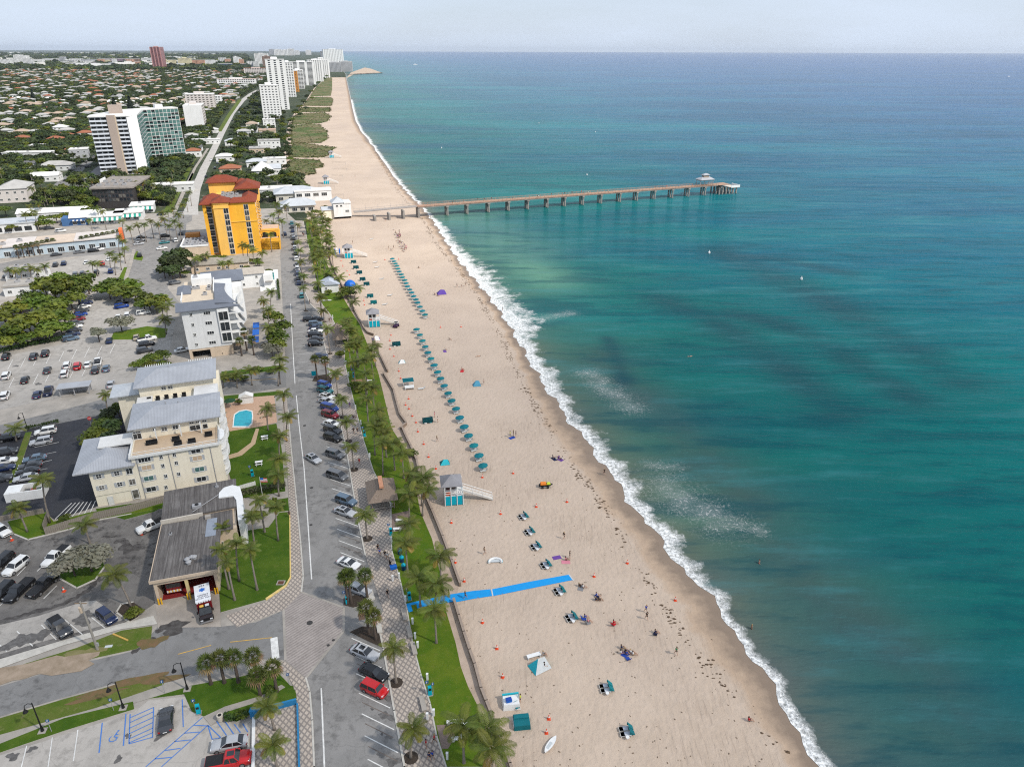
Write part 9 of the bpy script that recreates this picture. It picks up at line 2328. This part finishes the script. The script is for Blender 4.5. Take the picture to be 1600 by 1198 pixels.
MB().rbox(0,0,.35,.9,2.4,1.3,0,0,.9).build('body',mat('buggy_plum',(.05,.02,.06),.5),r);MB().box(-.6,-.6,1.7,.6,.6,1.78).build('roof',BLK,r)
for x in(-.8,.8):
 for s in(-1,1):put('wheel',CARS['sedan']['tyre'],r,(x,s*.62,.3))
for x in(-.55,.55):
 for s in(-.55,.55):MB().box(x-.03,s-.03,.9,x+.03,s+.03,1.7).build('post',BLK,r)
for i,(a,b)in enumerate([((519,257),(540,258)),((519,268),(542,268)),((498,296),(523,296)),((512,310),(537,309)),((519,278),(536,279))]):
 p,q_=G(*a)[:2],G(*b)[:2];ln=float(np.linalg.norm(q_-p));r=thing('volleyball_net',['farthest volleyball net north of the pier','second farthest volleyball net north of the pier','volleyball net just below the fourth tower','nearest volleyball net north of the pier','volleyball net right of the fourth tower'][i],'volleyball net',(p[0],p[1],.03),math.atan2(*(q_-p)[::-1]))
 for x in(0,ln):MB().cyl(0,0,0,2.6,.06,6).build('post',STL,r,(x,0,0))
 nb=MB()
 for k in range(4):nb.box(0,-.012,1.5+k*.33,ln,.012,1.53+k*.33)
 for k in range(int(ln/1.)):nb.box(k*1.,-.01,1.5,k*1.+.025,.01,2.52)
 nb.build('net',mat('net_cord',(.10,.10,.10),.9),r)
WR=[(1238,1178),(1208,1160),(1190,1140),(1168,1118),(1110,1045),(1060,985),(1040,945),(1015,915),(995,880),(975,850),(962,825),(940,790),(918,755),(900,735),(880,700),(855,665),(838,640),(825,615),(812,590),(805,575),(797,560),(785,530),(772,505),(762,490),(748,465),(735,448),(716,420),(690,392),(680,380),(668,355),(657,340)]
WR2=[(640,322),(628,306),(615,290),(605,272),(595,252),(588,238)]
mb=MB();wrn=random.Random(5)
for ln_,dens in((WR,7.),(WR2,4.)):
 w=[G(*p)[:2]for p in ln_]
 for p,q_ in zip(w[:-1],w[1:]):
  L_=float(np.linalg.norm(q_-p));d=(q_-p)/L_
  for i in range(int(L_*dens)):
   t=wrn.random();c0=p+(q_-p)*t;cl=math.sin(c0[1]*.16)*.5+math.sin(c0[1]*.57+1)*.5
   if wrn.random()>.42+.5*cl:continue
   c=c0+np.array([-d[1],d[0]])*wrn.gauss(0,.55+.3*abs(cl));s=wrn.uniform(.10,.42);a=wrn.uniform(0,6.28)
   k=5;vs=[(c[0]+math.cos(a+6.2832*j/k)*s*wrn.uniform(.4,1.3),c[1]+math.sin(a+6.2832*j/k)*s*wrn.uniform(.4,1.3)*.6,.025)for j in range(k)]+[(c[0],c[1],.05+s*.28)]
   mb.add(vs,[(j,(j+1)%k,k)for j in range(k)])
stuff(mb.build('seaweed_wrack',mat('dry_seaweed',(.075,.05,.033),.95,(.12,.08,.05),3.)))
mb=MB()
for i in range(900):
 x,y=wrn.uniform(600,1200),wrn.uniform(340,1198);g=G(x,y)[:2];a_,e_=float(g@NA),float(g@EA);d=e_-shore_e(a_)
 if d>-4 or d<-52:continue
 s=wrn.uniform(.04,.16);mb.rbox(g[0],g[1],.02,.02+s*.5,s*2,s,wrn.uniform(0,3),0,.6)
stuff(mb.build('beach_litter',mat('litter_brown',(.14,.10,.07),.95,(.2,.15,.11),2.)))
def lamp(base,top,label,group='black street lamps',arm=None,h=None):
 g=G(*base)[:2];hh=h or HT(base[0],base[1],top[1]);r=thing('street_lamp',label,'street lamp',(g[0],g[1],.06),R_(190),group)
 MB().cyl(0,0,0,hh,.11,8,r2=.07).build('pole',BLK,r);MB().cyl(0,0,0,.9,.24,8,r2=.14).build('pole_base',BLK,r);MB().box(-.5,-.5,0,.5,.5,.08).build('footing',CNC,r)
 pts=[(0,0,hh-.25),(.5,0,hh-.05),(1.,0,hh-.35),(1.15,0,hh-1.)];MB().tube(pts,.05,6).build('arm',BLK,r);MB().cyl(1.15,0,hh-1.55,hh-1.,.36,10,r2=.08).build('lamp_shade',BLK,r)
 return r
lamp((67,1142),(52,1098),'black street lamp at the far left of the corner lot');lamp((193,1106),(180,1065),'black street lamp between the other two lamps of the corner lot');lamp((293,1077),(283,1035),'black street lamp nearest the palms on the corner lawn')
lamp((43,670),(37,645),'black street lamp beside the dark yard',None)
g=G(153,1015)[:2];r=thing('utility_pole','grey concrete utility pole with transformer on the worn verge','utility pole',(g[0],g[1],.05),0)
hp_=HT(153,1015,940);tip=G(125,940,hp_)[:2]-g
MB().tube([(0,0,0),(float(tip[0]),float(tip[1]),hp_)],[.2,.13],8).build('pole',mat('pole_grey',(.30,.28,.25),.9),r);MB().cyl(0,0,-.5,.5,.3,9).build('transformer',BGE,r,(float(tip[0])*.84-.3,float(tip[1])*.84,hp_*.84));MB().box(-.9,-.05,0,.9,.05,.12).build('crossarm',mat('crossarm_wood',(.25,.18,.12),.9),r,(float(tip[0])*.96,float(tip[1])*.96,hp_*.96));MB().box(.1,-.1,.8,.35,.15,1.4).build('meter_box',STL,r)
def kiosk(at,label,h=1.6,ang=.3):
 g=G(*at)[:2];r=thing('pay_station',label,'pay station',(g[0],g[1],.1),ang,'teal pay stations');MB().rbox(0,0,0,h,.55,.45,0,0,.92).build('cabinet',MATS['tower_teal'],r);MB().box(-.4,-.4,-.02,.4,.4,.02).build('base_slab',CNC,r);MB().box(-.2,-.24,h*.6,.2,-.21,h*.85).build('screen',BLK,r);MB().cyl(-.35,.1,0,h+1.,.03,6).build('sign_post',STL,r);MB().box(-.6,.06,h+.6,-.1,.1,h+1.1).build('sign_plate',mat('parking_blue',(.03,.10,.26),.5),r)
 lettering_v('P',r,-.35,.055,h+.85,.3)
def lettering_v(ch,par,x,y,z,h):
 u=h/5;mb=MB();gl={'P':['110','101','110','100','100']}[ch]
 for i,ln_ in enumerate(gl):
  for c,b in enumerate(ln_):
   if b=='1':mb.box(x+(c-1.5)*u,y-.012,z+(2-i)*u-u/2,x+(c-.5)*u,y,z+(3-i)*u-u/2)
 mb.build('lettering',WHT,par)
kiosk((311,1114),'teal parking pay station on the corner lawn');kiosk((672,1085),'teal pay station at the lawn edge near the photo bottom');kiosk((611,836),'teal pay station at the lawn edge by the paved court');kiosk((570,682),'teal pay station at the lawn edge on the upper promenade');kiosk((553,590),'teal pay station by the bare earth court');kiosk((543,943),'teal pay station in the planter north of the crossing');kiosk((640,937),'teal pay station beside the blue mat corner');kiosk((395,744),'teal shelter sign on the lawn edge of the garden')
for i,(x,y)in enumerate(((625,866),(628,878),(631,890))):
 g=G(x,y)[:2];r=thing('waste_bin',f'domed teal litter bin, {["farthest","middle","nearest"][i]} of three on the lawn edge','bin',(g[0],g[1],.11),0,'domed teal bins');MB().cyl(0,0,0,.95,.38,12,r2=.42).build('bin_body',mat('bin_navy',(.01,.05,.12),.5),r);MB().cyl(0,0,.95,1.15,.43,12,r2=.40).cyl(0,0,1.15,1.42,.40,12,r2=.12).build('lid',MATS['tower_teal'],r)
g=G(615,890)[:2];r=thing('hand_cart','bright blue hand cart beside a person in black','cart',(g[0],g[1],.11),.4);MB().rbox(0,0,.25,.85,1.1,.7,0,0,1.1).build('tub',M_BLUET,r)
for s in(-.3,.3):MB().cyl(0,0,-.03,.03,.2,10).build('wheel',BLK,r,(s,.38,.2)).rotation_euler=(math.pi/2,0,0)
g=G(345,1125)[:2];r=thing('waste_bin','round cream concrete litter bin by the footpath end','bin',(g[0],g[1],.13));MB().cyl(0,0,0,.95,.42,14).build('bin_body',mat('cream_concrete',(.55,.50,.42),.85),r);MB().cyl(0,0,.96,.98,.26,14).build('opening',BLK,r);MB().cyl(0,0,.95,.96,.42,14).build('rim',MATS['cream_concrete'],r)
for i,(x,y,a,L_)in enumerate([(632,963,.2,2.6),(640,990,.2,2.6),(647,1016,.2,2.6),(661,1102,.1,2.6)]):
 g=G(x,y)[:2];r=thing('bench',['stone bench nearest the blue mat on the promenade edge','second stone bench south of the blue mat','third stone bench south of the blue mat','lowest stone bench on the promenade edge'][i],'bench',(g[0],g[1],.1),HN,'stone benches on the promenade');MB().box(-L_/2,-.35,.35,L_/2,.35,.5).build('seat',CNC,r)
 for s in(-1,1):MB().box(s*L_*.36-.2,-.28,0,s*L_*.36+.2,.28,.35).build('support',CNC,r)
for i,(x,y)in enumerate([(707,1131),(725,1132),(715,1157),(727,1148),(625,815),(621,829),(556,601),(577,597)]):
 g=G(x,y)[:2];r=thing('bench',['white','white'][i%2]+' slab seat around a '+('near' if i<4 else 'middle' if i<6 else 'upper')+' paved court, '+['left','upper right','lower','right','upper','lower','lower','upper'][i]+' one','bench',(g[0],g[1],.12),(.15,-.6,.1,.9,.05,.05,.1,.1)[i],'white seats of the paved courts');MB().box(-.8,-.28,.38,.8,.28,.5).build('seat',WHT,r)
 for s in(-1,1):MB().box(s*.55-.15,-.22,0,s*.55+.15,.22,.38).build('support',WHT,r)
pst=MB().box(-.14,-.14,0,.14,.14,1.15).box(-.17,-.17,1.15,.17,.17,1.22).mesh('post_body',WHT)
for i,(x,y)in enumerate([(699,1186),(678,1118),(668,1062),(653,1012),(645,975),(634,940),(624,904),(612,848),(611,792),(578,716),(564,664),(556,640),(545,588),(541,570),(520,498),(614,908),(668,1124),(649,998)]):
 g=G(x,y)[:2];o=put('bollard',pst,None,(g[0],g[1],.1));tag(o,f'white square bollard at the lawn edge, {nth(sorted(range(18), key=lambda k: -[1186,1118,1062,1012,975,940,904,848,792,716,664,640,588,570,498,908,1124,998][k]).index(i))} from the near end','bollard','white bollards along the beach lawn')
for i,(x,y)in enumerate(((405,726),(414,686))):
 g=G(x,y)[:2];r=thing('picnic_table',['white picnic table on the garden lawn','white garden seat under the roadside palms'][i],'table',(g[0],g[1],.12),.3);MB().box(-.8,-.4,.7,.8,.4,.76).build('tabletop',WHT,r)
 for s in(-1,1):MB().box(-.8,s*.75-.13,.42,.8,s*.75+.13,.48).build('seat',WHT,r);MB().box(s*.55-.05,-.85,0,s*.55+.05,.85,.42).build('trestle',WHT,r)
for i in range(9):
 x,y=[(346,638),(349,646),(349,655),(350,662),(346,670),(351,632),(412,652),(420,650),(408,646)][i];g=G(x,y)[:2];r=thing('sun_lounger',f'small pool lounger, {nth(i)} counted round the blue pool from the wall','sun lounger',(g[0],g[1],.07),.2+.1*i,'loungers round the blue pool');MB().box(-.9,-.3,.25,.9,.3,.33).build('seat',MATS['cloth_tan'],r)
 for xx in(-.7,.7):MB().box(xx-.04,-.28,0,xx+.04,.28,.25).build('leg',WHT,r)
for x,y,lb in((361,637,'dark green garden umbrella by the blue pool'),):
 g=G(x,y)[:2];r=thing('garden_umbrella',lb,'umbrella',(g[0],g[1],.07));MB().cyl(0,0,0,2.4,.04,6).build('pole',WHT,r);MB().cyl(0,0,2.,2.7,1.5,8,r2=.05).build('canopy',mat('green_canvas',(.02,.06,.03),.8),r)
p0=G(464,1099)[:2]
r=thing('low_wall','bright blue low wall edging the paved ramp plaza','wall',(p0[0],p0[1],0))
def wallseg(par,a,b,h,t,m,name='wall_section'):
 p,q_=G(*a)[:2]-p0,G(*b)[:2]-p0;c=(p+q_)/2;MB().rbox(c[0],c[1],.0,h,float(np.linalg.norm(q_-p)),t,math.atan2(*(q_-p)[::-1])).build(name,m,par)
M_BWALL=mat('blue_wall_paint',(.02,.17,.36),.7,(.03,.2,.4),.8)
wallseg(r,(399,1116),(464,1099),1.,.3,M_BWALL);wallseg(r,(465,1102),(471,1300),.55,.22,M_BWALL)
p0=G(396,1120)[:2];r=thing('low_wall','white low wall between the corner lot and the ramp plaza','wall',(p0[0],p0[1],0));wallseg(r,(397,1122),(395,1290),.5,.4,WHT)
g=G(397,1120)[:2];r=thing('sign_pillar','small blue pillar at the corner of the ramp plaza','pillar',(g[0],g[1],.05));MB().box(-.35,-.35,0,.35,.35,1.4).build('pillar_body',M_BWALL,r);MB().box(-.4,-.4,1.4,.4,.4,1.5).build('cap',M_BWALL,r)
for x,y,w,lb in((492,590,1.6,'teal notice board between the upper planter palms'),(566,973,1.,'brown information post in the planter south of the crossing')):
 g=G(x,y)[:2];r=thing('notice_board',lb,'sign',(g[0],g[1],.15),.3);MB().box(-w/2,-.08,.6,w/2,.08,1.9).build('board',MATS['tower_teal']if w>1.2 else M_BROWNW,r)
 for s in(-1,1):MB().box(s*w*.42-.05,-.05,0,s*w*.42+.05,.05,.6).build('post',STL,r)
for x,y,h,lb in((81,1143,2.4,'small blue parking sign at the left of the corner lot'),(178,1110,2.4,'small blue parking sign beside the middle lamp'),(258,1083,2.6,'small teal sign on the footpath by the corner lawn'),(452,1070,2.4,'blue street sign on the corner pavement'),(677,1085,2.4,'blue parking sign by the lawn pay station')):
 g=G(x,y)[:2];r=thing('street_sign',lb,'sign',(g[0],g[1],.08),.4);MB().cyl(0,0,0,h,.04,6).build('post',STL,r);MB().box(-.2,-.06,h-.5,.2,-.042,h).build('sign_plate',mat('parking_blue',(.03,.10,.26),.5),r);lettering_v('P',r,0,-.062,h-.25,.28)
M_STOP=mat('stop_red',(.55,.02,.02),.5)
GLY.update({'T':['111','010','010','010','010'],'P':['110','101','110','100','100']})
for x,y,h,lb in((143,666,2.6,'red stop sign at the yard exit onto the back street'),(1,686,2.6,'red stop sign at the left edge of the back street')):
 g=G(x,y)[:2];r=thing('stop_sign',lb,'stop sign',(g[0],g[1],.08),.2);MB().cyl(0,0,0,h-.75,.04,6).build('post',STL,r)
 vs=[(.5*math.cos(6.2832*(k+.5)/8),yy,h-.4+.5*math.sin(6.2832*(k+.5)/8))for yy in(-.07,-.045)for k in range(8)];MB().add(vs,[tuple(range(8)),tuple(range(15,7,-1))]+[(k,8+k,8+(k+1)%8,(k+1)%8)for k in range(8)]).build('sign_plate',M_STOP,r)
 mb=MB();u=.05
 for i,ch in enumerate('STOP'):
  for rr,ln_ in enumerate(GLY[ch]):
   for c,b in enumerate(ln_):
    if b=='1':mb.box(-.375+(i*4+c)*u,-.076,h-.30-rr*u-.05,-.375+(i*4+c+1)*u,-.0705,h-.25-rr*u-.05)
 mb.build('lettering',WHT,r)
g=G(401,545)[:2];r=thing('awning','long bright blue fabric awning beside the slate roofed block','awning',(g[0],g[1],.05),HN)
for i in range(3):MB().box(-1.+i*6.6,-1.,2.5,4.2+i*6.6,1.,2.62).build('awning_panel',M_BLUET,r)
for i in range(6):MB().cyl(0,0,0,2.5,.05,6).build('post',WHT,r,(-.8+i*3.3,.8,0))
g=G(340,842)[:2];r=thing('flag_pole','white flag pole with a small striped flag by the office entrance','flag pole',tuple(G(413,790)[:2])+(.05,),0);MB().cyl(0,0,0,7,.06,8,r2=.03).build('pole',WHT,r)
for k in range(7):MB().box(.08,-.015,5.7+k*.14,1.5,.015,5.83+k*.14).build('flag_stripe',M_STOP if k%2==0 else WHT,r)
MB().box(.08,-.02,6.27,.75,.02,6.68).build('flag_canton',M_BLUEE,r)
for i,(a,b)in enumerate((((177,991),(200,1001)),)):
 p,q_=G(*a)[:2],G(*b)[:2];c=(p+q_)/2;o=MB().rbox(c[0],c[1],.08,.22,float(np.linalg.norm(q_-p)),.25,math.atan2(*(q_-p)[::-1])).build('parking_block',M_YELP);tag(o,'yellow parking block lying loose on the worn verge','parking block')
g=G(170,1010)[:2];o=MB().rbox(0,0,.08,.12,1.1,.5,.2).build('utility_cover',M_PGREY,None,(g[0],g[1],0));tag(o,'pale utility cover in the worn verge by the pole','utility cover')
for i,(x,y,r_,z)in enumerate([(484,973,.5,.066),(521,1000,.25,.066),(513,1008,.25,.066),(476,665,.4,.06),(486,820,.3,.06),(487,762,.35,.06)]):
 g=G(x,y)[:2];o=MB().cyl(0,0,0,.012,r_,14).build('manhole_cover',mat('cast_iron',(.05,.048,.046),.7),None,(g[0],g[1],z));tag(o,['round iron manhole cover in the middle of the brick crossing','small iron cover lower left in the brick crossing','small iron cover lowest in the brick crossing','iron cover in the road beside the red and blue cars','small iron cover in the road right of the lawn corner','iron cover in the road left of the thatched hut'][i],'manhole cover')
g=G(439,911)[:2];r=thing('drain','square rusty drain grate in the fire station lawn','drain',(g[0],g[1],.12));MB().box(-.7,-.6,0,.7,.6,.06).build('frame',CNC,r);MB().box(-.5,-.4,.061,.5,.4,.08).build('grate',mat('rust',(.12,.05,.03),.9),r)
for i,(x,y)in enumerate(((1252,437),(842,193),(930,207),(917,274),(690,232),(1108,396))):
 g=G(x,y)[:2];r=thing('marker_buoy',f'tiny pale marker buoy, {["out past the dark reef","nearest the horizon above the pier","right of another above the pier","just above the pier deck","left above the pier","below the pier head"][i]}','buoy',(g[0],g[1],0));MB().cyl(0,0,-.3,.7,.5,10).cyl(0,0,.7,1.6,.28,10,r2=.05).build('float',WHT,r)
for(x,y,L_,lb)in((649,101.5,26,'white motor boat trailing foam near the inlet'),(1576,120,12,'tiny pale boat far out at the right edge'),(683,79,60,'white ship on the horizon')):
 g=G(x,y)[:2];r=thing('motor_boat',lb,'boat',(g[0],g[1],0),.2);mb=MB();mb.prism([(-L_/2,-L_*.13),(L_*.25,-L_*.13),(L_/2,0),(L_*.25,L_*.13),(-L_/2,L_*.13)],-.3,L_*.09);mb.build('hull',WHT,r);MB().box(-L_*.2,-L_*.08,L_*.09,L_*.15,L_*.08,L_*.2).build('cabin',WHT,r);MB().box(L_*.151,-L_*.07,L_*.12,L_*.16,L_*.07,L_*.18).build('window',GLS,r)
HB_=MB();HB_.box(-46500,-3200,-4,46500,46500,235)
m=bpy.data.materials.new('haze_air');m.use_nodes=True;t=m.node_tree;t.nodes.clear()
out=t.nodes.new('ShaderNodeOutputMaterial');pv=t.nodes.new('ShaderNodeVolumePrincipled');pv.inputs['Color'].default_value=(.80,.88,1.,1);pv.inputs['Density'].default_value=1.8e-5;pv.inputs['Anisotropy'].default_value=.2
t.links.new(pv.outputs['Volume'],out.inputs['Volume'])
hz=HB_.build('haze',m);stuff(hz)
